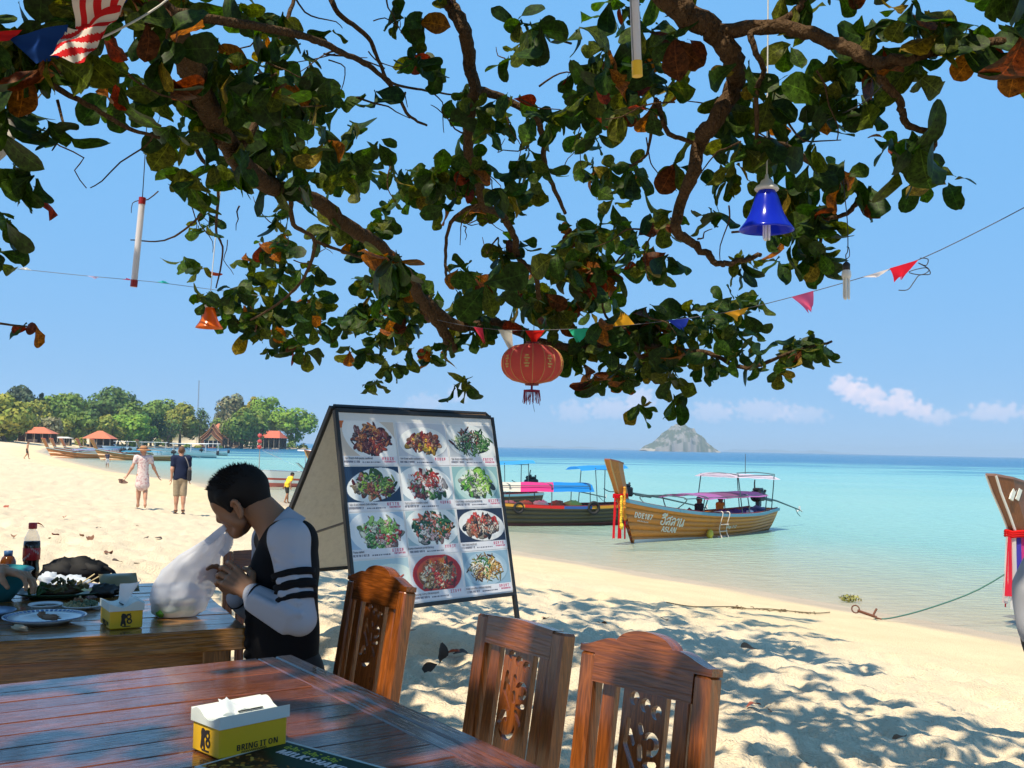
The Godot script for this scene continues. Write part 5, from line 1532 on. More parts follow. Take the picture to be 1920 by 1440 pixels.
func table_things() -> void:
	tissue_box("yellow tissue box with a pale wavy lid on the near red table", Vector3(-0.521, 2.2015, -2.084), 0.807, false)
	tissue_box("yellow tissue box with a white tissue standing up, on the food table", Vector3(-1.248, 2.2015, -3.404), -1.013, true)
	# the laminated menu
	var x := Vector3(0.80, 0, 0.60)
	var z := Vector3(-0.60, 0, 0.80)
	var t := thing("menu_card", "green laminated drinks menu at the bottom edge of the near table", "menu", Vector3(-0.436, 2.2025, -2.116) + x * 0.15 + z * 0.105, atan2(-x.z, x.x))
	var g := Geo.new()
	bx(g, at(Vector3(0, 0.0012, 0)), Vector3(0.308, 0.0024, 0.222), 0.0008)
	obj("laminate", g, mat(lin(0.55, 0.58, 0.55), 0.5, 0.3), t)
	g = Geo.new()
	g.q(Vector3(-0.146, 0.0027, 0.102), Vector3(0.146, 0.0027, 0.102), Vector3(0.146, 0.0027, -0.102), Vector3(-0.146, 0.0027, -0.102))
	var pm := mat(Color.WHITE, 0.5, 0.25)
	pm.albedo_texture = menu_print()
	obj("printed_sheet", g, pm, t)
	words("lettering", "MILK SHAKE", 0.022, mat(lin(0.75, 0.66, 0.66), 0.4), t, Transform3D(Basis(Vector3.RIGHT, -PI / 2), Vector3(-0.022, 0.0032, -0.052)))
	# bottles
	var y := 2.2
	t = thing("cola_bottle", "cola bottle with red cap and red label, tallest thing on the food table", "bottle", Vector3(-2.010, y, -4.42))
	g = Geo.new()
	lathe(g, at(Vector3.ZERO), [Vector2(0, 0.002), Vector2(0.027, 0.0), Vector2(0.033, 0.012), Vector2(0.0335, 0.05), Vector2(0.030, 0.075), Vector2(0.0325, 0.10), Vector2(0.0335, 0.145), Vector2(0.032, 0.165), Vector2(0, 0.166)], 28)
	obj("cola", g, mat(lin(0.012, 0.004, 0.003), 0.08), t)
	g = Geo.new()
	lathe(g, at(Vector3.ZERO), [Vector2(0.0322, 0.1655), Vector2(0.028, 0.185), Vector2(0.019, 0.205), Vector2(0.0135, 0.215), Vector2(0.0135, 0.222)], 28)
	var clear := mat(Color(0.9, 0.9, 0.88, 0.22), 0.05)
	clear.transparency = BaseMaterial3D.TRANSPARENCY_ALPHA
	obj("neck", g, clear, t)
	g = Geo.new()
	lathe(g, at(Vector3.ZERO), [Vector2(0, 0.217), Vector2(0.0165, 0.217), Vector2(0.0170, 0.222), Vector2(0.0170, 0.239), Vector2(0.0155, 0.242), Vector2(0, 0.242)], 24)
	obj("cap", g, mat(lin(0.50, 0.010, 0.015), 0.35), t)
	g = Geo.new()
	lathe(g, at(Vector3.ZERO), [Vector2(0.0337, 0.088), Vector2(0.0345, 0.09), Vector2(0.0347, 0.135), Vector2(0.0340, 0.138)], 28)
	var lb := obj("label", g, mat(lin(0.42, 0.010, 0.015), 0.35), t)
	g = Geo.new()
	for k in 2:
		var pts := PackedVector3Array()
		for i in 15:
			var a := PI * 0.5 - 0.75 + 0.075 * i + 1.1 * k - 0.6
			pts.append(Vector3(cos(a) * 0.0349, 0.112 + 0.008 * sin(i * 1.9) + 0.002 * i * (1 - 2 * k), sin(a) * 0.0349))
		tube(g, pts, 0.0011, 0.0011, 5)
	obj("white_script", g, mat(lin(0.7, 0.66, 0.64), 0.4), lb)
	t = thing("sauce_bottle", "small amber bottle with a blue cap at the left edge", "bottle", Vector3(-2.155, y, -4.52))
	g = Geo.new()
	lathe(g, at(Vector3.ZERO), [Vector2(0, 0.0), Vector2(0.030, 0.0), Vector2(0.032, 0.008), Vector2(0.032, 0.065), Vector2(0.024, 0.085), Vector2(0.016, 0.092), Vector2(0, 0.093)], 24)
	obj("glass", g, mat(lin(0.09, 0.028, 0.004), 0.1), t)
	g = Geo.new()
	lathe(g, at(Vector3.ZERO), [Vector2(0, 0.09), Vector2(0.0175, 0.09), Vector2(0.018, 0.112), Vector2(0.0, 0.113)], 20)
	obj("cap", g, mat(lin(0.03, 0.10, 0.25), 0.4), t)
	t = thing("cup", "cup with a crimson band and a wire handle at the left edge", "cup", Vector3(-2.265, y, -4.50))
	g = Geo.new()
	lathe(g, at(Vector3.ZERO), [Vector2(0, 0), Vector2(0.042, 0), Vector2(0.050, 0.085), Vector2(0.050, 0.100), Vector2(0.047, 0.100), Vector2(0.040, 0.006), Vector2(0, 0.005)], 28)
	obj("cup_body", g, mat(lin(0.40, 0.02, 0.07), 0.35), t)
	g = Geo.new()
	lathe(g, at(Vector3.ZERO), [Vector2(0.0507, 0.090), Vector2(0.0515, 0.092), Vector2(0.0515, 0.101), Vector2(0.049, 0.103)], 28)
	obj("rim", g, mat(lin(0.7, 0.66, 0.66), 0.35), t)
	g = Geo.new()
	tube(g, curve(PackedVector3Array([Vector3(-0.05, 0.095, 0.0), Vector3(-0.035, 0.135, 0.01), Vector3(0.02, 0.145, 0.01), Vector3(0.047, 0.13, 0.005), Vector3(0.05, 0.095, 0.0)]), 4), 0.0025, 0.0025, 6)
	obj("handle", g, mat(lin(0.6, 0.55, 0.56), 0.3), t)
	g = Geo.new()
	for k in 3:
		var pts := PackedVector3Array()
		for i in 11: pts.append(Vector3(0.0492 * sin(0.30 + 0.22 * k + 0.09 * cos(TAU * i / 10.0)), 0.062 + 0.011 * sin(TAU * i / 10.0), 0.0492 * cos(0.30 + 0.22 * k + 0.09 * cos(TAU * i / 10.0))))
		tube(g, pts, 0.0016, 0.0016, 5)
	obj("white_lettering", g, mat(lin(0.7, 0.68, 0.68), 0.4), t)
	# bowl and dishes
	t = thing("bowl", "big teal plastic bowl under the reaching hand", "bowl", Vector3(-1.915, y, -3.86))
	g = Geo.new()
	lathe(g, at(Vector3.ZERO), [Vector2(0, 0.0), Vector2(0.085, 0.0), Vector2(0.125, 0.05), Vector2(0.150, 0.105), Vector2(0.158, 0.112), Vector2(0.155, 0.116), Vector2(0.144, 0.104), Vector2(0.118, 0.05), Vector2(0.08, 0.008), Vector2(0, 0.007)], 44)
	obj("bowl_body", g, mat(lin(0.015, 0.17, 0.20), 0.35), t)
	t = thing("shoulder_bag", "black soft bag lying at the back of the food table", "bag", Vector3(-1.80, y, -4.36), 0.35)
	g = Geo.new()
	lump(g, Vector3(0, 0.055, 0), Vector3(0.135, 0.062, 0.07), 210)
	lump(g, Vector3(-0.06, 0.05, 0.02), Vector3(0.08, 0.058, 0.06), 211)
	lump(g, Vector3(0.07, 0.05, 0.0), Vector3(0.075, 0.055, 0.06), 212)
	obj("bag_body", g, mat(lin(0.008, 0.008, 0.010), 0.8), t)
	g = Geo.new()
	tube(g, curve(PackedVector3Array([Vector3(0.11, 0.07, 0.02), Vector3(0.15, 0.05, 0.05), Vector3(0.16, 0.015, 0.08), Vector3(0.13, 0.012, 0.12)]), 4), 0.008, 0.008, 6)
	obj("strap", g, mat(lin(0.012, 0.012, 0.014), 0.8), t)
	var white := mat(lin(0.72, 0.74, 0.76), 0.15)
	var blue := mat(lin(0.06, 0.14, 0.34), 0.2)
	t = thing("plate", "oval blue tray holding crumpled plastic and skewers, before the black bag", "plate", Vector3(-1.735, y, -4.16))
	g = Geo.new()
	dish(g, Vector3.ZERO, 0.125, 0.016, 0.7, 0.3)
	obj("plate_body", g, mat(lin(0.20, 0.27, 0.50), 0.3), t)
	var crumple := thing("plastic_wrap", "crumpled clear plastic wrap on the oval blue tray", "plastic wrap", Vector3(-1.765, y + 0.012, -4.16))
	g = Geo.new()
	for k in 5: lump(g, Vector3(-0.055 + 0.032 * k, 0.018 + 0.012 * sin(k * 2.1 + 0.8), 0.012 * sin(k * 4.0)), Vector3(0.045, 0.038 - 0.004 * k, 0.040), 220 + k)
	var film := mat(Color(0.80, 0.84, 0.90, 0.80), 0.3)
	film.transparency = BaseMaterial3D.TRANSPARENCY_ALPHA
	obj("wrap", g, film, crumple)
	for k in 2:
		t = thing("wooden_skewer", ["longer pale skewer leaning on the plastic wrap", "shorter pale skewer leaning on the plastic wrap"][k], "skewer", Vector3(-1.665 + 0.02 * k, y + 0.014, -4.12))
		g = Geo.new()
		tube(g, PackedVector3Array([Vector3(-0.03, 0.004, 0.01), Vector3(0.035, 0.055 - 0.008 * k, -0.02)]), 0.003, 0.0025, 6)
		obj("stick", g, mat(lin(0.62, 0.50, 0.28), 0.6), t)
	t = thing("plate", "dark green oval platter carrying a fried fish", "plate", Vector3(-1.70, y, -3.97), 0.25)
	g = Geo.new()
	dish(g, Vector3.ZERO, 0.165, 0.020, 0.62)
	obj("plate_body", g, mat(lin(0.02, 0.06, 0.03), 0.3), t)
	var fish := thing("fried_fish", "brown fried fish and greens heaped on the green platter", "food", Vector3(-1.70, y + 0.010, -3.97), 0.25)
	g = Geo.new()
	lump(g, Vector3(0.0, 0.016, 0), Vector3(0.115, 0.026, 0.045), 231)
	g.t(Vector3(-0.10, 0.02, 0), Vector3(-0.15, 0.022, 0.045), Vector3(-0.15, 0.03, -0.045))
	obj("fish_body", g, mat(lin(0.10, 0.045, 0.014), 0.45), fish)
	g = Geo.new()
	heap(g, Vector3(0.02, 0.022, 0.0), 0.085, 46, 0.020, 232)
	obj("herb_pieces", g, mat(lin(0.09, 0.075, 0.015), 0.5), fish)
	g = Geo.new()
	heap(g, Vector3(-0.05, 0.012, 0.03), 0.06, 24, 0.02, 233)
	obj("green_pieces", g, mat(lin(0.03, 0.08, 0.012), 0.5), fish)
	t = thing("saucer", "white-rimmed saucer of dark dipping sauce", "saucer", Vector3(-1.625, y, -3.70))
	g = Geo.new()
	dish(g, Vector3.ZERO, 0.058, 0.016)
	obj("saucer_body", g, white, t)
	g = Geo.new()
	lathe(g, at(Vector3.ZERO), [Vector2(0.047, 0.0135), Vector2(0.0, 0.0135)], 28)
	obj("sauce", g, mat(lin(0.035, 0.008, 0.006), 0.08), t)
	t = thing("plate", "small plate under the shredded fritter, right of the sauce", "plate", Vector3(-1.505, y, -3.72))
	g = Geo.new()
	dish(g, Vector3.ZERO, 0.066, 0.012)
	obj("plate_body", g, white, t)
	var fr := thing("fritter", "heap of shredded fritter and salad on the small plate", "food", Vector3(-1.505, y + 0.008, -3.72))
	g = Geo.new()
	heap(g, Vector3.ZERO, 0.05, 60, 0.017, 241)
	obj("shreds", g, mat(lin(0.42, 0.34, 0.18), 0.7), fr)
	g = Geo.new()
	heap(g, Vector3(0.012, 0.008, 0.01), 0.04, 26, 0.015, 242)
	obj("green_shreds", g, mat(lin(0.12, 0.17, 0.10), 0.6), fr)
	g = Geo.new()
	lump(g, Vector3(-0.012, 0.018, 0.008), Vector3(0.022, 0.016, 0.018), 243)
	obj("crust", g, mat(lin(0.22, 0.09, 0.03), 0.6), fr)
	t = thing("plate", "large white plate with a blue dotted rim at the table's front edge", "plate", Vector3(-1.505, y, -3.425))
	g = Geo.new()
	dish(g, Vector3.ZERO, 0.128, 0.022)
	obj("plate_body", g, white, t)
	g = Geo.new()
	for i in 52:
		var a := TAU * i / 52.0
		bx(g, Transform3D(Basis(Vector3.UP, -a) * Basis(Vector3.BACK, 0.33), Vector3(cos(a) * 0.117, 0.0222, sin(a) * 0.117)), Vector3(0.011, 0.0012, 0.0085), 0.0)
	tube_ring(g, 0.1275, 0.0235, 0.0013)
	obj("blue_rim_pattern", g, blue, t)
	var bit := thing("fish_piece", "leftover brown piece of fish on the large white plate", "food", Vector3(-1.485, y + 0.012, -3.42), -0.35)
	g = Geo.new()
	lump(g, Vector3(0, 0.008, 0), Vector3(0.050, 0.011, 0.015), 251)
	lump(g, Vector3(-0.035, 0.012, 0.0), Vector3(0.018, 0.013, 0.014), 252)
	obj("flesh", g, mat(lin(0.22, 0.11, 0.06), 0.6), bit)
	bit = thing("food_scrap", "pale chewed scrap lying on the bare table edge, front left", "food", Vector3(-1.515, y, -3.275), -0.5)
	g = Geo.new()
	lump(g, Vector3(0, 0.010, 0), Vector3(0.045, 0.011, 0.013), 255)
	obj("scrap", g, mat(lin(0.48, 0.38, 0.26), 0.7), bit)
	t = thing("plate", "blue and white dish cut off by the left edge", "plate", Vector3(-1.735, y, -3.52))
	g = Geo.new()
	dish(g, Vector3.ZERO, 0.085, 0.02)
	obj("plate_body", g, mat(lin(0.25, 0.36, 0.55), 0.2), t)
	# snack packets
	t = thing("snack_packet", "tan and black snack packet lying tilted behind the white-topped tissue box", "packet", Vector3(-1.50, y, -4.06), 0.5)
	g = Geo.new()
	g.smooth = true
	var pk := func(i, j):
		var u: float = -1.0 + i / 4.0
		var v: float = -1.0 + j / 4.0
		return Vector3(u * 0.07, 0.045 - 0.030 * v, v * 0.05 - 0.02) + Vector3(0, 1, 0.5) * 0.018 * (1.0 - u * u) * (1.0 - v * v)
	for i in 8:
		for j in 8:
			g.q(pk.call(i, j + 1), pk.call(i + 1, j + 1), pk.call(i + 1, j), pk.call(i, j))
	obj("packet_face", g, mat(lin(0.26, 0.21, 0.11), 0.3), t)
	g = Geo.new()
	lump(g, Vector3(-0.06, 0.025, 0.03), Vector3(0.055, 0.03, 0.04), 261)
	lump(g, Vector3(0.01, 0.02, 0.0), Vector3(0.06, 0.024, 0.045), 262)
	obj("black_wrapper", g, mat(lin(0.010, 0.010, 0.010), 0.35), t)
	plastic_bag()

func tube_ring(g: Geo, r: float, y: float, thick: float) -> void:
	var pts := PackedVector3Array()
	for i in 49: pts.append(Vector3(cos(TAU * i / 48.0) * r, y, sin(TAU * i / 48.0) * r))
	tube(g, pts, thick, thick, 5)

func plastic_bag() -> void:
	var t := thing("plastic_bag", "white translucent carrier bag pulled up by the handle beside the bent head", "bag", Vector3(-1.14, 2.2, -3.60))
	var o := t.position
	var rows := [[Vector3(-1.131, 2.198, -3.6), 0.072], [Vector3(-1.128, 2.218, -3.6), 0.105], [Vector3(-1.118, 2.263, -3.59), 0.122], [Vector3(-1.102, 2.313, -3.58), 0.120], [Vector3(-1.079, 2.367, -3.57), 0.106], [Vector3(-1.049, 2.412, -3.56), 0.083], [Vector3(-1.015, 2.449, -3.55), 0.056], [Vector3(-0.992, 2.473, -3.55), 0.036], [Vector3(-0.977, 2.488, -3.55), 0.020]]
	var f := noise(0.9, 3, FastNoiseLite.TYPE_SIMPLEX_SMOOTH, 270)
	var g := Geo.new()
	g.smooth = true
	var n := 56
	var m := 54
	var pt := func(i, j):
		var v: float = i / float(m) * (rows.size() - 1)
		var k := mini(int(v), rows.size() - 2)
		var w: float = smoothstep(0.0, 1.0, v - k) * 0.4 + (v - k) * 0.6
		var c: Vector3 = (rows[k][0] as Vector3).lerp(rows[k + 1][0], w) - o
		var r: float = lerpf(rows[k][1], rows[k + 1][1], w)
		var a: float = TAU * j / n
		var up: float = i / float(m)
		var fold: float = 0.04 * f.get_noise_3d(cos(a) * 5.0, sin(a) * 5.0, up * 7.0) + 0.13 * absf(sin(a * 3.5 + 1.5 * f.get_noise_2d(up * 3.0, 0.0))) * (0.35 + 0.65 * up) + 0.20 * f.get_noise_3d(cos(a) * 1.3, sin(a) * 1.3, up * 2.2)
		r *= 1.0 + fold - 0.08
		return c + Vector3(cos(a) * r * 0.86, sin(a + 0.6) * r * 0.10, sin(a) * r * 0.72)
	for i in m:
		for j in n: g.q(pt.call(i, j), pt.call(i, j + 1), pt.call(i + 1, j + 1), pt.call(i + 1, j))
	for j in n: g.t(pt.call(0, (j + 1) % n), pt.call(0, j), (rows[0][0] as Vector3) - o)
	var film := mat(Color(0.85, 0.86, 0.90, 0.72), 0.28, 0.5)
	film.transparency = BaseMaterial3D.TRANSPARENCY_ALPHA
	film.backlight_enabled = true; film.backlight = Color(0.82, 0.82, 0.86)
	obj("bag_film", g, film, t)
	for k in 2:   # the two handles
		g = Geo.new()
		g.smooth = true
		var loop := curve(PackedVector3Array([[Vector3(-1.017, 2.458, -3.53) - o, Vector3(-0.982, 2.486, -3.5) - o, Vector3(-0.953, 2.512, -3.5) - o, Vector3(-0.942, 2.518, -3.51) - o, Vector3(-0.933, 2.486, -3.51) - o, Vector3(-0.938, 2.453, -3.52) - o, Vector3(-0.958, 2.431, -3.53) - o], [Vector3(-1.017, 2.461, -3.58) - o, Vector3(-0.998, 2.485, -3.6) - o, Vector3(-0.976, 2.5, -3.6) - o, Vector3(-0.964, 2.497, -3.59) - o, Vector3(-0.959, 2.469, -3.58) - o, Vector3(-0.962, 2.437, -3.57) - o, Vector3(-0.977, 2.417, -3.56) - o]][k]), 4)
		for i in loop.size() - 1:
			var d := (loop[i + 1] - loop[i]).normalized()
			var s := d.cross(Vector3(0.1, 0.1, 1)).normalized() * (0.008 + 0.010 * absf(i / float(loop.size()) - 0.5))
			var b := Vector3(0, 0, 0.006)
			g.q(loop[i] - s, loop[i] + s, loop[i + 1] + s, loop[i + 1] - s)
			g.q(loop[i] + s + b, loop[i] - s + b, loop[i + 1] - s + b, loop[i + 1] + s + b)
		obj("handle", g, film, t)
	var box := thing("food_container", "green and clear food container inside the white carrier bag", "container", Vector3(-1.145, 2.2, -3.606) + Vector3(0, 0.003, 0), 0.5)
	g = Geo.new()
	bx(g, at(Vector3(0, 0.022, 0)), Vector3(0.13, 0.042, 0.10), 0.012)
	obj("container_body", g, mat(lin(0.08, 0.28, 0.03), 0.3), box)
	g = Geo.new()
	bx(g, at(Vector3(0, 0.048, 0)), Vector3(0.134, 0.010, 0.104), 0.004)
	obj("container_lid", g, mat(lin(0.40, 0.42, 0.30), 0.3), box)

# ---------------------------------------------------------------- litter on the sand
func litter() -> void:
	var spots := [[Vector3(-0.463, 1.292, -7.186), 0.20, "large dark curled dead leaf on the sand between the first two chairs"]]
	var browns := [lin(0.14, 0.055, 0.025), lin(0.22, 0.10, 0.045), lin(0.07, 0.045, 0.035), lin(0.30, 0.07, 0.035)]
	var t := thing("dead_leaf", spots[0][2], "leaf", spots[0][0] + Vector3(0, 0.02, 0), 0.8)
	var g := Geo.new()
	leaf_mesh(g, Transform3D(Basis(Vector3.RIGHT, 0.7).scaled(Vector3.ONE * 0.15), Vector3.ZERO), 61)
	leaf_mesh(g, Transform3D(Basis(Vector3.BACK, 1.7).scaled(Vector3.ONE * 0.13), Vector3(-0.03, 0.01, 0.02)), 62)
	obj("blade", g, mat(lin(0.02, 0.016, 0.014), 0.8), t)
	var px := [Vector3(-6.766, 1.42, -14.311), Vector3(-6.466, 1.414, -14.617), Vector3(-6.553, 1.411, -15.071), Vector3(-6.084, 1.385, -14.867), Vector3(-5.827, 1.384, -14.514), Vector3(-4.416, 1.393, -12.014), Vector3(-4.28, 1.371, -12.183), Vector3(-5.072, 1.415, -12.265), Vector3(-5.004, 1.381, -13.231), Vector3(-5.507, 1.277, -15.776), Vector3(-7.609, 1.406, -16.7), Vector3(-7.033, 1.27, -18.063), Vector3(-8.454, 1.284, -19.875), Vector3(-5.655, 1.231, -16.73), Vector3(-10.655, 1.351, -22.225), Vector3(-7.208, 1.151, -20.228), Vector3(-0.98, 1.308, -7.743), Vector3(-0.478, 1.255, -7.87), Vector3(-0.4, 1.245, -7.905), Vector3(-0.787, 1.215, -9.092), Vector3(0.448, 0.98, -11.238), Vector3(0.472, 1.132, -8.485), Vector3(1.579, 1.117, -6.927), Vector3(1.716, 1.105, -6.918), Vector3(0.986, 0.914, -11.535), Vector3(1.861, 0.767, -12.721), Vector3(1.535, 1.189, -5.717), Vector3(2.59, 0.941, -8.392), Vector3(2.508, 1.048, -6.615), Vector3(2.542, 0.816, -10.694), Vector3(-1.435, 1.24, -9.714), Vector3(-0.202, 1.341, -5.882)]
	rng.seed = 321
	var shapes := []
	for i in 4:
		g = Geo.new()
		leaf_mesh(g, Transform3D(Basis(Vector3.RIGHT, -1.35), Vector3.ZERO), 70 + i)
		shapes.append(g.mesh())
	for i in px.size():
		var m := obj("dead_leaf", shapes[i % 4], mat(browns[rng.randi() % 4], 0.8))
		m.position = px[i]
		m.position.y = ground_at(px[i].x, px[i].z) + 0.012
		m.rotation = Vector3(rng.randf_range(-0.3, 0.3), rng.randf() * TAU, rng.randf_range(-0.3, 0.3))
		m.scale = Vector3.ONE * rng.randf_range(0.10, 0.19)
		var where := "on the sunlit sand beyond the food table"
		if i > 15: where = "on the shaded sand between the menu board and the chairs"
		if i > 21: where = "on the dappled sand right of the chairs"
		tag(m, "dry brown fallen leaf lying " + where, "leaf", "fallen leaves on the sand")
	# rope and driftwood along the tide line
	t = thing("driftwood", "frayed rope and driftwood strung along the waterline right of the boats", "driftwood", Vector3(4.351, 0.341, -16.239))
	var o := t.position
	var line := [Vector3(2.29, 0.594, -15.143), Vector3(2.635, 0.574, -14.921), Vector3(3.391, 0.455, -15.794), Vector3(3.563, 0.446, -15.673), Vector3(4.006, 0.377, -16.174), Vector3(4.351, 0.341, -16.239), Vector3(4.821, 0.286, -16.438), Vector3(5.223, 0.215, -17.039)]
	var q := PackedVector3Array()
	for p in line: q.append(p - o + Vector3(0, 0.02, 0))
	cord(t, q, 0.008, mat(lin(0.16, 0.12, 0.06), 0.9), "frayed_rope")
	g = Geo.new()
	for i in 26:
		var p: Vector3 = (line[2] as Vector3).lerp(line[6], rng.randf()) - o
		var ang := rng.randf() * TAU
		var d := Vector3(cos(ang), 0.05, sin(ang)) * rng.randf_range(0.08, 0.22)
		tube(g, PackedVector3Array([p, p + d * 0.5 + Vector3(0, 0.02, 0), p + d]), 0.008, 0.005, 5)
	obj("sticks", g, mat(lin(0.13, 0.09, 0.045), 0.9), t)
	t = thing("seaweed_tuft", "small yellow-green tuft of weed in the shallows by the driftwood", "seaweed", Vector3(6.51, -0.032, -20.044))
	g = Geo.new()
	crown(g, Vector3(0, 0.08, 0), Vector3(0.22, 0.09, 0.18), 90, 0.035, Color(0.25, 0.24, 0.06), 77)
	obj("fronds", g, vmat(0.8), t)


# ---------------------------------------------------------------- people
func joined(parts: Array) -> ArrayMesh:
	var st := SurfaceTool.new()
	st.begin(Mesh.PRIMITIVE_TRIANGLES)
	for p in parts: st.append_from(p, 0, Transform3D.IDENTITY)
	return st.commit()

# d: where the fingers point, n: where the palm faces, th: the thumb's side; the fingers bend towards n
func hand_bones(w: Vector3, d: Vector3, n: Vector3, th: Vector3, curl: float, s := 1.0) -> Array:
	d = d.normalized()
	n = (n - d * n.dot(d)).normalized()
	th = (th - d * th.dot(d) - n * th.dot(n)).normalized()
	var out := []
	for k in 4:
		var o := th * (0.029 - 0.0195 * k) * s
		out.append([w + o * 0.45, w + o + d * 0.082 * s, 0.015 * s, 0.0115 * s])
	var long := [0.92, 1.0, 0.95, 0.76]
	for k in 4:
		var p := w + th * (0.031 - 0.0205 * k) * s + d * (0.086 - 0.004 * absf(k - 1)) * s
		var r := 0.0088 - (0.0012 if k == 3 else 0.0)
		var a := curl * (0.35 + 0.08 * k)
		for seg in 3:
			var dir := d * cos(a) + n * sin(a) + th * (0.10 - 0.07 * k)
			var q: Vector3 = p + dir.normalized() * ([0.043, 0.027, 0.021][seg] * float(long[k]) * s)
			out.append([p, q, r * s, (r - 0.001) * s])
			p = q
			r -= 0.0009
			a += curl * (0.75 if seg == 0 else 0.55)
	var p0 := w + th * 0.022 * s + d * 0.018 * s
	var p1 := p0 + (th * 0.75 + d * 0.55 + n * 0.35).normalized() * 0.042 * s
	var p2 := p1 + (th * 0.30 + d * 0.85 + n * (0.35 + 0.4 * curl)).normalized() * 0.032 * s
	var p3 := p2 + (d * 0.9 + n * (0.2 + 0.7 * curl) - th * 0.1).normalized() * 0.025 * s
	out.append([p0, p1, 0.0155 * s, 0.0115 * s]); out.append([p1, p2, 0.0112 * s, 0.0095 * s]); out.append([p2, p3, 0.0095 * s, 0.0080 * s])
	return out

func head_bones(c: Vector3, f: Vector3, u: Vector3, s := 1.0) -> Array:
	var r := f.cross(u)
	var out := [[c + (f * 0.030 + u * 0.018) * s, c + (f * -0.028 + u * 0.022) * s, 0.083 * s, 0.085 * s, r, 0.86], [c + (f * 0.045 - u * 0.025) * s, c + (f * 0.068 - u * 0.088) * s, 0.058 * s, 0.034 * s, r, 0.95], [c + (f * 0.074 - u * 0.098) * s, c + (f * 0.082 - u * 0.102) * s, 0.022 * s, 0.018 * s],
		[c + (f * 0.092 + u * 0.004) * s, c + (f * 0.112 - u * 0.034) * s, 0.010 * s, 0.0125 * s], [c + (f * 0.090 - u * 0.068) * s, c + (f * 0.090 - u * 0.066) * s, 0.016 * s, 0.016 * s, u, 0.55], [c + (f * 0.089 - u * 0.080) * s, c + (f * 0.089 - u * 0.082) * s, 0.015 * s, 0.015 * s, u, 0.55]]
	for k: int in [-1, 1]:
		var q: Vector3 = r * float(k)
		out.append([c + (f * 0.080 + q * 0.018 + u * 0.018) * s, c + (f * 0.068 + q * 0.046 + u * 0.016) * s, 0.014 * s, 0.012 * s])
		out.append([c + (f * 0.062 + q * 0.040 - u * 0.032) * s, c + (f * 0.030 + q * 0.052 - u * 0.060) * s, 0.024 * s, 0.022 * s])
		out.append([c + (q * 0.050 - u * 0.075 + f * 0.012) * s, c + (f * 0.055 + q * 0.026 - u * 0.105) * s, 0.020 * s, 0.016 * s])
		out.append([c + (f * 0.100 + q * 0.011 - u * 0.037) * s, c + (f * 0.104 + q * 0.010 - u * 0.037) * s, 0.008 * s, 0.008 * s])
	return out

func ear_bones(c: Vector3, f: Vector3, u: Vector3, s := 1.0) -> Array:
	var out := []
	var r := f.cross(u)
	for k: int in [-1, 1]:
		var q: Vector3 = r * float(k)
		var o := c + (q * 0.076 - f * 0.012 - u * 0.022) * s
		var last := Vector3.ZERO
		for i in 9:
			var a := -0.9 + i * 0.5
			var p: Vector3 = o + (u * cos(a) * 0.031 + f * -sin(a) * 0.017 - f * 0.004 + q * (0.006 + 0.008 * sin(maxf(a, 0.0) * 0.8))) * s
			if i > 0: out.append([last, p, 0.0052 * s, 0.0050 * s])
			last = p
		out.append([o - u * 0.024 * s, o + u * 0.016 * s, 0.010 * s, 0.011 * s, q, 0.45])
	return out

func features(t: Node3D, c: Vector3, f: Vector3, u: Vector3, s: float, hair: Color) -> void:   # eyes, brows and mouth
	var r := f.cross(u)
	var g := Geo.new()
	for k: int in [-1, 1]:
		var p := c + (f * 0.086 + r * 0.031 * k - u * 0.004) * s
		lathe(g, Transform3D(Basis(r, u, f), p), [Vector2(0, -0.006 * s), Vector2(0.010 * s, -0.004 * s), Vector2(0.013 * s, 0.0), Vector2(0.010 * s, 0.004 * s), Vector2(0, 0.006 * s)], 10)
	obj("eyes", g, mat(lin(0.35, 0.33, 0.30), 0.2), t)
	g = Geo.new()
	for k: int in [-1, 1]:
		tube(g, PackedVector3Array([c + (f * 0.096 + r * 0.014 * k + u * 0.017) * s, c + (f * 0.093 + r * 0.030 * k + u * 0.024) * s, c + (f * 0.079 + r * 0.048 * k + u * 0.020) * s]), 0.0045 * s, 0.003 * s, 5)
	obj("eyebrows", g, mat(hair, 0.8), t)

func limb_pair(a: Vector3, b: Vector3, d: Vector3, r0: float, r1: float, r2: float) -> Array:
	return [[a, b, r0, r1], [b, d, r1 * 1.04, r2]]

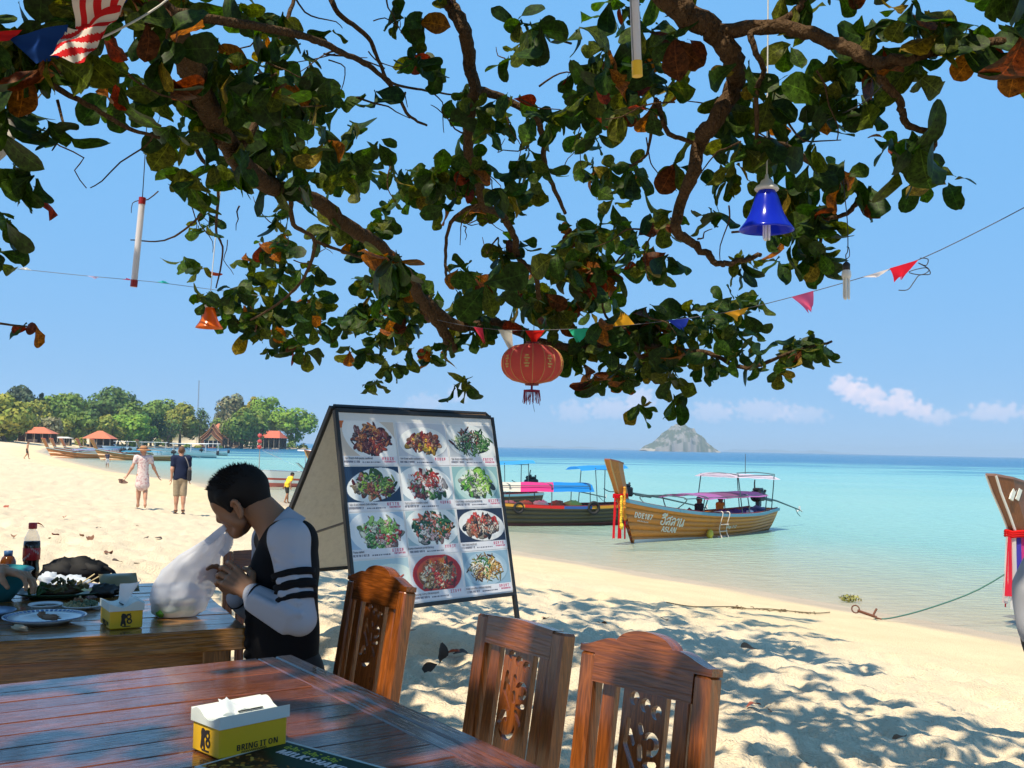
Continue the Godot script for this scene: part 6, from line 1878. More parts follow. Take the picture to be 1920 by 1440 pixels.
func figure(t: Node3D, j: Dictionary, look: Dictionary, cell: float) -> void:
	# joints are in the thing's own axes; look gives the colours and what is worn
	var s: float = j.s
	var f: Vector3 = j.f
	var side: Vector3 = Vector3.UP.cross(f).normalized()
	var skin: Color = look.skin
	var sm := mat(skin, 0.55, 0.4)
	sm.subsurf_scatter_enabled = true; sm.subsurf_scatter_strength = 0.12
	var hipm: Vector3 = (j.hipL + j.hipR) / 2
	var shm: Vector3 = (j.shL + j.shR) / 2
	var bf: Vector3 = look.get("chest", f)
	var trunk := [[hipm + Vector3(0, 0.02, 0) * s, hipm.lerp(shm, 0.45), 0.135 * s, 0.122 * s, bf, 0.72], [hipm.lerp(shm, 0.45), hipm.lerp(shm, 0.82), 0.125 * s, 0.145 * s, bf, 0.68], [j.shL, j.shR, 0.058 * s, 0.058 * s]]
	var flesh := trunk.duplicate()
	flesh.append([shm.lerp(j.neck, 0.3), j.head - j.u * 0.075 * s - j.hf * 0.03 * s, 0.060 * s, 0.052 * s])
	for k: String in ["L", "R"]:
		flesh.append_array(limb_pair(j["sh" + k], j["el" + k], j["wr" + k], 0.050 * s, 0.039 * s, 0.026 * s))
		flesh.append_array(limb_pair(j["hip" + k], j["kn" + k], j["an" + k], 0.078 * s, 0.054 * s, 0.034 * s))
		var kn: Vector3 = j["kn" + k]
		var an: Vector3 = j["an" + k]
		flesh.append([kn.lerp(an, 0.2) - f * 0.012 * s, kn.lerp(an, 0.5) - f * 0.012 * s, 0.048 * s, 0.040 * s])
		flesh.append([an - Vector3(0, 0.02, 0) * s, j["toe" + k], 0.036 * s, 0.026 * s])
	var parts := [body(flesh, cell, 55.0 / s)]
	parts.append(body(head_bones(j.head, j.hf, j.u, s), minf(cell, 0.004 * (1.0 if cell < 0.015 else 2.0)), 160.0 / s))
	parts.append(body(ear_bones(j.head, j.hf, j.u, s), minf(cell, 0.003 * (1.0 if cell < 0.015 else 2.0)), 380.0 / s))
	for k: String in ["L", "R"]:
		var d: Vector3 = j.get("hd" + k, (j["wr" + k] - j["el" + k]).normalized())
		var n: Vector3 = j.get("hn" + k, side * (-1.0 if k == "L" else 1.0) * -1.0)
		var th: Vector3 = j.get("ht" + k, f)
		parts.append(body(hand_bones(j["wr" + k], d, n, th, j.get("curl", 0.45), s), 0.0036 if cell < 0.015 else 0.007, 420.0 / s))
	obj("body", joined(parts), sm, t)
	if cell < 0.03: features(t, j.head, j.hf, j.u, s, look.hair)
	# clothes are a little larger than what they cover
	if look.has("top"):
		var b := []
		var grow: float = look.get("loose", 0.014) * s
		for e in trunk:
			var q: Array = e.duplicate()
			q[2] += grow; q[3] += grow
			b.append(q)
		b[0][0] = hipm + Vector3(0, look.get("hem", 0.0) + (0.10 if look.get("hem", 0.0) > -0.2 else 0.0), 0) * s
		b[0][2] += look.get("flare", 0.0) * s
		var hm := Vector3(0, look.get("hem", 0.0), 0) * s
		b.append([j.hipL.lerp(hipm, 0.1) + hm, j.hipR.lerp(hipm, 0.1) + hm, 0.085 * s + grow, 0.085 * s + grow, bf, 0.95])
		b.append([j.hipL.lerp(hipm, 0.2) + hm + Vector3(0, 0.16, 0) * s, j.hipR.lerp(hipm, 0.2) + hm + Vector3(0, 0.16, 0) * s, 0.080 * s + grow, 0.080 * s + grow, bf, 0.95])
		for k: String in ["L", "R"]:
			var e: Vector3 = j["sh" + k].lerp(j["el" + k], look.get("sleeve", 0.6))
			b.append([j["sh" + k], e, 0.062 * s + grow * 0.5, 0.052 * s + grow * 0.6])
		obj(look.get("top_name", "shirt"), body(b, cell, 60.0 / s, look.get("paint")), look.top, t)
	if look.has("bottom"):
		var b := [[hipm + Vector3(0, 0.07, 0) * s, hipm + Vector3(0, -0.01, 0) * s, 0.142 * s, 0.146 * s, bf, 0.74]]
		for k: String in ["L", "R"]: b.append([j["hip" + k], j["hip" + k].lerp(j["kn" + k], look.get("leg", 0.8)), 0.092 * s, 0.084 * s])
		obj("shorts", body(b, cell, 60.0 / s, look.get("paint2")), look.bottom, t)
	if look.has("hair_on"):
		var c: Vector3 = j.head
		var b := [[c + (j.hf * 0.020 + j.u * 0.036) * s, c + (j.hf * -0.036 + j.u * 0.020) * s, 0.084 * s, 0.088 * s, j.hf.cross(j.u), 0.90], [c + (j.hf * -0.040 + j.u * 0.0) * s, c + (j.hf * -0.052 - j.u * 0.05) * s, 0.062 * s, 0.040 * s]]
		obj("hair", body(b, minf(cell, 0.012), 90.0 / s), mat(look.hair, 0.7), t)

# a figure standing or walking with its feet near y = 0, looking along -z, then turned as a whole
func stance(h: float, stride: float, lean: float, arms: float, look_down := 0.0) -> Dictionary:
	var s := h / 1.75
	var j := {"s": s, "f": Vector3(0, 0, -1)}
	var v := func(x: float, y: float, z: float) -> Vector3: return Vector3(x, y, z) * s
	var tip := func(p: Vector3) -> Vector3: return Vector3(p.x, 0.93 * s + (p.y - 0.93 * s) * cos(lean), p.z - (p.y - 0.93 * s) * sin(lean))
	j.hipL = v.call(-0.088, 0.93, 0); j.hipR = v.call(0.088, 0.93, 0)
	j.shL = tip.call(v.call(-0.178, 1.42, 0)); j.shR = tip.call(v.call(0.178, 1.42, 0))
	j.neck = tip.call(v.call(0, 1.49, 0.0))
	var a := -look_down
	j.hf = Vector3(0, sin(a), -cos(a)); j.u = Vector3(0, cos(a), sin(a))
	j.head = tip.call(v.call(0, 1.625, -0.015))
	j.knL = v.call(-0.085, 0.50, -0.10 * stride - 0.02); j.knR = v.call(0.085, 0.50, 0.02 * stride - 0.02)
	j.anL = v.call(-0.085, 0.085, -0.20 * stride); j.anR = v.call(0.085, 0.085 + 0.05 * absf(stride), 0.26 * stride)
	j.toeL = v.call(-0.095, 0.028, -0.20 * stride - 0.15); j.toeR = v.call(0.095, 0.03, 0.26 * stride - 0.13)
	j.elL = tip.call(v.call(-0.235 - 0.06 * arms, 1.14, 0.05)); j.elR = tip.call(v.call(0.235 + 0.06 * arms, 1.14, -0.01))
	j.wrL = tip.call(v.call(-0.27 - 0.16 * arms, 0.90, 0.02)); j.wrR = tip.call(v.call(0.27 + 0.16 * arms, 0.90, -0.10))
	return j

func seated_man() -> void:
	var t := thing("person", "person with short black hair bent over the table, black and white long-sleeved shirt", "person", Vector3(-0.74, 1.38, -3.5))
	var o := t.position
	var c: Vector3 = Vector3(-0.899, 2.61, -3.5) - o
	var u := Vector3(-0.44, 0.89, 0.05).normalized()
	var f := Vector3(-0.82, -0.50, -0.26)
	f = (f - u * f.dot(u)).normalized()
	var r := f.cross(u)
	var shL: Vector3 = Vector3(-0.697, 2.493, -3.33) - o
	var shR: Vector3 = Vector3(-0.831, 2.461, -3.66) - o
	var elL: Vector3 = Vector3(-0.645, 2.255, -3.27) - o
	var wrL: Vector3 = Vector3(-0.817, 2.321, -3.34) - o
	var elR: Vector3 = Vector3(-0.875, 2.193, -3.74) - o
	var wrR: Vector3 = Vector3(-0.935, 2.272, -3.6) - o
	var hip: Vector3 = Vector3(-0.728, 1.951, -3.5) - o
	var chest: Vector3 = Vector3(-0.748, 2.365, -3.5) - o
	var belly: Vector3 = Vector3(-0.733, 2.164, -3.5) - o
	var bf := Vector3(-0.96, 0.0, -0.26).normalized()
	var side := bf.cross(Vector3.UP).normalized()    # his right, away from the camera
	var skin := mat(lin(0.27, 0.135, 0.075), 0.5, 0.4)
	skin.subsurf_scatter_enabled = true; skin.subsurf_scatter_strength = 0.12
	var hipL := hip - side * 0.09
	var hipR := hip + side * 0.09
	var knL := hipL + bf * 0.40 + Vector3(0, -0.01, 0)
	var knR := hipR + bf * 0.41 + Vector3(0, 0.0, 0)
	var anL := Vector3(knL.x + 0.04, 0.09, knL.z)
	var anR := Vector3(knR.x - 0.02, 0.09, knR.z)
	var neck: Vector3 = Vector3(-0.771, 2.524, -3.5) - o
	var flesh := [[hip, belly, 0.13, 0.12, bf, 0.75], [belly, chest, 0.12, 0.13, bf, 0.72], [shL, shR, 0.05, 0.05], [neck + Vector3(0.01, -0.02, 0), c - u * 0.055 - f * 0.045, 0.060, 0.056]]
	flesh.append_array(limb_pair(shL, elL, wrL, 0.038, 0.028, 0.025))
	flesh.append_array(limb_pair(shR, elR, wrR, 0.038, 0.028, 0.025))
	flesh.append_array(limb_pair(hipL, knL, anL, 0.082, 0.056, 0.036))
	flesh.append_array(limb_pair(hipR, knR, anR, 0.082, 0.056, 0.036))
	flesh.append([anL - Vector3(0, 0.035, 0), anL + bf * 0.16 - Vector3(0, 0.06, 0), 0.04, 0.026])
	flesh.append([anR - Vector3(0, 0.035, 0), anR + bf * 0.16 - Vector3(0, 0.06, 0), 0.04, 0.026])
	var parts := [body(flesh, 0.011, 60.0), body(head_bones(c, f, u, 0.925), 0.0034, 170.0), body(ear_bones(c - u * 0.006, f, u, 0.96), 0.0024, 420.0)]
	parts.append(body(hand_bones(wrL, Vector3(-0.80, 0.60, -0.10), Vector3(-0.35, -0.35, -0.85), Vector3(-0.2, 0.85, 0.3), 0.95), 0.003, 420.0))
	parts.append(body(hand_bones(wrR, Vector3(-0.60, 0.80, 0.10), Vector3(-0.5, -0.3, 0.80), Vector3(-0.1, 0.8, -0.3), 0.95), 0.003, 420.0))
	obj("body", joined(parts), skin, t)
	features(t, c, f, u, 0.925, lin(0.012, 0.010, 0.009))
	# the close-cut, spiky hair: a cap and thousands of short tufts
	rng.seed = 33
	var hs := 0.89
	var b := [[c + (f * 0.030 + u * 0.040) * hs, c + (u * 0.030 - f * 0.032) * hs, 0.084 * hs, 0.089 * hs, r, 0.92], [c + (u * 0.012 - f * 0.050) * hs, c - (f * 0.060 + u * 0.030) * hs, 0.066 * hs, 0.048 * hs, r, 1.0]]
	for k: int in [-1, 1]: b.append([c + r * 0.064 * k + f * 0.026 + u * 0.03, c + r * 0.067 * k + f * 0.018 - u * 0.022, 0.018, 0.006])
	var black := mat(lin(0.011, 0.010, 0.010), 0.75, 0.3)
	var hair := obj("hair", body(b, 0.005, 120.0), black, t)
	var g := Geo.new()
	for i in 5200:
		var n := Vector3(rng.randfn(0, 1), rng.randfn(0, 1), rng.randfn(0, 1)).normalized()
		var nf := n.dot(f)
		var nu := n.dot(u)
		var nr := absf(n.dot(r))
		if nu < -0.42 or nf > 0.0 and nu < 0.32 + 0.25 * nf: continue
		if nr > 0.62 and nu < 0.10 and nf > -0.42: continue
		var p := c + (u * 0.030 + f * nf * 0.112 + r * n.dot(r) * 0.083 + u * nu * 0.092) * hs
		var dir := (n * 0.8 + f * (0.55 if nu > 0.2 else -0.1) + u * (0.35 if nu > 0.1 else -0.5) + Vector3(rng.randfn(0, 0.28), rng.randfn(0, 0.28), rng.randfn(0, 0.28))).normalized()
		var long := rng.randf_range(0.012, 0.029) * (1.0 if nu > 0.25 else 0.4)
		var w := dir.cross(Vector3(rng.randfn(0, 1), rng.randfn(0, 1), rng.randfn(0, 1))).normalized() * 0.0030
		var w2 := dir.cross(w).normalized() * 0.0030
		p -= n * 0.006
		var tip := p + dir * long
		g.t(p + w, p - w * 0.5 + w2, tip); g.t(p - w * 0.5 + w2, p - w * 0.5 - w2, tip); g.t(p - w * 0.5 - w2, p + w, tip)
	obj("hair_tufts", g, black, hair)
	# rash guard: black body, white sleeves with black bands, grey collar
	var ink_m := mat(lin(0.008, 0.008, 0.010), 0.8, 0.25)
	var pale := mat(lin(0.40, 0.42, 0.49), 0.75, 0.25)
	b = [[hip, belly, 0.140, 0.130, bf, 0.74], [belly, chest, 0.130, 0.140, bf, 0.74], [chest + Vector3(0.02, 0.03, 0), chest + Vector3(0.045, 0.10, 0), 0.115, 0.080, bf, 0.8], [shL.lerp(shR, 0.1), shR.lerp(shL, 0.1), 0.064, 0.064]]
	for i in 8:   # slack folds across the waist
		var y := -0.02 + 0.034 * i
		b.append([belly + bf * 0.075 + Vector3(0, y - 0.06, 0) - side * 0.13, belly + bf * 0.098 + Vector3(0, y - 0.05, 0) + side * 0.1, 0.008, 0.012])
	var shirt := obj("shirt_body", body(b, 0.009, 90.0), ink_m, t)
	g = Geo.new()
	var nk := (c - u * 0.05 - f * 0.045 - neck).normalized()
	var cb := Basis(nk.cross(Vector3(0, 0, 1)).normalized(), nk, Vector3.ZERO)
	cb.z = cb.x.cross(cb.y)
	lathe(g, Transform3D(cb, neck - nk * 0.030), [Vector2(0.078, -0.02), Vector2(0.073, 0.005), Vector2(0.068, 0.035), Vector2(0.0665, 0.050), Vector2(0.063, 0.051), Vector2(0.062, 0.03)], 32)
	obj("collar", g, mat(lin(0.34, 0.36, 0.43), 0.8), shirt)
	for k in 2:
		var a: Vector3 = [shL, shR][k]
		var e: Vector3 = [elL, elR][k]
		var w: Vector3 = [wrL, wrR][k]
		var out := side * (-1.0 if k == 0 else 1.0)
		b = [[neck.lerp(a, 0.42) + Vector3(0, -0.018, 0) + bf * 0.012, a + out * 0.004, 0.048, 0.064], [a + out * 0.004, e, 0.063, 0.049], [e, e.lerp(w, 0.94), 0.048, 0.035]]
		var n := (w - e).normalized()
		for i in 10:    # the forearm bunches towards the elbow
			var h := 0.05 + 0.088 * i
			var q := e.lerp(w, h)
			var rr := lerpf(0.053, 0.035, h)
			var up := (Vector3.UP - n * n.y).normalized()
			b.append([q - up * rr * 0.92 + n * 0.016 + out * rr * 0.55, q + out * rr * 1.10 + up * rr * 0.30, 0.0085, 0.0060])
		for i in 6:     # and drags in folds from the shoulder
			var h := 0.10 + 0.15 * i
			var q := a.lerp(e, h)
			b.append([q + out * 0.061 + bf * 0.026 + Vector3(0, 0.010, 0), q + out * 0.057 - bf * 0.036 - Vector3(0, 0.014, 0), 0.0075, 0.0050])
		var sl := obj("sleeve", body(b, 0.0058, 130.0), pale, t)
		var ax := (e - a).normalized()
		var bb := Basis(ax.cross(bf).normalized(), -ax, Vector3.ZERO)
		bb.z = bb.x.cross(bb.y)
		for i in 3:
			var h0: float = [0.40, 0.535, 0.70][i]
			var h1: float = [0.495, 0.66, 0.785][i]
			g = Geo.new()
			var prof := []
			for s in 7:
				var h := lerpf(h1, h0, s / 6.0)
				prof.append(Vector2(lerpf(0.064, 0.051, h) + (0.0105 if s > 0 and s < 6 else 0.002) + 0.0015 * sin(s * 1.7 + i), (0.5 - h) * a.distance_to(e)))
			lathe(g, Transform3D(bb, a.lerp(e, 0.5) + out * 0.003), prof, 36)
			obj("sleeve_band", g, ink_m, sl)
		g = Geo.new()
		tube(g, PackedVector3Array([e.lerp(w, 0.895), e.lerp(w, 0.915)]), 0.0405, 0.0400, 28)
		obj("cuff_line", g, ink_m, sl)
	b = [[hip + Vector3(0, 0.06, 0), hip + Vector3(0, -0.02, 0), 0.15, 0.15, bf, 0.8], [hipL, hipL.lerp(knL, 0.95), 0.096, 0.078], [hipR, hipR.lerp(knR, 0.95), 0.096, 0.078]]
	obj("shorts", body(b, 0.013, 60.0), mat(lin(0.010, 0.010, 0.012), 0.8), t)
	# what he sits on
	var st := thing("wooden_stool", "low wooden stool under the person in the black and white shirt", "stool", Vector3(o.x - 0.02, ground_at(o.x, o.z) - 0.02, o.z))
	var top := hip.y + o.y - 0.125 - st.position.y
	var wd := wood(lin(0.22, 0.07, 0.018), 0.35, 0, 81)
	g = Geo.new()
	bx(g, at(Vector3(0, top - 0.017, 0)), Vector3(0.36, 0.034, 0.34), 0.008)
	obj("seat", g, wd, st)
	for sx: int in [-1, 1]:
		for sz: int in [-1, 1]:
			g = Geo.new()
			beam(g, Vector3(sx * 0.15, 0, sz * 0.14), Vector3(sx * 0.14, top - 0.034, sz * 0.13), 0.04, 0.04, 0.004)
			obj("leg", g, wd, st)

func people() -> void:
	seated_man()
	# the couple strolling away along the beach
	var dots := noise(16.0, 2)
	var t := thing("person", "woman in a pale patterned dress and straw hat walking away, sandals in her hand", "person", Vector3(-9.832, 0.978, -27.937), 0.42)
	var j := stance(1.66, 0.55, 0.0, 0.95)
	j.f = Vector3(0, 0, -1)
	var look := {"skin": lin(0.50, 0.26, 0.17), "hair": lin(0.16, 0.07, 0.03), "top": vmat(0.8, 0.2), "top_name": "dress", "loose": 0.018, "hem": -0.27, "flare": 0.035, "sleeve": 0.45,
		"paint": func(p): return Color(0.66, 0.55, 0.53).lerp(Color(0.48, 0.26, 0.27), smoothstep(0.1, 0.35, dots.get_noise_3d(p.x, p.y, p.z)))}
	figure(t, j, look, 0.018)
	var g := Geo.new()
	lathe(g, Transform3D(Basis(Vector3.RIGHT, 0.10), j.head + Vector3(0, 0.035, 0.01)), [Vector2(0.185, -0.028), Vector2(0.15, -0.006), Vector2(0.098, 0.006), Vector2(0.094, 0.055), Vector2(0.075, 0.088), Vector2(0.0, 0.096)], 20)
	lathe(g, Transform3D(Basis(Vector3.RIGHT, 0.10), j.head + Vector3(0, 0.035, 0.01)), [Vector2(0.0, 0.088), Vector2(0.088, 0.05), Vector2(0.092, 0.002), Vector2(0.15, -0.011), Vector2(0.185, -0.028)], 20)
	var straw := mat(lin(0.36, 0.17, 0.075), 0.8)
	obj("straw_hat", g, straw, t)
	g = Geo.new()
	lathe(g, Transform3D(Basis(Vector3.RIGHT, 0.10), j.head + Vector3(0, 0.035, 0.01)), [Vector2(0.099, 0.010), Vector2(0.100, 0.014), Vector2(0.099, 0.036), Vector2(0.094, 0.037)], 20)
	obj("hat_band", g, mat(lin(0.12, 0.05, 0.03), 0.8), t)
	var sandals := thing("sandals", "pair of dark sandals dangling from the hand of the woman in the straw hat", "sandals", t.position + Basis(Vector3.UP, 0.42) * (j.wrL + Vector3(-0.06, -0.13, 0.0)))
	for k in 2:
		g = Geo.new()
		var pts := PackedVector2Array()
		for i in 14:
			var a := TAU * i / 14.0
			pts.append(Vector2(cos(a) * (0.040 + 0.006 * sin(a)), sin(a) * 0.125))
		var tr := Transform3D(Basis(Vector3.BACK, 1.25 + 0.25 * k) * Basis(Vector3.UP, 0.5), Vector3(-0.04 + 0.03 * k, -0.03 * k, 0.03 * k))
		prism(g, pts, tr, 0.018)
		tube(g, PackedVector3Array([tr * Vector3(-0.04, 0.02, 0.0), tr * Vector3(0, 0.06, 0.05), tr * Vector3(0.04, 0.02, 0.0)]), 0.009, 0.009, 6)
		obj("sandal", g, mat(lin(0.09, 0.035, 0.022), 0.7), sandals)
	t = thing("person", "man in navy t-shirt and khaki shorts walking away with a shoulder bag", "person", Vector3(-8.653, 0.892, -27.423), 0.35)
	j = stance(1.78, 0.22, 0.0, -0.3)
	look = {"skin": lin(0.48, 0.25, 0.16), "hair": lin(0.10, 0.045, 0.022), "hair_on": true, "top": mat(lin(0.016, 0.022, 0.050), 0.85, 0.2), "loose": 0.022, "hem": -0.02, "flare": 0.01, "sleeve": 0.62, "bottom": vmat(0.85, 0.2), "leg": 1.02,
		"paint2": func(p): return Color(0.36, 0.28, 0.19) * (0.92 + 0.22 * dots.get_noise_3d(p.x * 0.6, p.y * 0.6, p.z * 0.6))}
	figure(t, j, look, 0.018)
	for k: String in ["L", "R"]:
		g = Geo.new()
		var a: Vector3 = j["an" + k]
		var e: Vector3 = j["toe" + k]
		bx(g, Transform3D(Basis.looking_at((e - a) * Vector3(1, 0, 1)), (a + e) / 2 * Vector3(1, 0, 1) + Vector3(0, minf(a.y, e.y) - 0.030, 0.03)), Vector3(0.098, 0.030, 0.29), 0.01)
		bx(g, Transform3D(Basis.looking_at((e - a) * Vector3(1, 0, 1)), a.lerp(e, 0.55) + Vector3(0, 0.012, 0)), Vector3(0.094, 0.05, 0.05), 0.012)
		bx(g, at(a + Vector3(0, -0.005, 0.0)), Vector3(0.085, 0.035, 0.10), 0.012)
		obj("sandal", g, mat(lin(0.035, 0.018, 0.014), 0.7), t)
	var bag := thing("shoulder_bag", "black shoulder bag hanging at the hip of the man in khaki shorts", "bag", t.position + Basis(Vector3.UP, 0.35) * Vector3(0.21, 0.98, 0.10), 0.35)
	g = Geo.new()
	bx(g, at(Vector3(0, 0.03, 0.02)), Vector3(0.11, 0.30, 0.20), 0.03)
	obj("bag_body", g, mat(lin(0.014, 0.014, 0.018), 0.8), bag)
	g = Geo.new()
	tube(g, curve(PackedVector3Array([Vector3(0.0, 0.17, 0.05), Vector3(-0.06, 0.38, 0.07), Vector3(-0.12, 0.50, -0.02), Vector3(-0.10, 0.45, -0.20), Vector3(-0.02, 0.17, -0.06)]), 4), 0.014, 0.014, 6)
	obj("strap", g, mat(lin(0.16, 0.15, 0.15), 0.8), bag)
	# small figures along the water
	t = thing("person", "shirtless man in dark shorts walking along the far sand at left", "person", Vector3(-47.353, 0.694, -102.118), -1.2)
	look = {"skin": lin(0.46, 0.22, 0.12), "hair": lin(0.08, 0.04, 0.02), "hair_on": true, "bottom": mat(lin(0.02, 0.02, 0.025), 0.8), "leg": 0.55}
	figure(t, stance(1.72, 0.95, 0.10, 0.3), look, 0.03)
	t = thing("person", "person in dark top and white trousers standing by the beached longtail boats", "person", Vector3(-40.296, -0.044, -104.335), 0.6)
	look = {"skin": lin(0.36, 0.18, 0.10), "hair": lin(0.012, 0.01, 0.01), "hair_on": true, "top": mat(lin(0.03, 0.025, 0.05), 0.8), "hem": 0.0, "sleeve": 0.6, "bottom": mat(lin(0.62, 0.60, 0.60), 0.8), "leg": 1.0}
	figure(t, stance(1.60, 0.45, 0.30, 0.2, 0.3), look, 0.03)
	t = thing("person", "person in a yellow t-shirt and black shorts stooping at the water's edge", "person", Vector3(-10.325, -0.002, -48.366), -0.9)
	look = {"skin": lin(0.34, 0.16, 0.085), "hair": lin(0.010, 0.01, 0.01), "hair_on": true, "top": mat(lin(0.80, 0.52, 0.02), 0.75), "hem": -0.02, "loose": 0.022, "sleeve": 0.6, "bottom": mat(lin(0.014, 0.014, 0.016), 0.8), "leg": 0.75}
	figure(t, stance(1.50, 0.6, 0.42, 0.0, 0.5), look, 0.024)
	# standing at the right edge, mostly outside the picture
	var p := Vector3(1.95, 0, -3.75)
	p.y = ground_at(p.x, p.z) - 0.02
	t = thing("person", "person in a loose grey-white t-shirt standing at the right edge", "person", p, 1.0)
	j = stance(1.76, 0.25, -0.14, 0.0)
	j.elL = Vector3(-0.22, 1.14, 0.06); j.elR = Vector3(0.22, 1.14, 0.08); j.wrL = Vector3(-0.21, 0.90, 0.10); j.wrR = Vector3(0.18, 0.90, 0.12)
	for n: String in ["L", "R"]:
		j["kn" + n] += Vector3(0, 0, 0.17); j["an" + n] += Vector3(0, 0, 0.30); j["toe" + n] += Vector3(0, 0, 0.30)
	look = {"skin": lin(0.30, 0.15, 0.08), "hair": lin(0.012, 0.01, 0.01), "hair_on": true, "top": mat(lin(0.42, 0.42, 0.45), 0.85, 0.2), "loose": 0.030, "hem": 0.03, "flare": 0.02, "sleeve": 0.75, "bottom": mat(lin(0.012, 0.012, 0.013), 0.85), "leg": 0.7}
	figure(t, j, look, 0.013)
	# the guest beyond the left edge, of whom only a forearm reaches into the picture
	p = Vector3(-2.66, 0, -4.32)
	p.y = ground_at(p.x, p.z)
	t = thing("person", "guest seated beyond the left edge, one hand reaching over the teal bowl", "person", p)
	var ff := Vector3(0.425, 0, 0.905)
	var ss := ff.cross(Vector3.UP).normalized()    # to the right of the guest
	j = {"s": 1.0, "f": ff, "hf": Vector3(0.42, -0.35, 0.84).normalized(), "curl": 0.75}
	j.u = (Vector3.UP - j.hf * j.hf.y).normalized()
	j.hipL = Vector3(0, 0.55, 0) - ss * 0.09; j.hipR = Vector3(0, 0.55, 0) + ss * 0.09
	j.shL = Vector3(0, 1.02, 0) - ss * 0.17 + ff * 0.10; j.shR = Vector3(0, 1.02, 0) + ss * 0.17 + ff * 0.06
	j.neck = Vector3(0, 1.09, 0) + ff * 0.09; j.head = Vector3(0, 1.23, 0) + ff * 0.13
	j.wrL = Vector3(-1.799, 2.325, -3.74) - p; j.elL = Vector3(-2.143, 2.238, -3.92) - p
	j.wrR = Vector3(0, 0.82, 0) + ff * 0.32 + ss * 0.1; j.elR = Vector3(0, 0.80, 0) + ss * 0.26 + ff * 0.12
	j.hdL = Vector3(0.93, -0.10, 0.25); j.hnL = Vector3(0.1, -0.95, 0.2); j.htL = Vector3(0.25, -0.2, 0.95)
	for k: String in ["L", "R"]:
		var sg := -1.0 if k == "L" else 1.0
		j["kn" + k] = j["hip" + k] + ff * 0.42
		j["an" + k] = j["kn" + k] * Vector3(1, 0, 1) + Vector3(0, 0.09, 0) + ss * sg * 0.02
		j["toe" + k] = j["an" + k] + ff * 0.14 - Vector3(0, 0.06, 0)
	look = {"skin": lin(0.40, 0.21, 0.12), "hair": lin(0.014, 0.012, 0.01), "hair_on": true, "top": mat(lin(0.35, 0.10, 0.10), 0.85), "hem": 0.0, "sleeve": 0.5, "bottom": mat(lin(0.03, 0.035, 0.06), 0.85), "leg": 0.9, "chest": ff}
	figure(t, j, look, 0.012)
	var st := thing("wooden_stool", "wooden stool under the guest beyond the left edge", "stool", p)
	var wd := wood(lin(0.22, 0.07, 0.018), 0.35, 0, 84)
	g = Geo.new()
	bx(g, at(Vector3(0, 0.425, 0)), Vector3(0.34, 0.034, 0.34), 0.008)
	obj("seat", g, wd, st)
	for sx: int in [-1, 1]:
		for sz: int in [-1, 1]:
			g = Geo.new()
			beam(g, Vector3(sx * 0.15, 0, sz * 0.14), Vector3(sx * 0.14, 0.408, sz * 0.13), 0.04, 0.04, 0.004)
			obj("leg", g, wd, st)


# ---------------------------------------------------------------- boats; in their own axes the bow waterline is the origin, +z runs aft, -x is the port side as one looks forward... aft
class Hull:
	var long := 8.6
	var beam := 0.95
	var bow := 1.35
	var mid := 0.62
	func stem(y: float) -> float:
		if y < 0.0: return -y * 0.7
		return -0.50 * y - 0.03 * y * y
	func sheer(u: float) -> float: return mid + (bow - mid) * pow(1.0 - u, 2.6) + 0.17 * u * u * u
	func keel(u: float) -> float: return -0.35 + 0.16 * u * u
	func half(u: float) -> float: return beam * pow(sin(PI * (0.018 + 0.60 * u)), 0.85) * (1.0 - 0.34 * smoothstep(0.72, 1.0, u))
	func pt(u: float, v: float, side: float, inn := 0.0) -> Vector3:
		var y := lerpf(keel(u), sheer(u), v)
		var z := lerpf(stem(y), long + 0.18 * y, u)
		var w := half(u) * pow(v, lerpf(1.0, 0.48, clampf(u * 2.2, 0, 1))) + 0.03
		return Vector3(side * maxf(w - inn, 0.006), y, z)
	func on(z: float, y: float, side: float, off := 0.0) -> Vector3:
		var u := clampf((z - stem(y)) / (long + 0.18 * y - stem(y)), 0.0, 1.0)
		var v := clampf((y - keel(u)) / (sheer(u) - keel(u)), 0.0, 1.0)
		var p := pt(u, v, side)
		p.x += side * off; p.z = z; p.y = y
		return p
	func rail(z: float) -> float: return sheer(clampf((z + 0.5) / (long + 0.6), 0.0, 1.0))

func hull_wood(c: Color, k: int) -> StandardMaterial3D:   # long even boards under varnish or paint
	var m := mat(c.linear_to_srgb(), 0.4)
	if not M.has("hull"): M.hull = ntex(0.012, [grey(0.82), grey(1.0), grey(0.9), grey(0.98)], 4, FastNoiseLite.TYPE_SIMPLEX_SMOOTH, 66)
	tri(m, M.hull, Vector3(2.5, 2.5, 0.25))
	m.uv1_offset = Vector3(0.31, 0.17, 0.53) * k
	return m

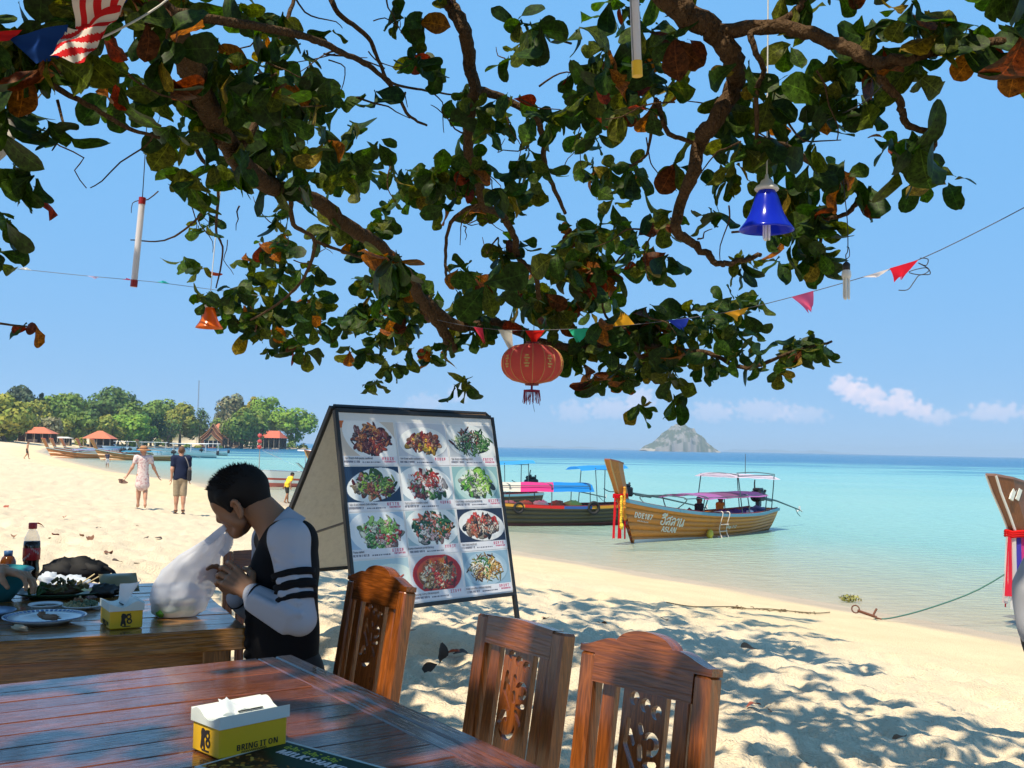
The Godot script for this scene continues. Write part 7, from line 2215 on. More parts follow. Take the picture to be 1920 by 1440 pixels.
func longtail(label: String, bow: Vector3, dir: Vector3, c: Dictionary) -> Array:
	var h := Hull.new()
	h.long = c.get("long", 8.6); h.beam = c.get("beam", 0.95); h.bow = c.get("bow", 1.35)
	var d := dir.normalized()
	var t := thing("longtail_boat", label, "boat", bow, atan2(d.x, d.z), c.get("group", ""))
	var n: int = c.get("fine", 26)
	var strakes: int = c.get("strakes", 6)
	var woods := []
	for k in 3: woods.append(hull_wood(c.wood * [1.0, 0.93, 1.06][k], k))
	var bottom := mat(c.get("bottom", lin(0.5, 0.48, 0.42)), 0.5)
	for side: int in [-1, 1]:
		for s in strakes:
			var v0 := lerpf(0.06, 1.0, s / float(strakes))
			var v1 := lerpf(0.06, 1.0, (s + 1) / float(strakes))
			if s == 0: v0 = 0.0
			var g := Geo.new()
			g.smooth = true
			for i in n:
				var u0 := i / float(n)
				var u1 := (i + 1) / float(n)
				var lap := 0.004 * (strakes - s) / strakes
				var a := h.pt(u0, v0, side, lap)
				var b := h.pt(u1, v0, side, lap)
				var e := h.pt(u1, v1, side, lap)
				var f := h.pt(u0, v1, side, lap)
				var a2 := h.pt(u0, v0, side, lap + 0.03)
				var b2 := h.pt(u1, v0, side, lap + 0.03)
				var e2 := h.pt(u1, v1, side, lap + 0.03)
				var f2 := h.pt(u0, v1, side, lap + 0.03)
				if side < 0: g.q(a, b, e, f); g.q(f2, e2, b2, a2); g.q(f, e, e2, f2); g.q(b, a, a2, b2)
				else: g.q(f, e, b, a); g.q(a2, b2, e2, f2); g.q(f2, e2, e, f); g.q(b2, a2, a, b)
			obj("hull_plank", g, bottom if s < c.get("painted", 1) else woods[s % 3], t)
		for k in 2:   # painted rubbing strake and coloured inner rail
			var cols: Array = c.get("rails", [lin(0.16, 0.34, 0.42), lin(0.30, 0.03, 0.02)])
			var segs: Array = c.get("rail_segments", [])
			var parts := maxi(1, segs.size()) if k == 0 else 1
			for m in parts:
				var g := Geo.new()
				for i in n:
					if int(i * parts / n) != m: continue
					var u0 := i / float(n)
					var u1 := (i + 1) / float(n)
					var out := -0.030 if k == 0 else 0.055
					var a := h.pt(u0, 1.0, side, out)
					var b := h.pt(u1, 1.0, side, out)
					var a3 := h.pt(u0, 1.0, side, out + (0.038 if k == 0 else 0.04))
					var b3 := h.pt(u1, 1.0, side, out + (0.038 if k == 0 else 0.04))
					var up := Vector3(0, 0.012 if k == 0 else 0.035, 0)
					var dn := Vector3(0, -0.085 if k == 0 else -0.02, 0)
					if side < 0: g.q(a + dn, b + dn, b + up, a + up); g.q(a + up, b + up, b3 + up, a3 + up); g.q(a3 + up, b3 + up, b3 + dn, a3 + dn); g.q(a3 + dn, b3 + dn, b + dn, a + dn)
					else: g.q(a + up, b + up, b + dn, a + dn); g.q(a3 + up, b3 + up, b + up, a + up); g.q(a3 + dn, b3 + dn, b3 + up, a3 + up); g.q(a + dn, b + dn, b3 + dn, a3 + dn)
				obj(["rubbing_rail", "inner_rail"][k], g, mat(segs[m] if segs.size() and k == 0 else cols[k], 0.45), t)
		if c.get("boot", false):
			var g := Geo.new()
			for i in 24:
				var za := 0.03 + 4.2 * i / 24.0
				var zb := 0.03 + 4.2 * (i + 1) / 24.0
				var a := h.on(za, -0.02, side, 0.012)
				var b := h.on(zb, -0.02, side, 0.012)
				var e := h.on(zb, 0.10 - 0.10 * (i + 1) / 24.0, side, 0.012)
				var f := h.on(za, 0.10 - 0.10 * i / 24.0, side, 0.012)
				if side < 0: g.q(a, b, e, f)
				else: g.q(f, e, b, a)
			obj("waterline_stripe", g, mat(lin(0.7, 0.68, 0.6), 0.5), t)
	# stern board, floor, seats
	var g := Geo.new()
	var top := []
	for i in 9:
		var v := i / 8.0
		top.append([h.pt(1.0, v, -1, 0.004), h.pt(1.0, v, 1, 0.004)])
	for i in 8: g.q(top[i][0], top[i][1], top[i + 1][1], top[i + 1][0]); g.q(top[i + 1][0] - Vector3(0, 0, 0.03), top[i + 1][1] - Vector3(0, 0, 0.03), top[i][1] - Vector3(0, 0, 0.03), top[i][0] - Vector3(0, 0, 0.03))
	obj("stern_board", g, woods[1], t)
	g = Geo.new()
	for i in 20:
		var u0 := 0.05 + 0.94 * i / 20.0
		var u1 := 0.05 + 0.94 * (i + 1) / 20.0
		var p := [h.pt(u0, 0.35, -1, 0.04), h.pt(u1, 0.35, -1, 0.04), h.pt(u1, 0.35, 1, 0.04), h.pt(u0, 0.35, 1, 0.04)]
		g.q(p[0], p[1], p[2], p[3]); g.q(p[3], p[2], p[1], p[0])
	obj("floor_boards", g, woods[1], t)
	for z in [2.2, 3.6, 5.0, 6.4]:
		g = Geo.new()
		var q := h.on(z, h.rail(z) - 0.16, 1)
		bx(g, at(Vector3(0, h.rail(z) - 0.16, z)), Vector3(q.x * 2 - 0.08, 0.03, 0.26), 0.005)
		obj("bench", g, woods[2], t)
	# the tall prow
	var ph: float = c.get("prow", 2.44)
	var y0 := h.bow - 0.55
	g = Geo.new()
	var pr := [[y0, 0.34, 0.10], [h.bow, 0.42, 0.11], [lerpf(h.bow, ph, 0.45), 0.48, 0.13], [lerpf(h.bow, ph, 0.8), 0.54, 0.15], [ph, 0.64, 0.17]]
	var rows := []
	for r in pr:
		var z := h.stem(r[0]) - 0.03
		if r[0] > h.bow: z = h.stem(h.bow) - (r[0] - h.bow) * 0.58
		rows.append([Vector3(-r[2], r[0], z + r[1] * 0.5), Vector3(-r[2] * 0.55, r[0] + (0.05 if r[0] == ph else 0.0), z), Vector3(r[2] * 0.55, r[0] + (0.05 if r[0] == ph else 0.0), z), Vector3(r[2], r[0], z + r[1] * 0.5), Vector3(r[2] * 0.8, r[0] - (0.06 if r[0] == ph else 0.0), z + r[1]), Vector3(-r[2] * 0.8, r[0] - (0.06 if r[0] == ph else 0.0), z + r[1])])
	for i in rows.size() - 1:
		for k in 6:
			var m := (k + 1) % 6
			g.q(rows[i][m], rows[i][k], rows[i + 1][k], rows[i + 1][m])
	obj("prow", g, wood((c.wood * 0.92).linear_to_srgb(), 0.4, 1, 107, 0.3), t)
	g = Geo.new()
	var cap: Array = rows[rows.size() - 1]
	var mid := Vector3.ZERO
	for p in cap: mid += p / 6.0
	for k in 6:
		var m := (k + 1) % 6
		var a: Vector3 = mid + (cap[k] - mid) * 1.05
		var b: Vector3 = mid + (cap[m] - mid) * 1.05
		g.q(a - Vector3(0, 0.008, 0), a + Vector3(0, 0.03, 0), b + Vector3(0, 0.03, 0), b - Vector3(0, 0.008, 0))
		g.t(mid + Vector3(0, 0.035, 0), b + Vector3(0, 0.03, 0), a + Vector3(0, 0.03, 0))
	obj("prow_cap", g, mat(c.get("cap", lin(0.27, 0.09, 0.06)), 0.5), t)
	for side: int in [-1, 1]:
		g = Geo.new()
		for i in rows.size() - 1:
			beam(g, rows[i][1 if side < 0 else 2], rows[i + 1][1 if side < 0 else 2], 0.025, 0.035)
		obj("prow_edge", g, mat(c.get("edge", lin(0.5, 0.30, 0.10)), 0.5), t)
	# canopies: [from, to, height, half width, colours, the slant]
	var steel := mat(lin(0.05, 0.09, 0.10), 0.4)
	for cn in c.get("canopies", []):
		for z in cn.posts:
			for side: int in [-1, 1]:
				g = Geo.new()
				var w: float = cn.half
				var foot := h.on(z, h.rail(z) + 0.0, side, -0.06)
				tube(g, curve(PackedVector3Array([foot, Vector3(side * w, cn.h - 0.14, z), Vector3(side * (w - 0.06), cn.h - 0.02, z), Vector3(0, cn.h + 0.03, z)]), 3), 0.018, 0.018, 6)
				obj("canopy_post", g, steel, t)
		for side: int in [-1, 1]:
			g = Geo.new()
			var z0: float = cn.posts[0]
			var z1: float = cn.posts[cn.posts.size() - 1]
			tube(g, PackedVector3Array([Vector3(side * (cn.half - 0.04), cn.h - 0.06, z0), Vector3(side * (cn.half - 0.04), cn.h - 0.06, (z0 + z1) / 2), Vector3(side * (cn.half - 0.04), cn.h - 0.06, z1)]), 0.016, 0.016, 6)
			obj("canopy_rail", g, steel, t)
		var m: int = cn.colors.size()
		for k in m:
			g = Geo.new()
			g.smooth = true
			var za := lerpf(cn.from, cn.to, k / float(m))
			var zb := lerpf(cn.from, cn.to, (k + 1) / float(m))
			var pt := func(i, jj):
				var x: float = -1.0 + 2.0 * jj / 8.0
				var sl: float = cn.get("slant", 0.0) * x
				var z: float = lerpf(za + (sl if k > 0 else 0.0), zb + (sl if k < m - 1 else 0.0), i / 8.0)
				return Vector3(x * (cn.half + 0.07), cn.h + 0.05 - 0.14 * pow(absf(x), 3.0) - cn.get("flap", 0.0) * smoothstep(0.86, 1.0, absf(x)) - 0.02 * absf(sin(z * 2.6)) + cn.get("tilt", 0.0) * (z - cn.from), z)
			for i in 8:
				for jj in 8: g.q(pt.call(i, jj), pt.call(i, jj + 1), pt.call(i + 1, jj + 1), pt.call(i + 1, jj))
			var tm := mat(cn.colors[k], 0.7, 0.3)
			tm.backlight_enabled = true
			tm.backlight = (cn.colors[k] as Color)
			obj("canopy_cloth", g, tm, t)
	# the engine on its pivot, with its long tail
	if c.get("engine", true):
		var ez := h.long - 0.25
		var ey := h.rail(ez) + 0.34
		var iron := mat(lin(0.016, 0.016, 0.018), 0.45, 0.5)
		g = Geo.new()
		rng.seed = 600 + int(h.long * 10)
		bx(g, at(Vector3(0, ey + 0.10, ez)), Vector3(0.36, 0.36, 0.50), 0.05)
		bx(g, at(Vector3(0, ey + 0.33, ez - 0.03)), Vector3(0.28, 0.12, 0.40), 0.04)
		lathe(g, Transform3D(Basis(Vector3.RIGHT, -PI / 2), Vector3(0, ey + 0.08, ez - 0.25)), [Vector2(0, 0), Vector2(0.17, 0), Vector2(0.19, 0.03), Vector2(0.15, 0.10), Vector2(0.0, 0.11)], 18)
		for i in 9: bx(g, Transform3D(Basis.from_euler(Vector3(rng.randf(), rng.randf(), rng.randf())), Vector3(rng.randf_range(-0.2, 0.2), ey + rng.randf_range(-0.05, 0.42), ez + rng.randf_range(-0.28, 0.28))), Vector3(0.1, 0.1, 0.12) * rng.randf_range(0.6, 1.3), 0.012)
		var en := obj("engine", g, iron, t)
		g = Geo.new()
		tube(g, PackedVector3Array([Vector3(0.1, ey + 0.35, ez - 0.1), Vector3(0.12, ey + 0.55, ez - 0.08), Vector3(0.12, ey + 0.68, ez - 0.05)]), 0.03, 0.022, 8)
		obj("exhaust_pipe", g, iron, en)
		g = Geo.new()
		bx(g, at(Vector3(0, ey - 0.16, ez)), Vector3(0.16, 0.24, 0.2), 0.02)
		obj("pivot", g, steel, en)
		g = Geo.new()
		tube(g, PackedVector3Array([Vector3(0, ey + 0.05, ez + 0.2), Vector3(0, ey - 0.12, ez + 1.5), Vector3(0, ey - 0.52, ez + 3.5)]), 0.042, 0.025, 8)
		bx(g, Transform3D(Basis(Vector3.RIGHT, 0.14), Vector3(0, ey - 0.05, ez + 0.75)), Vector3(0.09, 0.09, 0.7), 0.02)
		tube(g, PackedVector3Array([Vector3(0, ey - 0.42, ez + 3.1), Vector3(0, ey - 0.66, ez + 3.35), Vector3(0, ey - 0.78, ez + 3.6)]), 0.015, 0.012, 6)
		obj("tail_shaft", g, steel, en)
		g = Geo.new()
		for k in 3: bx(g, Transform3D(Basis(Vector3.BACK, TAU * k / 3.0) * Basis(Vector3.UP, 0.5), Vector3(0, ey - 0.52, ez + 3.52)) * Transform3D(Basis.IDENTITY, Vector3(0, 0.07, 0)), Vector3(0.07, 0.13, 0.012), 0.004)
		obj("propeller", g, mat(lin(0.55, 0.55, 0.55), 0.3), en)
		g = Geo.new()
		tube(g, curve(PackedVector3Array([Vector3(-0.1, ey + 0.15, ez - 0.2), Vector3(-0.18, ey + 0.10, ez - 0.7), Vector3(-0.2, ey + 0.22, ez - 1.0)]), 4), 0.018, 0.018, 6)
		obj("tiller", g, steel, en)
	return [t, h]

func ribbons(label: String, p: Vector3, n: Array, len: float, turn: float) -> Node3D:   # cloth bands tied round a prow
	var t := thing("prow_ribbons", label, "ribbons", p, turn)
	rng.seed = 71
	for i in n.size():
		var g := Geo.new()
		g.smooth = true
		var a: float = -1.4 + 2.8 * i / maxf(1.0, n.size() - 1)
		var last := []
		var tw := rng.randf_range(-0.5, 0.5)
		var l := len * rng.randf_range(0.82, 1.08)
		for k in 13:
			var v := k / 12.0
			var c := Vector3(sin(a) * (0.14 + 0.05 * v), -l * v, -0.16 * cos(a) + 0.13 * absf(a) - 0.05 * v)
			var x := Vector3(cos(a + tw * v), 0, sin(a + tw * v)) * (0.030 + 0.03 * v)
			var fold := Vector3(0, 0, 0.02 * sin(v * 7.0 + i))
			var row := [c - x, c + fold, c + x]
			if last.size():
				for m in 2: g.q(row[m], row[m + 1], last[m + 1], last[m])
			last = row
		obj("ribbon", g, cloth(n[i], 0.5), t)
	var g := Geo.new()
	for k in 3:
		var pts := PackedVector3Array()
		for i in 17: pts.append(Vector3(sin(TAU * i / 16.0) * 0.17, 0.035 * k - 0.03 + 0.012 * sin(i * 2.0), -cos(TAU * i / 16.0) * 0.26 + 0.12))
		tube(g, pts, 0.028, 0.028, 6)
	obj("knot", g, cloth(n[0], 0.3), t)
	return t

func thai(place: Callable, size: float, r: float, g: Geo) -> void:   # the boat's name in Thai letters
	var glyphs := [[[Vector2(0.30, 0.42), Vector2(0.16, 0.42), Vector2(0.16, 0.10), Vector2(0.55, 0.02), Vector2(0.72, 0.45), Vector2(0.55, 0.95), Vector2(0.15, 0.80)]], [[Vector2(-0.70, 1.15), Vector2(-0.40, 1.42), Vector2(-0.10, 1.16), Vector2(-0.70, 1.15)], [Vector2(-0.06, 1.12), Vector2(-0.02, 1.48)]],
		[[Vector2(0.32, 0.36), Vector2(0.16, 0.30), Vector2(0.20, 0.05), Vector2(0.34, 0.20), Vector2(0.34, 0.45), Vector2(0.58, 0.50)], [Vector2(0.12, 0.70), Vector2(0.38, 0.97), Vector2(0.66, 0.80), Vector2(0.66, 0.03)], [Vector2(0.58, 0.92), Vector2(0.86, 1.16)]], [[Vector2(0.32, 0.36), Vector2(0.16, 0.30), Vector2(0.20, 0.05), Vector2(0.34, 0.20), Vector2(0.34, 0.45), Vector2(0.58, 0.50)], [Vector2(0.12, 0.70), Vector2(0.38, 0.97), Vector2(0.66, 0.80), Vector2(0.66, 0.03)]],
		[[Vector2(0.08, 0.72), Vector2(0.26, 0.97), Vector2(0.44, 0.80), Vector2(0.44, 0.03)]], [[Vector2(0.10, 0.88), Vector2(0.24, 0.96), Vector2(0.24, 0.05), Vector2(0.40, 0.06), Vector2(0.70, 0.40), Vector2(0.80, 0.12), Vector2(0.62, 0.06)], [Vector2(0.68, 0.95), Vector2(0.70, 0.40)]]]
	var adv := [0.0, 0.80, 0.80, 1.62, 2.44, 2.98]
	for k in 6:
		for line in glyphs[k]:
			var pts := PackedVector3Array()
			for p in line: pts.append(place.call(Vector3((p.x + adv[k]) * size * 1.25, p.y * size, 0.0)))
			tube(g, curve(pts, 4), r, r, 6)

func tyre(parent: Node3D, p: Vector3, r: float) -> void:
	var g := Geo.new()
	var prof := []
	for i in 11: prof.append(Vector2(r + 0.28 * r * cos(TAU * i / 10.0), 0.28 * r * sin(TAU * i / 10.0)))
	lathe(g, Transform3D(Basis(Vector3.BACK, PI / 2), p), prof, 20)
	obj("tyre_fender", g, mat(lin(0.012, 0.012, 0.013), 0.8), parent)

func lump(g: Geo, p: Vector3, size: Vector3, sd: int) -> void:   # a crumpled bundle
	var f := noise(1.6, 3, FastNoiseLite.TYPE_SIMPLEX_SMOOTH, sd)
	g.smooth = true
	var pt := func(i, j):
		var th: float = PI * i / 9.0
		var ph: float = TAU * j / 14.0
		var n := Vector3(sin(th) * cos(ph), cos(th), sin(th) * sin(ph))
		return p + n * size * (0.82 + 0.45 * f.get_noise_3dv(n * 1.4 + p))
	for i in 9:
		for j in 14: g.q(pt.call(i, j + 1), pt.call(i, j), pt.call(i + 1, j), pt.call(i + 1, j + 1))
	g.smooth = false

func boats() -> void:
	# the wooden longtail in the shallows
	var white := mat(lin(0.78, 0.74, 0.62), 0.5)
	var r := longtail("varnished wooden longtail boat with white lettering and purple canopy, moored in the shallows", Vector3(3.7, 0, -31.5), Vector3(0.638, 0, -0.77), {"long": 8.6, "wood": Color(0.76, 0.25, 0.022), "fine": 40, "boot": true, "strakes": 7,
		"canopies": [{"from": 2.9, "to": 7.4, "h": 1.36, "half": 0.82, "posts": [1.75, 3.1, 5.9, 7.3], "colors": [lin(0.30, 0.10, 0.28), lin(0.14, 0.05, 0.12), lin(0.28, 0.10, 0.30)], "slant": 0.1}, {"from": 5.1, "to": 8.5, "h": 2.04, "half": 0.72, "posts": [5.4, 8.1], "colors": [lin(0.68, 0.56, 0.64)], "tilt": -0.035}]})
	var t: Node3D = r[0]
	var h: Hull = r[1]
	var put := func(z0: float, y0: float) -> Callable:
		return func(v: Vector3) -> Vector3:
			var z := z0 + v.x
			return h.on(z, y0 + v.y + (h.rail(z) - h.rail(z0)) * 0.8, -1, 0.012 + v.z)
	words("hull_lettering", "DDE187", 0.165, white, t, Transform3D(), true, put.call(0.28, 0.80))
	words("hull_lettering", "ASLAN", 0.17, white, t, Transform3D(), true, put.call(1.62, 0.335))
	words("hull_lettering", "Reg. 2-12", 0.10, white, t, Transform3D(), true, put.call(4.95, 0.30))
	var g := Geo.new()
	thai(put.call(1.08, 0.53), 0.24, 0.024, g)
	obj("hull_lettering", g, white, t)
	g = Geo.new()
	var q: Callable = put.call(0.05, 0.655)
	for k in 7: tube(g, PackedVector3Array([q.call(Vector3(k * 0.075, 0, 0)), q.call(Vector3(k * 0.075 + 0.02, 0.04, 0)), q.call(Vector3(k * 0.075 + 0.04, 0.0, 0))]), 0.010, 0.010, 5)
	obj("hull_lettering", g, white, t)
	var bundle := [[1.9, 0.86, 0.26, lin(0.02, 0.02, 0.025)], [2.5, 0.80, 0.28, lin(0.34, 0.06, 0.02)], [3.0, 0.76, 0.28, lin(0.26, 0.05, 0.03)], [3.5, 0.74, 0.30, lin(0.03, 0.03, 0.035)], [5.2, 0.66, 0.30, lin(0.13, 0.06, 0.24)], [6.0, 0.66, 0.32, lin(0.14, 0.07, 0.27)], [6.9, 0.68, 0.30, lin(0.04, 0.05, 0.16)], [7.6, 0.74, 0.28, lin(0.07, 0.09, 0.20)]]
	for k in bundle.size():
		g = Geo.new()
		lump(g, Vector3(-0.30 if k > 3 else -0.05, bundle[k][1] - 0.06, bundle[k][0]), Vector3(0.42 if k > 3 else 0.30, bundle[k][2] * 0.85, 0.46), 300 + k)
		obj("bundle", g, mat(bundle[k][3], 0.8), t)
	g = Geo.new()
	lump(g, Vector3(-0.72, 0.66, 6.25), Vector3(0.16, 0.17, 0.26), 320)
	obj("white_jug", g, mat(lin(0.7, 0.7, 0.68), 0.5), t)
	g = Geo.new()   # the boarding ladder over the side
	for k in 2:
		var z := 3.95 + 0.40 * k
		var y := h.rail(z)
		tube(g, curve(PackedVector3Array([h.on(z - 0.15, y, -1, -0.30), h.on(z - 0.05, y, -1, -0.05) + Vector3(0, 0.07, 0), h.on(z, y, -1, 0.10) + Vector3(0, 0.02, 0), h.on(z + 0.03, 0.28, -1, 0.16), h.on(z + 0.06, -0.02, -1, 0.42)]), 4), 0.017, 0.017, 6)
	for y in [0.42, 0.20, 0.02]: tube(g, PackedVector3Array([h.on(3.97, y, -1, 0.17 + 0.25 * (0.42 - y)), h.on(4.40, y, -1, 0.17 + 0.25 * (0.42 - y))]), 0.015, 0.015, 6)
	obj("boarding_ladder", g, mat(lin(0.75, 0.60, 0.50), 0.5), t)
	g = Geo.new()
	lathe(g, Transform3D(Basis(Vector3.RIGHT, 0.3), h.on(3.6, 0.12, -1, 0.16)), [Vector2(0, -0.16), Vector2(0.09, -0.11), Vector2(0.12, 0.0), Vector2(0.08, 0.12), Vector2(0.0, 0.17)], 16)
	obj("yellow_float", g, mat(lin(0.62, 0.48, 0.04), 0.5), t)
	g = Geo.new()
	tube(g, PackedVector3Array([Vector3(0.3, 2.0, 7.9), Vector3(0.3, 2.72, 7.9)]), 0.012, 0.010, 6)
	obj("flag_staff", g, mat(lin(0.05, 0.05, 0.05), 0.5), t)
	var bs := t.transform
	ribbons("red ribbons and yellow garlands round the prow of the varnished longtail", bs * Vector3(0, 1.42, -0.78), [lin(0.60, 0.01, 0.02), lin(0.66, 0.015, 0.02), lin(0.70, 0.02, 0.03), lin(0.60, 0.01, 0.02), lin(0.66, 0.02, 0.02)], 1.28, t.rotation.y)
	var gar := thing("flower_garland", "orange and yellow flower garland hanging on the varnished longtail's prow", "garland", bs * Vector3(-0.14, 1.36, -0.70), t.rotation.y)
	for k in 2:
		g = Geo.new()
		rng.seed = 44
		for i in 16: lump(g, Vector3(-0.05 - 0.05 * k, 0.30 - 0.052 * i - 0.25 * k, -0.02 - 0.24 * k + 0.01 * sin(i * 1.3)), Vector3.ONE * 0.05, 60 + i)
		lump(g, Vector3(-0.06 - 0.05 * k, -0.55 - 0.25 * k, -0.24 * k), Vector3(0.07, 0.12, 0.07), 90)
		obj("garland_string", g, mat([lin(0.75, 0.30, 0.02), lin(0.78, 0.50, 0.03)][k], 0.8), gar)
	for k in 2:   # two people under the canopy
		var p := thing("person", ["person in black sitting under the purple canopy of the varnished longtail", "person in an orange top sitting in the stern of the varnished longtail"][k], "person", bs * Vector3(0.1, 0.42, [4.2, 5.65][k]), t.rotation.y + PI * 0.5)
		var j := stance(1.62, 0.0, 0.0, 0.0)
		for n: String in ["hipL", "hipR", "shL", "shR", "neck", "head", "elL", "elR", "wrL", "wrR"]: j[n] = j[n] - Vector3(0, 0.74, 0)
		for n: String in ["L", "R"]:
			j["kn" + n] = j["hip" + n] + Vector3(0, 0.08, -0.40); j["an" + n] = j["kn" + n] + Vector3(0, -0.24, -0.10); j["toe" + n] = j["an" + n] + Vector3(0, -0.02, -0.14)
		figure(p, j, {"skin": lin(0.20, 0.10, 0.06), "hair": lin(0.01, 0.009, 0.008), "hair_on": true, "top": mat([lin(0.012, 0.012, 0.015), lin(0.80, 0.24, 0.01)][k], 0.8), "bottom": mat(lin(0.02, 0.02, 0.03), 0.8)}, 0.03)
	# the second longtail, with the striped canopy
	r = longtail("dark-hulled longtail boat with white, pink and blue canopy behind the menu board", Vector3(-3.86, 0, -36.4), Vector3(0.94, 0, -0.343), {"long": 9.0, "wood": Color(0.10, 0.085, 0.045), "bottom": lin(0.14, 0.035, 0.02), "painted": 2, "strakes": 6,
		"rail_segments": [lin(0.6, 0.02, 0.015), lin(0.65, 0.30, 0.03), lin(0.62, 0.02, 0.015), lin(0.62, 0.30, 0.03), lin(0.60, 0.02, 0.015), lin(0.03, 0.10, 0.34), lin(0.66, 0.32, 0.03), lin(0.62, 0.05, 0.015)],
		"canopies": [{"from": 2.0, "to": 7.05, "h": 1.50, "half": 0.85, "posts": [2.1, 3.8, 5.4, 6.9], "colors": [lin(0.02, 0.20, 0.62), lin(0.76, 0.70, 0.60), lin(0.72, 0.05, 0.24), lin(0.02, 0.24, 0.66)], "slant": 0.35, "flap": 0.16}, {"from": 6.6, "to": 8.5, "h": 2.1, "half": 0.66, "posts": [7.2, 8.2], "colors": [lin(0.03, 0.25, 0.60)], "tilt": 0.05}]})
	t = r[0]; h = r[1]
	for k in 6:
		g = Geo.new()
		lump(g, Vector3(-0.45, 0.72, 3.3 + 0.62 * k), Vector3(0.30, 0.22, 0.36), 340 + k)
		obj("bundle", g, mat([lin(0.66, 0.20, 0.22), lin(0.70, 0.24, 0.24), lin(0.62, 0.22, 0.10), lin(0.72, 0.66, 0.50), lin(0.45, 0.12, 0.05), lin(0.60, 0.55, 0.10)][k], 0.8), t)
	tyre(t, h.on(4.15, 0.66, -1, 0.05), 0.17)
	tyre(t, h.on(7.0, 0.66, -1, 0.05), 0.20)
	r = longtail("farther longtail boat with a pale blue stern canopy, beyond the striped one", Vector3(-7.5, 0, -44.9), Vector3(0.97, 0, -0.24), {"long": 9.0, "wood": Color(0.13, 0.08, 0.04), "canopies": [{"from": 7.0, "to": 8.7, "h": 2.1, "half": 0.64, "posts": [7.3, 8.4], "colors": [lin(0.05, 0.30, 0.60)], "tilt": 0.06}]})
	# the prow that comes in from the right
	r = longtail("brown longtail boat whose white-edged prow comes in from the right edge", Vector3(9.20, 0, -17.9), Vector3(0.90, 0, -0.44), {"long": 9.0, "wood": Color(0.30, 0.10, 0.03), "edge": lin(0.72, 0.68, 0.60), "cap": lin(0.24, 0.13, 0.10), "rails": [lin(0.7, 0.68, 0.62), lin(0.3, 0.03, 0.02)], "fine": 20})
	t = r[0]
	g = Geo.new()
	for k in 2: bx(g, Transform3D(Basis(Vector3.RIGHT, 0.46), Vector3(-0.135, 2.18, -1.02 + 0.14 * k)), Vector3(0.03, 0.2, 0.09), 0.004)
	obj("prow_badge", g, mat(lin(0.7, 0.7, 0.62), 0.5), t)
	ribbons("white, blue and red ribbons hanging from the prow at the right edge", t.transform * Vector3(0, 1.52, -0.82), [lin(0.66, 0.02, 0.02), lin(0.60, 0.06, 0.25), lin(0.05, 0.04, 0.30), lin(0.72, 0.70, 0.66), lin(0.66, 0.03, 0.06), lin(0.72, 0.68, 0.62), lin(0.72, 0.70, 0.66), lin(0.66, 0.02, 0.02), lin(0.05, 0.04, 0.30), lin(0.66, 0.02, 0.02)], 1.25, t.rotation.y)
	var rope := thing("mooring_rope", "thin green rope running from the right-hand boat down to the rusty anchor", "rope", Vector3(5.846, 0.173, -16.745))
	var o := rope.position
	var a: Vector3 = t.transform * Vector3(0.0, 1.1, -0.45) - o
	cord(rope, PackedVector3Array([a, a * 0.66 + Vector3(0, -0.18, 0), a * 0.33 + Vector3(0, -0.16, 0), Vector3(0.25, 0.03, 0), Vector3(0, 0.02, 0)]), 0.012, mat(lin(0.05, 0.14, 0.11), 0.8), "rope_line")
	var an := thing("anchor", "rusty iron anchor lying on the wet sand where the rope ends", "anchor", Vector3(5.846, 0.173, -16.745) + Vector3(0, 0.05, 0))
	var rust := mat(lin(0.13, 0.045, 0.022), 0.85)
	var e: Vector3 = Vector3(5.588, 0.195, -16.786) - Vector3(5.846, 0.173, -16.745)
	g = Geo.new()
	tube(g, PackedVector3Array([Vector3.ZERO, e + Vector3(0, 0.06, 0)]), 0.022, 0.022, 8)
	obj("shank", g, rust, an)
	g = Geo.new()
	var sd := e.cross(Vector3.UP).normalized()
	tube(g, curve(PackedVector3Array([sd * 0.20 + Vector3(0, 0.10, 0) - e * 0.25, sd * 0.11, Vector3.ZERO - e * 0.10, -sd * 0.11, -sd * 0.20 - e * 0.25]), 4), 0.018, 0.012, 7)
	obj("flukes", g, rust, an)
	g = Geo.new()
	var ring := PackedVector3Array()
	for i in 13: ring.append(e * 1.12 + Vector3(0, 0.08 + 0.06 * sin(TAU * i / 12.0), 0) + e.normalized() * 0.06 * cos(TAU * i / 12.0))
	tube(g, ring, 0.011, 0.011, 6)
	obj("ring", g, rust, an)
	# the boats drawn up at the far end of the beach
	var far := [[Vector3(-66, 0, -150), "nearest varnished longtail of the row beached at far left, bow on the sand", Color(0.42, 0.17, 0.05)], [Vector3(-55.6, 0, -141.5), "longtail with a red ribboned prow overlapping the nearest beached one", Color(0.36, 0.17, 0.05)], [Vector3(-70.6, 0, -163), "second prow in the row of beached longtails at far left", Color(0.40, 0.16, 0.06)],
		[Vector3(-72.5, 0, -171), "third prow in the row of beached longtails at far left", Color(0.42, 0.15, 0.06)], [Vector3(-77, 0, -188), "longtail with orange ribbons farther along the beached row", Color(0.38, 0.12, 0.05)], [Vector3(-64, 0, -182), "longtail with blue covers lying beyond the beached row", Color(0.20, 0.18, 0.10)]]
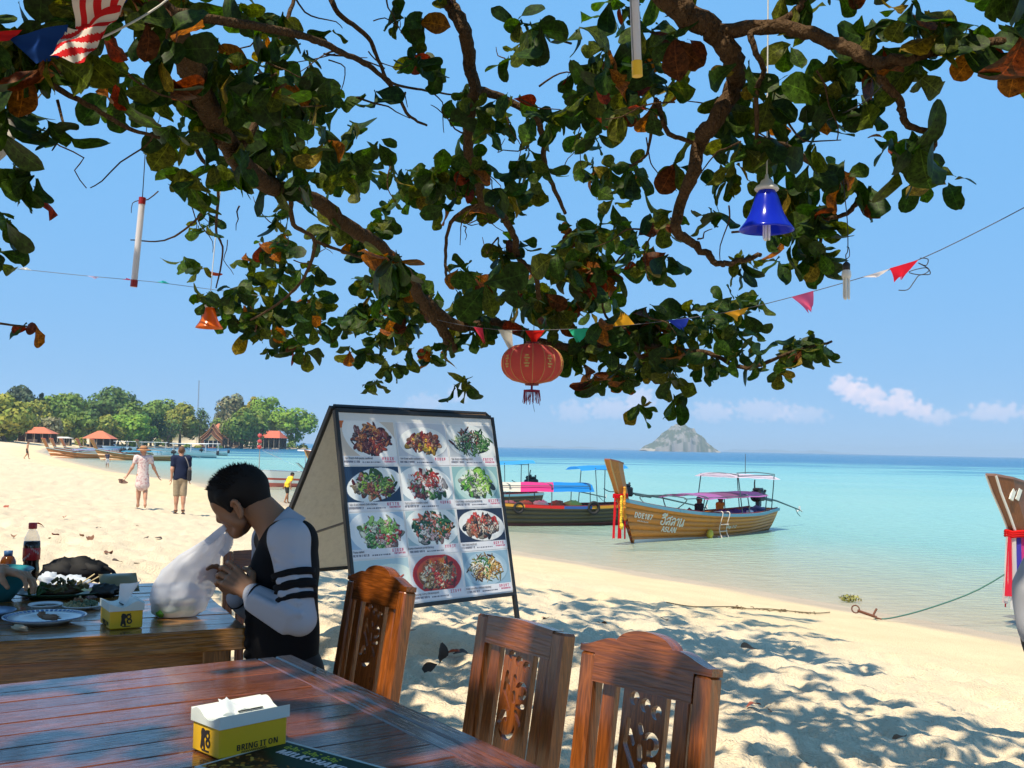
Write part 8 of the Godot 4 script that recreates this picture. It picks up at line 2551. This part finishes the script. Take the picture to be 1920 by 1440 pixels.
	for k in far.size():
		longtail(far[k][1], far[k][0], Vector3(0.985, 0, -0.10 + 0.05 * sin(k * 2.0)), {"long": 10.0, "beam": 1.05, "bow": 1.5, "prow": 2.75, "wood": far[k][2], "fine": 12, "strakes": 3, "painted": 0, "cap": lin(0.6, 0.10, 0.05), "group": "longtails beached at the far left",
			"rails": [lin(0.30, 0.45, 0.45), lin(0.4, 0.08, 0.04)], "canopies": [] if k > 3 else [{"from": 3.0, "to": 8.0, "h": 1.25, "half": 0.9, "posts": [3.2, 7.8], "colors": [[lin(0.26, 0.22, 0.42), lin(0.03, 0.25, 0.42), lin(0.12, 0.30, 0.36), lin(0.20, 0.20, 0.4)][k]]}]})
	speedboats()

func speedboat(label: String, bow: Vector3, dir: Vector3, long: float, c: Dictionary) -> Node3D:
	var t := thing("speedboat", label, "boat", bow, atan2(dir.x, dir.z), c.get("group", ""))
	var white := mat(lin(0.80, 0.80, 0.80), 0.3)
	var bands := [[0.0, 0.42, c.get("low", lin(0.45, 0.06, 0.05))], [0.42, 0.56, lin(0.78, 0.78, 0.78)], [0.56, 0.66, c.get("stripe", lin(0.5, 0.08, 0.06))], [0.66, 1.0, lin(0.80, 0.80, 0.80)]]
	var pt := func(u: float, v: float, s: float) -> Vector3:
		var top := 1.05 - 0.25 * u
		var y := lerpf(-0.3, top, v)
		var w := 1.15 * pow(sin(PI * (0.01 + 0.5 * minf(u * 1.5, 1.0))), 0.75) * pow(v, 0.55) + 0.02
		return Vector3(s * w, y, lerpf(-0.9 * maxf(v, 0.0) + 0.25, long, u))
	for b in bands:
		for s: int in [-1, 1]:
			var g := Geo.new()
			g.smooth = true
			for i in 18:
				for m in 2:
					var v0 := lerpf(b[0], b[1], m / 2.0)
					var v1 := lerpf(b[0], b[1], (m + 1) / 2.0)
					var p := [pt.call(i / 18.0, v0, s), pt.call((i + 1) / 18.0, v0, s), pt.call((i + 1) / 18.0, v1, s), pt.call(i / 18.0, v1, s)]
					if s < 0: g.q(p[0], p[1], p[2], p[3])
					else: g.q(p[3], p[2], p[1], p[0])
			obj("hull_band", g, mat(b[2], 0.3), t)
	var g := Geo.new()
	for i in 18:
		var y := Vector3(0, 0.02, 0)
		g.q(pt.call(i / 18.0, 1.0, -1) + y, pt.call((i + 1) / 18.0, 1.0, -1) + y, pt.call((i + 1) / 18.0, 1.0, 1) + y, pt.call(i / 18.0, 1.0, 1) + y)
	g.q(pt.call(1.0, 1.0, -1), pt.call(1.0, 0.05, -1), pt.call(1.0, 0.05, 1), pt.call(1.0, 1.0, 1))
	obj("deck", g, white, t)
	g = Geo.new()
	bx(g, Transform3D(Basis(Vector3.RIGHT, 0.75), Vector3(0, 1.28, long * 0.26)), Vector3(1.5, 0.04, 0.75), 0.01)
	obj("windscreen", g, mat(lin(0.05, 0.07, 0.09), 0.1), t)
	g = Geo.new()
	bx(g, at(Vector3(0, 2.32, long * 0.55)), Vector3(1.9, 0.09, long * 0.62), 0.04)
	obj("hardtop", g, white, t)
	for z in [0.30, 0.58, 0.82]:
		for s: int in [-1, 1]:
			g = Geo.new()
			tube(g, PackedVector3Array([Vector3(s * 0.85, 0.85, long * z), Vector3(s * 0.88, 2.3, long * z)]), 0.03, 0.03, 6)
			obj("roof_post", g, white, t)
	for k in 2:
		g = Geo.new()
		bx(g, at(Vector3(-0.32 + 0.64 * k, 0.85, long + 0.2)), Vector3(0.36, 0.7, 0.42), 0.08)
		obj("outboard_motor", g, mat(lin(0.03, 0.03, 0.035), 0.4), t)
	return t

func speedboats() -> void:
	var t := speedboat("white speedboat with red stripes and a colourful awning, beached behind the menu board", Vector3(-15.6, 0, -66), Vector3(0.95, 0, -0.31), 9.0, {"low": lin(0.50, 0.12, 0.10)})
	var g := Geo.new()
	var cols := [lin(0.75, 0.70, 0.66), lin(0.72, 0.42, 0.04), lin(0.66, 0.08, 0.14), lin(0.03, 0.16, 0.50), lin(0.78, 0.78, 0.76)]
	for k in 5:
		g = Geo.new()
		g.q(Vector3(-1.0, 2.30 - 0.19 * k, -0.2 + 0.42 * k), Vector3(-1.0, 2.30 - 0.19 * (k + 1), -0.2 + 0.42 * (k + 1)), Vector3(0.9, 2.32 - 0.19 * (k + 1), -0.1 + 0.42 * (k + 1)), Vector3(0.9, 2.32 - 0.19 * k, -0.1 + 0.42 * k))
		obj("awning_panel", g, cloth(cols[k], 0.6), t)
	g = Geo.new()
	tube(g, PackedVector3Array([Vector3(-0.2, 1.0, -0.3), Vector3(-0.22, 2.3, -0.3), Vector3(-0.25, 3.4, -0.35)]), 0.03, 0.02, 6)
	obj("flag_staff", g, mat(lin(0.3, 0.3, 0.3), 0.5), t)
	g = Geo.new()
	for k in 3: lump(g, Vector3(-0.25, 2.5 + 0.36 * k, -0.32), Vector3(0.12, 0.14, 0.16), 130 + k)
	obj("flags", g, cloth(lin(0.62, 0.16, 0.16)), t)
	var spots := [[Vector3(-108, 0, -277), lin(0.7, 0.72, 0.74), lin(0.10, 0.35, 0.45), "white speedboat farthest back beyond the beached longtails"], [Vector3(-88, 0, -240), lin(0.72, 0.74, 0.76), lin(0.05, 0.4, 0.42), "white and teal speedboat beyond the beached longtails"], [Vector3(-66, 0, -205), lin(0.08, 0.36, 0.36), lin(0.04, 0.30, 0.40), "teal-hulled speedboat left of the straw hat"], [Vector3(-60, 0, -176), lin(0.05, 0.30, 0.42), lin(0.6, 0.62, 0.62), "low blue speedboat just behind the straw hat"]]
	for s in spots: speedboat(s[3], s[0], Vector3(0.98, 0, -0.2), 10.0, {"low": s[1], "stripe": s[2], "group": "speedboats at the far left"})


# ---------------------------------------------------------------- the wooded headland
func grounded(p: Vector3, sink := 0.15) -> Vector3: return Vector3(p.x, ground_at(p.x, p.z) - sink, p.z)

func crown(g: Geo, c: Vector3, size: Vector3, n: int, leaf: float, tone: Color, sd: int) -> void:   # leaf sprays over a heap of lobes
	rng.seed = sd
	var lobes := []
	for i in 14:
		var v := Vector3(rng.randfn(0, 1), rng.randfn(0.25, 0.8), rng.randfn(0, 1)).normalized()
		lobes.append([v * size * rng.randf_range(0.35, 0.72), rng.randf_range(0.30, 0.50)])
	for i in n:
		var l: Array = lobes[rng.randi() % 14]
		var v := Vector3(rng.randfn(0, 1), rng.randfn(0.15, 1), rng.randfn(0, 1)).normalized()
		var p: Vector3 = c + l[0] + v * size * float(l[1]) * rng.randf_range(0.72, 1.06)
		var x := v.cross(Vector3(rng.randfn(0, 1), rng.randfn(0, 1), rng.randfn(0, 1))).normalized()
		var y := (v.cross(x) + v * rng.randf_range(-0.5, 0.5)).normalized()
		var k := leaf * rng.randf_range(0.6, 1.3)
		g.col = tone * rng.randf_range(0.7, 1.35)
		g.col.r *= rng.randf_range(0.85, 1.2)
		g.t(p - x * k, p + x * k * 0.8 - y * k * 0.5, p + y * k)
		g.t(p - x * k * 0.6 - y * k * 0.7, p + x * k * 0.9 + v * k * 0.3, p + y * k * 0.8 - x * k * 0.4)

func shore_tree(label: String, p: Vector3, top: float, wide: float, tone: Color, sd: int, low := 0.25, kind := "tree") -> void:
	p = grounded(p, 0.3)
	var hh := maxf(top - p.y, 3.0)
	var t := thing("pine_tree" if kind == "pine" else "shore_tree", label, "tree", p, 0.0, "trees on the headland")
	rng.seed = sd
	var g := Geo.new()
	var bend := Vector3(rng.randf_range(-0.6, 0.6), hh * 0.42, rng.randf_range(-0.6, 0.6))
	tube(g, curve(PackedVector3Array([Vector3.ZERO, bend * 0.5, bend, Vector3(bend.x * 1.3, hh * 0.8, bend.z)]), 3), wide * 0.035 + 0.12, 0.08, 8)
	for k in 5:
		var a := TAU * k / 5.0 + rng.randf()
		tube(g, PackedVector3Array([bend * 0.8, bend + Vector3(cos(a) * wide * 0.16, hh * 0.10, sin(a) * wide * 0.16), Vector3(cos(a) * wide * 0.34, hh * 0.70, sin(a) * wide * 0.34)]), 0.13, 0.05, 6)
	obj("trunk", g, mat(lin(0.10, 0.075, 0.055), 0.9), t)
	g = Geo.new()
	var cy := hh * (1.0 + low) / 2.0
	var size := Vector3(wide * 0.52, hh * (1.0 - low) * 0.56, wide * 0.52)
	if kind == "pine":
		for k in 7: crown(g, Vector3(0, hh * (0.25 + 0.11 * k), 0), Vector3(wide * 0.5 * (1.0 - 0.13 * k), hh * 0.07, wide * 0.5 * (1.0 - 0.13 * k)), 110, 0.55, tone, sd + k)
	else:
		crown(g, Vector3(bend.x * 0.6, cy, 0), size, int(clampf(wide * hh * 10.0, 900, 3000)), clampf(wide * 0.05, 0.45, 0.75), tone, sd)
	var m := vmat(0.75, 0.2)
	m.backlight_enabled = true; m.backlight = Color(0.5, 0.55, 0.25)
	obj("crown", g, m, t)

func hip_roof(parent: Node3D, w: float, d: float, y: float, rise: float, ridge: float, m: Material, called := "roof", off := Vector3.ZERO) -> Node3D:
	var g := Geo.new()
	var e := [Vector3(-w / 2, y, -d / 2), Vector3(w / 2, y, -d / 2), Vector3(w / 2, y, d / 2), Vector3(-w / 2, y, d / 2)]
	var a := Vector3(-ridge / 2, y + rise, 0)
	var b := Vector3(ridge / 2, y + rise, 0)
	for i in 4: e[i] += off
	a += off; b += off
	g.q(e[3], e[2], b, a); g.q(e[1], e[0], a, b); g.t(e[0], e[3], a); g.t(e[2], e[1], b)
	g.q(e[0], e[1], e[2], e[3])
	return obj(called, g, m, parent)

func hut(label: String, p: Vector3, w: float, d: float, eave: float, rise: float, ridge: float, roofc: Color, turn := 0.0) -> Node3D:
	p = grounded(p)
	var t := thing("beach_pavilion", label, "building", p, turn)
	var tile := mat(roofc, 0.8)
	tri(tile, ntex(0.05, [grey(0.8), grey(1.0), grey(0.9)], 3), Vector3(0.5, 2.0, 0.5))
	hip_roof(t, w, d, eave, rise, ridge, tile)
	var dark := mat(lin(0.05, 0.035, 0.025), 0.8)
	var n := maxi(3, int(w / 2.4))
	for k in n + 1:
		for z: float in [-1.0, 1.0]:
			var g := Geo.new()
			bx(g, at(Vector3(-w / 2 + 0.5 + (w - 1.0) * k / n, eave / 2, z * (d / 2 - 0.6))), Vector3(0.2, eave, 0.2), 0.02)
			obj("post", g, mat(lin(0.35, 0.28, 0.2), 0.8), t)
	var g := Geo.new()
	bx(g, at(Vector3(0, eave * 0.5, -d / 2 + 0.25)), Vector3(w - 1.2, eave - 0.02, 0.15), 0.0)
	obj("back_wall", g, dark, t)
	for k in 3:
		g = Geo.new()
		bx(g, at(Vector3(-w * 0.3 + w * 0.3 * k, 0.55, d * 0.1)), Vector3(w * 0.2, 1.1, 1.0), 0.02)
		obj("counter", g, mat([lin(0.10, 0.05, 0.03), lin(0.45, 0.42, 0.38), lin(0.12, 0.08, 0.05)][k], 0.8), t)
	return t

func temple_house() -> void:
	var p := grounded(Vector3(-126.262, 1.77, -440))
	var t := thing("gabled_house", "wooden house with steep layered Thai gables on the headland shore", "building", p, 0.12)
	var red := mat(lin(0.42, 0.13, 0.05), 0.8)
	var trim := mat(lin(0.55, 0.38, 0.20), 0.7)
	var wall := mat(lin(0.16, 0.07, 0.035), 0.8)
	var g := Geo.new()
	for k in 3:   # three gables, one before the other and each lower
		var w: float = [11.0, 9.0, 6.4][k]
		var y: float = [4.3, 3.7, 3.4][k]
		var hgt: float = [6.2, 5.0, 2.8][k]
		var z: float = [-2.0, 1.0, 2.6][k]
		g = Geo.new()
		for s: int in [-1, 1]:
			g.q(Vector3(s * w / 2, y, z - 5.0), Vector3(s * w / 2, y, z), Vector3(s * w * 0.2, y + hgt * 0.5, z), Vector3(s * w * 0.2, y + hgt * 0.5, z - 5.0))
			g.q(Vector3(s * w * 0.2, y + hgt * 0.5, z - 5.0), Vector3(s * w * 0.2, y + hgt * 0.5, z), Vector3(0, y + hgt, z), Vector3(0, y + hgt, z - 5.0))
		obj("roof", g, red, t)
		g = Geo.new()
		for s: int in [-1, 1]:
			beam(g, Vector3(s * w / 2, y, z + 0.05), Vector3(s * w * 0.2, y + hgt * 0.5, z + 0.05), 0.35, 0.12)
			beam(g, Vector3(s * w * 0.2, y + hgt * 0.5, z + 0.05), Vector3(0, y + hgt + 0.3, z + 0.05), 0.35, 0.12)
		obj("barge_board", g, trim, t)
		g = Geo.new()
		prism(g, PackedVector2Array([Vector2(-w / 2 + 0.3, y + 0.1), Vector2(w / 2 - 0.3, y + 0.1), Vector2(w * 0.2, y + hgt * 0.48), Vector2(0, y + hgt - 0.2), Vector2(-w * 0.2, y + hgt * 0.48)]), at(Vector3(0, 0, z - 0.25)), 0.15)
		obj("gable", g, wall if k < 2 else mat(lin(0.45, 0.36, 0.2), 0.8), t)
	g = Geo.new()
	bx(g, at(Vector3(0, 2.1, -2.0)), Vector3(9.0, 4.2, 6.0), 0.05)
	obj("wall", g, wall, t)
	g = Geo.new()
	bx(g, at(Vector3(0, 1.9, 1.03)), Vector3(4.4, 2.6, 0.1), 0.0)
	obj("window", g, mat(lin(0.03, 0.05, 0.07), 0.15), t)
	for k in 4:
		g = Geo.new()
		bx(g, at(Vector3(-2.7 + 1.8 * k, 1.7, 2.3)), Vector3(0.3, 3.4, 0.3), 0.03)
		obj("column", g, mat(lin(0.6, 0.56, 0.5), 0.7), t)
	g = Geo.new()
	bx(g, at(Vector3(0, 0.3, 2.2)), Vector3(7.0, 0.7, 2.6), 0.05)
	obj("porch", g, mat(lin(0.25, 0.08, 0.06), 0.8), t)

func headland() -> void:
	var red := lin(0.58, 0.16, 0.075)
	hut("wide red-roofed open pavilion at the far left edge of the beach", Vector3(-147.56, 0.796, -322), 13.0, 8.0, 2.9, 2.0, 6.0, red, 0.15)
	hut("red hip-roofed open pavilion behind the beached boats", Vector3(-136.049, 1.087, -345), 9.6, 7.0, 3.2, 2.6, 1.5, red, 0.05)
	hut("small white beach kiosk between the two red-roofed pavilions", Vector3(-141.777, 0.932, -330), 5.6, 3.0, 2.3, 0.5, 3.0, lin(0.55, 0.52, 0.48))
	hut("little red-roofed hut half hidden in trees, left of the gabled house", Vector3(-140.653, 1.437, -425), 5.0, 4.0, 3.6, 1.6, 1.0, red)
	temple_house()
	hut("long red-roofed hall among the trees right of the gabled house", Vector3(-106.83, 2.698, -462), 13.5, 8.0, 5.4, 3.2, 9.0, lin(0.55, 0.12, 0.06), -0.25)
	hut("red roofs behind the gabled house", Vector3(-125.983, 2.557, -462), 13.0, 8.0, 7.4, 3.0, 8.0, lin(0.50, 0.16, 0.08), 0.1)
	var yg := Color(0.27, 0.29, 0.055)
	var mg := Color(0.16, 0.24, 0.048)
	var dg := Color(0.095, 0.16, 0.045)
	var bg := Color(0.19, 0.32, 0.045)
	var gg := Color(0.24, 0.24, 0.13)
	# [bearing point with its top, width in metres, colour, how it looks, foliage start, kind]
	var list := [[Vector3(-145.865, 15.371, -300), 13.0, yg, "yellow-green bushy tree at the far left edge of the headland", 0.1, ""], [Vector3(-187.407, 21.758, -400), 10.5, Color(0.075, 0.105, 0.060), "tall bluish green tree rising behind the left pavilion", 0.3, ""], [Vector3(-176.454, 20.004, -390), 4.4, Color(0.022, 0.048, 0.022), "slim dark pine spire on the headland's left", 0.1, "pine"], [Vector3(-168.391, 15.871, -370), 8.5, yg, "yellowish tree under the dark pine spire", 0.2, ""],
		[Vector3(-173.005, 21.22, -400), 13.5, mg, "high rounded green tree between the pine and the red hip roof", 0.2, ""], [Vector3(-145.962, 11.903, -352), 11.0, mg * 0.9, "dense round tree left of the red hip roof", 0.12, ""], [Vector3(-150.828, 9.944, -338), 8.5, gg, "greyish thin-leaved tree over the left pavilion", 0.25, ""], [Vector3(-149.686, 9.646, -345), 6.0, yg * 1.1, "small lime-coloured tree over the white kiosk", 0.2, ""],
		[Vector3(-166.58, 23.206, -430), 17.0, dg * 1.15, "biggest dark crown on the skyline, behind the red hip roof", 0.2, ""], [Vector3(-170.802, 19.134, -425), 11.0, dg, "dark green tree left of the biggest crown", 0.2, ""], [Vector3(-143.137, 11.749, -368), 10.0, yg, "olive tree just right of the red hip roof", 0.2, ""], [Vector3(-156.533, 20.531, -430), 15.0, mg, "green domed tree right of the biggest crown", 0.2, ""],
		[Vector3(-138.452, 12.03, -380), 15.5, bg, "bright green spreading tree behind the couple", 0.08, ""], [Vector3(-138.231, 14.51, -400), 9.0, Color(0.035, 0.085, 0.025), "dark tiered tree right of the bright spreading one", 0.15, ""], [Vector3(-148.393, 20.046, -440), 12.0, mg * 1.1, "rounded tree on the skyline above the small hut", 0.2, ""], [Vector3(-135.019, 18.749, -425), 12.5, yg * 0.85, "full olive-green tree just left of the gabled house", 0.08, ""],
		[Vector3(-137.513, 16.69, -460), 7.0, dg, "small dark tree at the foot of the mast", 0.15, ""], [Vector3(-133.383, 13.517, -470), 6.0, mg, "small tree behind the gabled house's ridge", 0.2, ""], [Vector3(-129.327, 24.728, -485), 11.5, gg, "thin greyish brown tree, tallest right of the gabled house", 0.3, ""], [Vector3(-119.577, 24.069, -488), 8.5, Color(0.36, 0.30, 0.02), "bright yellow-flowering crown among the right-hand trees", 0.35, ""],
		[Vector3(-112.386, 22.93, -482), 15.0, bg * 0.9, "broad green umbrella-shaped tree at the headland's end", 0.38, ""], [Vector3(-101.534, 19.522, -478), 17.0, bg, "outermost spreading tree overhanging the headland's tip", 0.40, ""], [Vector3(-113.677, 15.31, -440), 15.0, mg * 0.95, "dense low green tree in front of the long hall", 0.06, ""], [Vector3(-123.685, 14.356, -452), 7.0, gg * 1.1, "brownish leafy tree at the gabled house's right side", 0.15, ""], [Vector3(-119.112, 18.862, -470), 10.0, yg * 0.9, "olive crown above the dense low tree", 0.2, ""],
		[Vector3(-141.814, 7.407, -376), 8.0, bg * 0.85, "low bright bush-like tree behind the boats", 0.05, ""], [Vector3(-136.211, 10.411, -415), 7.0, dg * 1.1, "low dark tree beside the small hut", 0.05, ""], [Vector3(-157.126, 10.934, -330), 8.0, yg * 0.8, "leaning olive tree over the left pavilion's roof", 0.2, ""], [Vector3(-151.503, 14.181, -300), 14.0, mg, "green tree just outside the left edge", 0.1, ""], [Vector3(-163.745, 15.215, -310), 14.0, yg, "yellow-green tree outside the left edge", 0.1, ""]]
	for k in list.size():
		var l: Array = list[k]
		shore_tree(l[3], l[0], l[0].y, l[1] * 1.38, l[2], 1000 + k * 13, l[4] * 0.6, l[5])
	# shrubs along the shore
	var bushes := [[Vector3(-128.665, 2.276, -415), 3.6, "clipped shrub left of the gabled house's steps"], [Vector3(-125.91, 2.14, -420), 3.0, "yellowish shrub by the gabled house's porch"], [Vector3(-118.72, 2.521, -425), 3.4, "shrub right of the gabled house's porch"], [Vector3(-98.611, 3.856, -470), 7.5, "low thicket on the rocky tip of the headland"], [Vector3(-94.783, 3.477, -475), 6.0, "last shrub above the rocks at the headland's tip"], [Vector3(-138.012, 1.859, -410), 5.0, "dark shrub by the small hut"], [Vector3(-138.27, 1.966, -390), 6.0, "shrub behind the speedboats"], [Vector3(-142.592, 1.31, -345), 5.0, "shrub beside the red hip roof"], [Vector3(-148.726, 0.898, -310), 5.0, "shrub under the trees at the left edge"]]
	for k in bushes.size():
		var p: Vector3 = grounded(bushes[k][0], 0.3)
		var t := thing("shrub", bushes[k][2], "shrub", p, 0.0, "shrubs along the headland shore")
		var g := Geo.new()
		crown(g, Vector3(0, bushes[k][1] * 0.3, 0), Vector3(bushes[k][1] * 0.5, bushes[k][1] * 0.36, bushes[k][1] * 0.45), 420, 0.4, [mg, yg, dg][k % 3], 2000 + k)
		obj("foliage_mass", g, vmat(0.8, 0.2), t)
	# the radio mast
	var p := grounded(Vector3(-140.147, 9.192, -465))
	var t := thing("radio_mast", "slender lattice radio mast rising above the trees", "mast", p)
	var hh: float = Vector3(-140.937, 29.948, -465).y - p.y
	for k in 3:
		var g := Geo.new()
		var a := TAU * k / 3.0
		tube(g, PackedVector3Array([Vector3(cos(a), 0, sin(a)) * 0.45, Vector3(cos(a) * 0.2, hh, sin(a) * 0.2)]), 0.045, 0.035, 5)
		obj("mast_leg", g, mat(lin(0.22, 0.22, 0.24), 0.5), t)
	for i in 24:
		var g := Geo.new()
		for k in 3:
			var a := TAU * k / 3.0
			var b := TAU * (k + 1) / 3.0
			var y0 := hh * i / 24.0
			var r0 := lerpf(0.45, 0.2, i / 24.0)
			beam(g, Vector3(cos(a) * r0, y0, sin(a) * r0), Vector3(cos(b) * r0, y0 + hh / 24.0, sin(b) * r0), 0.05, 0.05)
		obj("brace", g, mat(lin(0.22, 0.22, 0.24), 0.5), t)
	# rocks at the water's edge
	rng.seed = 9
	for i in 34:
		var px := -134.0 + 1.2 * i
		var z := -449.0 - 0.65 * maxf(0.0, i - 6)
		var q := Vector3(px + rng.randf_range(-2, 2), 0, z + rng.randf_range(-3, 4))
		q.y = maxf(ground_at(q.x, q.z), -0.1)
		var rt := obj("shore_rock", rock_mesh(rng.randf_range(0.5, 1.5), 3000 + i), M.get("rockm", mat(lin(0.24, 0.20, 0.16), 0.95)))
		rt.position = q
		tag(rt, "brown boulder at the waterline below the " + ["gabled house and its porch", "dense low tree left of the long hall", "long red-roofed hall", "outermost trees at the headland's tip"][mini(i / 9, 3)], "rock", "boulders along the headland's waterline")

func rock_mesh(r: float, sd: int) -> Geo:
	var g := Geo.new()
	lump(g, Vector3.ZERO, Vector3(r * 1.4, r * 0.7, r), sd)
	return g


func _ready() -> void:
	camera_sky_sun()
	ground_and_sea()
	far_land()
	headland()
	almond_tree()
	boats()
	furniture()
	menu_board()
	table_things()
	hanging_things()
	people()
	litter()
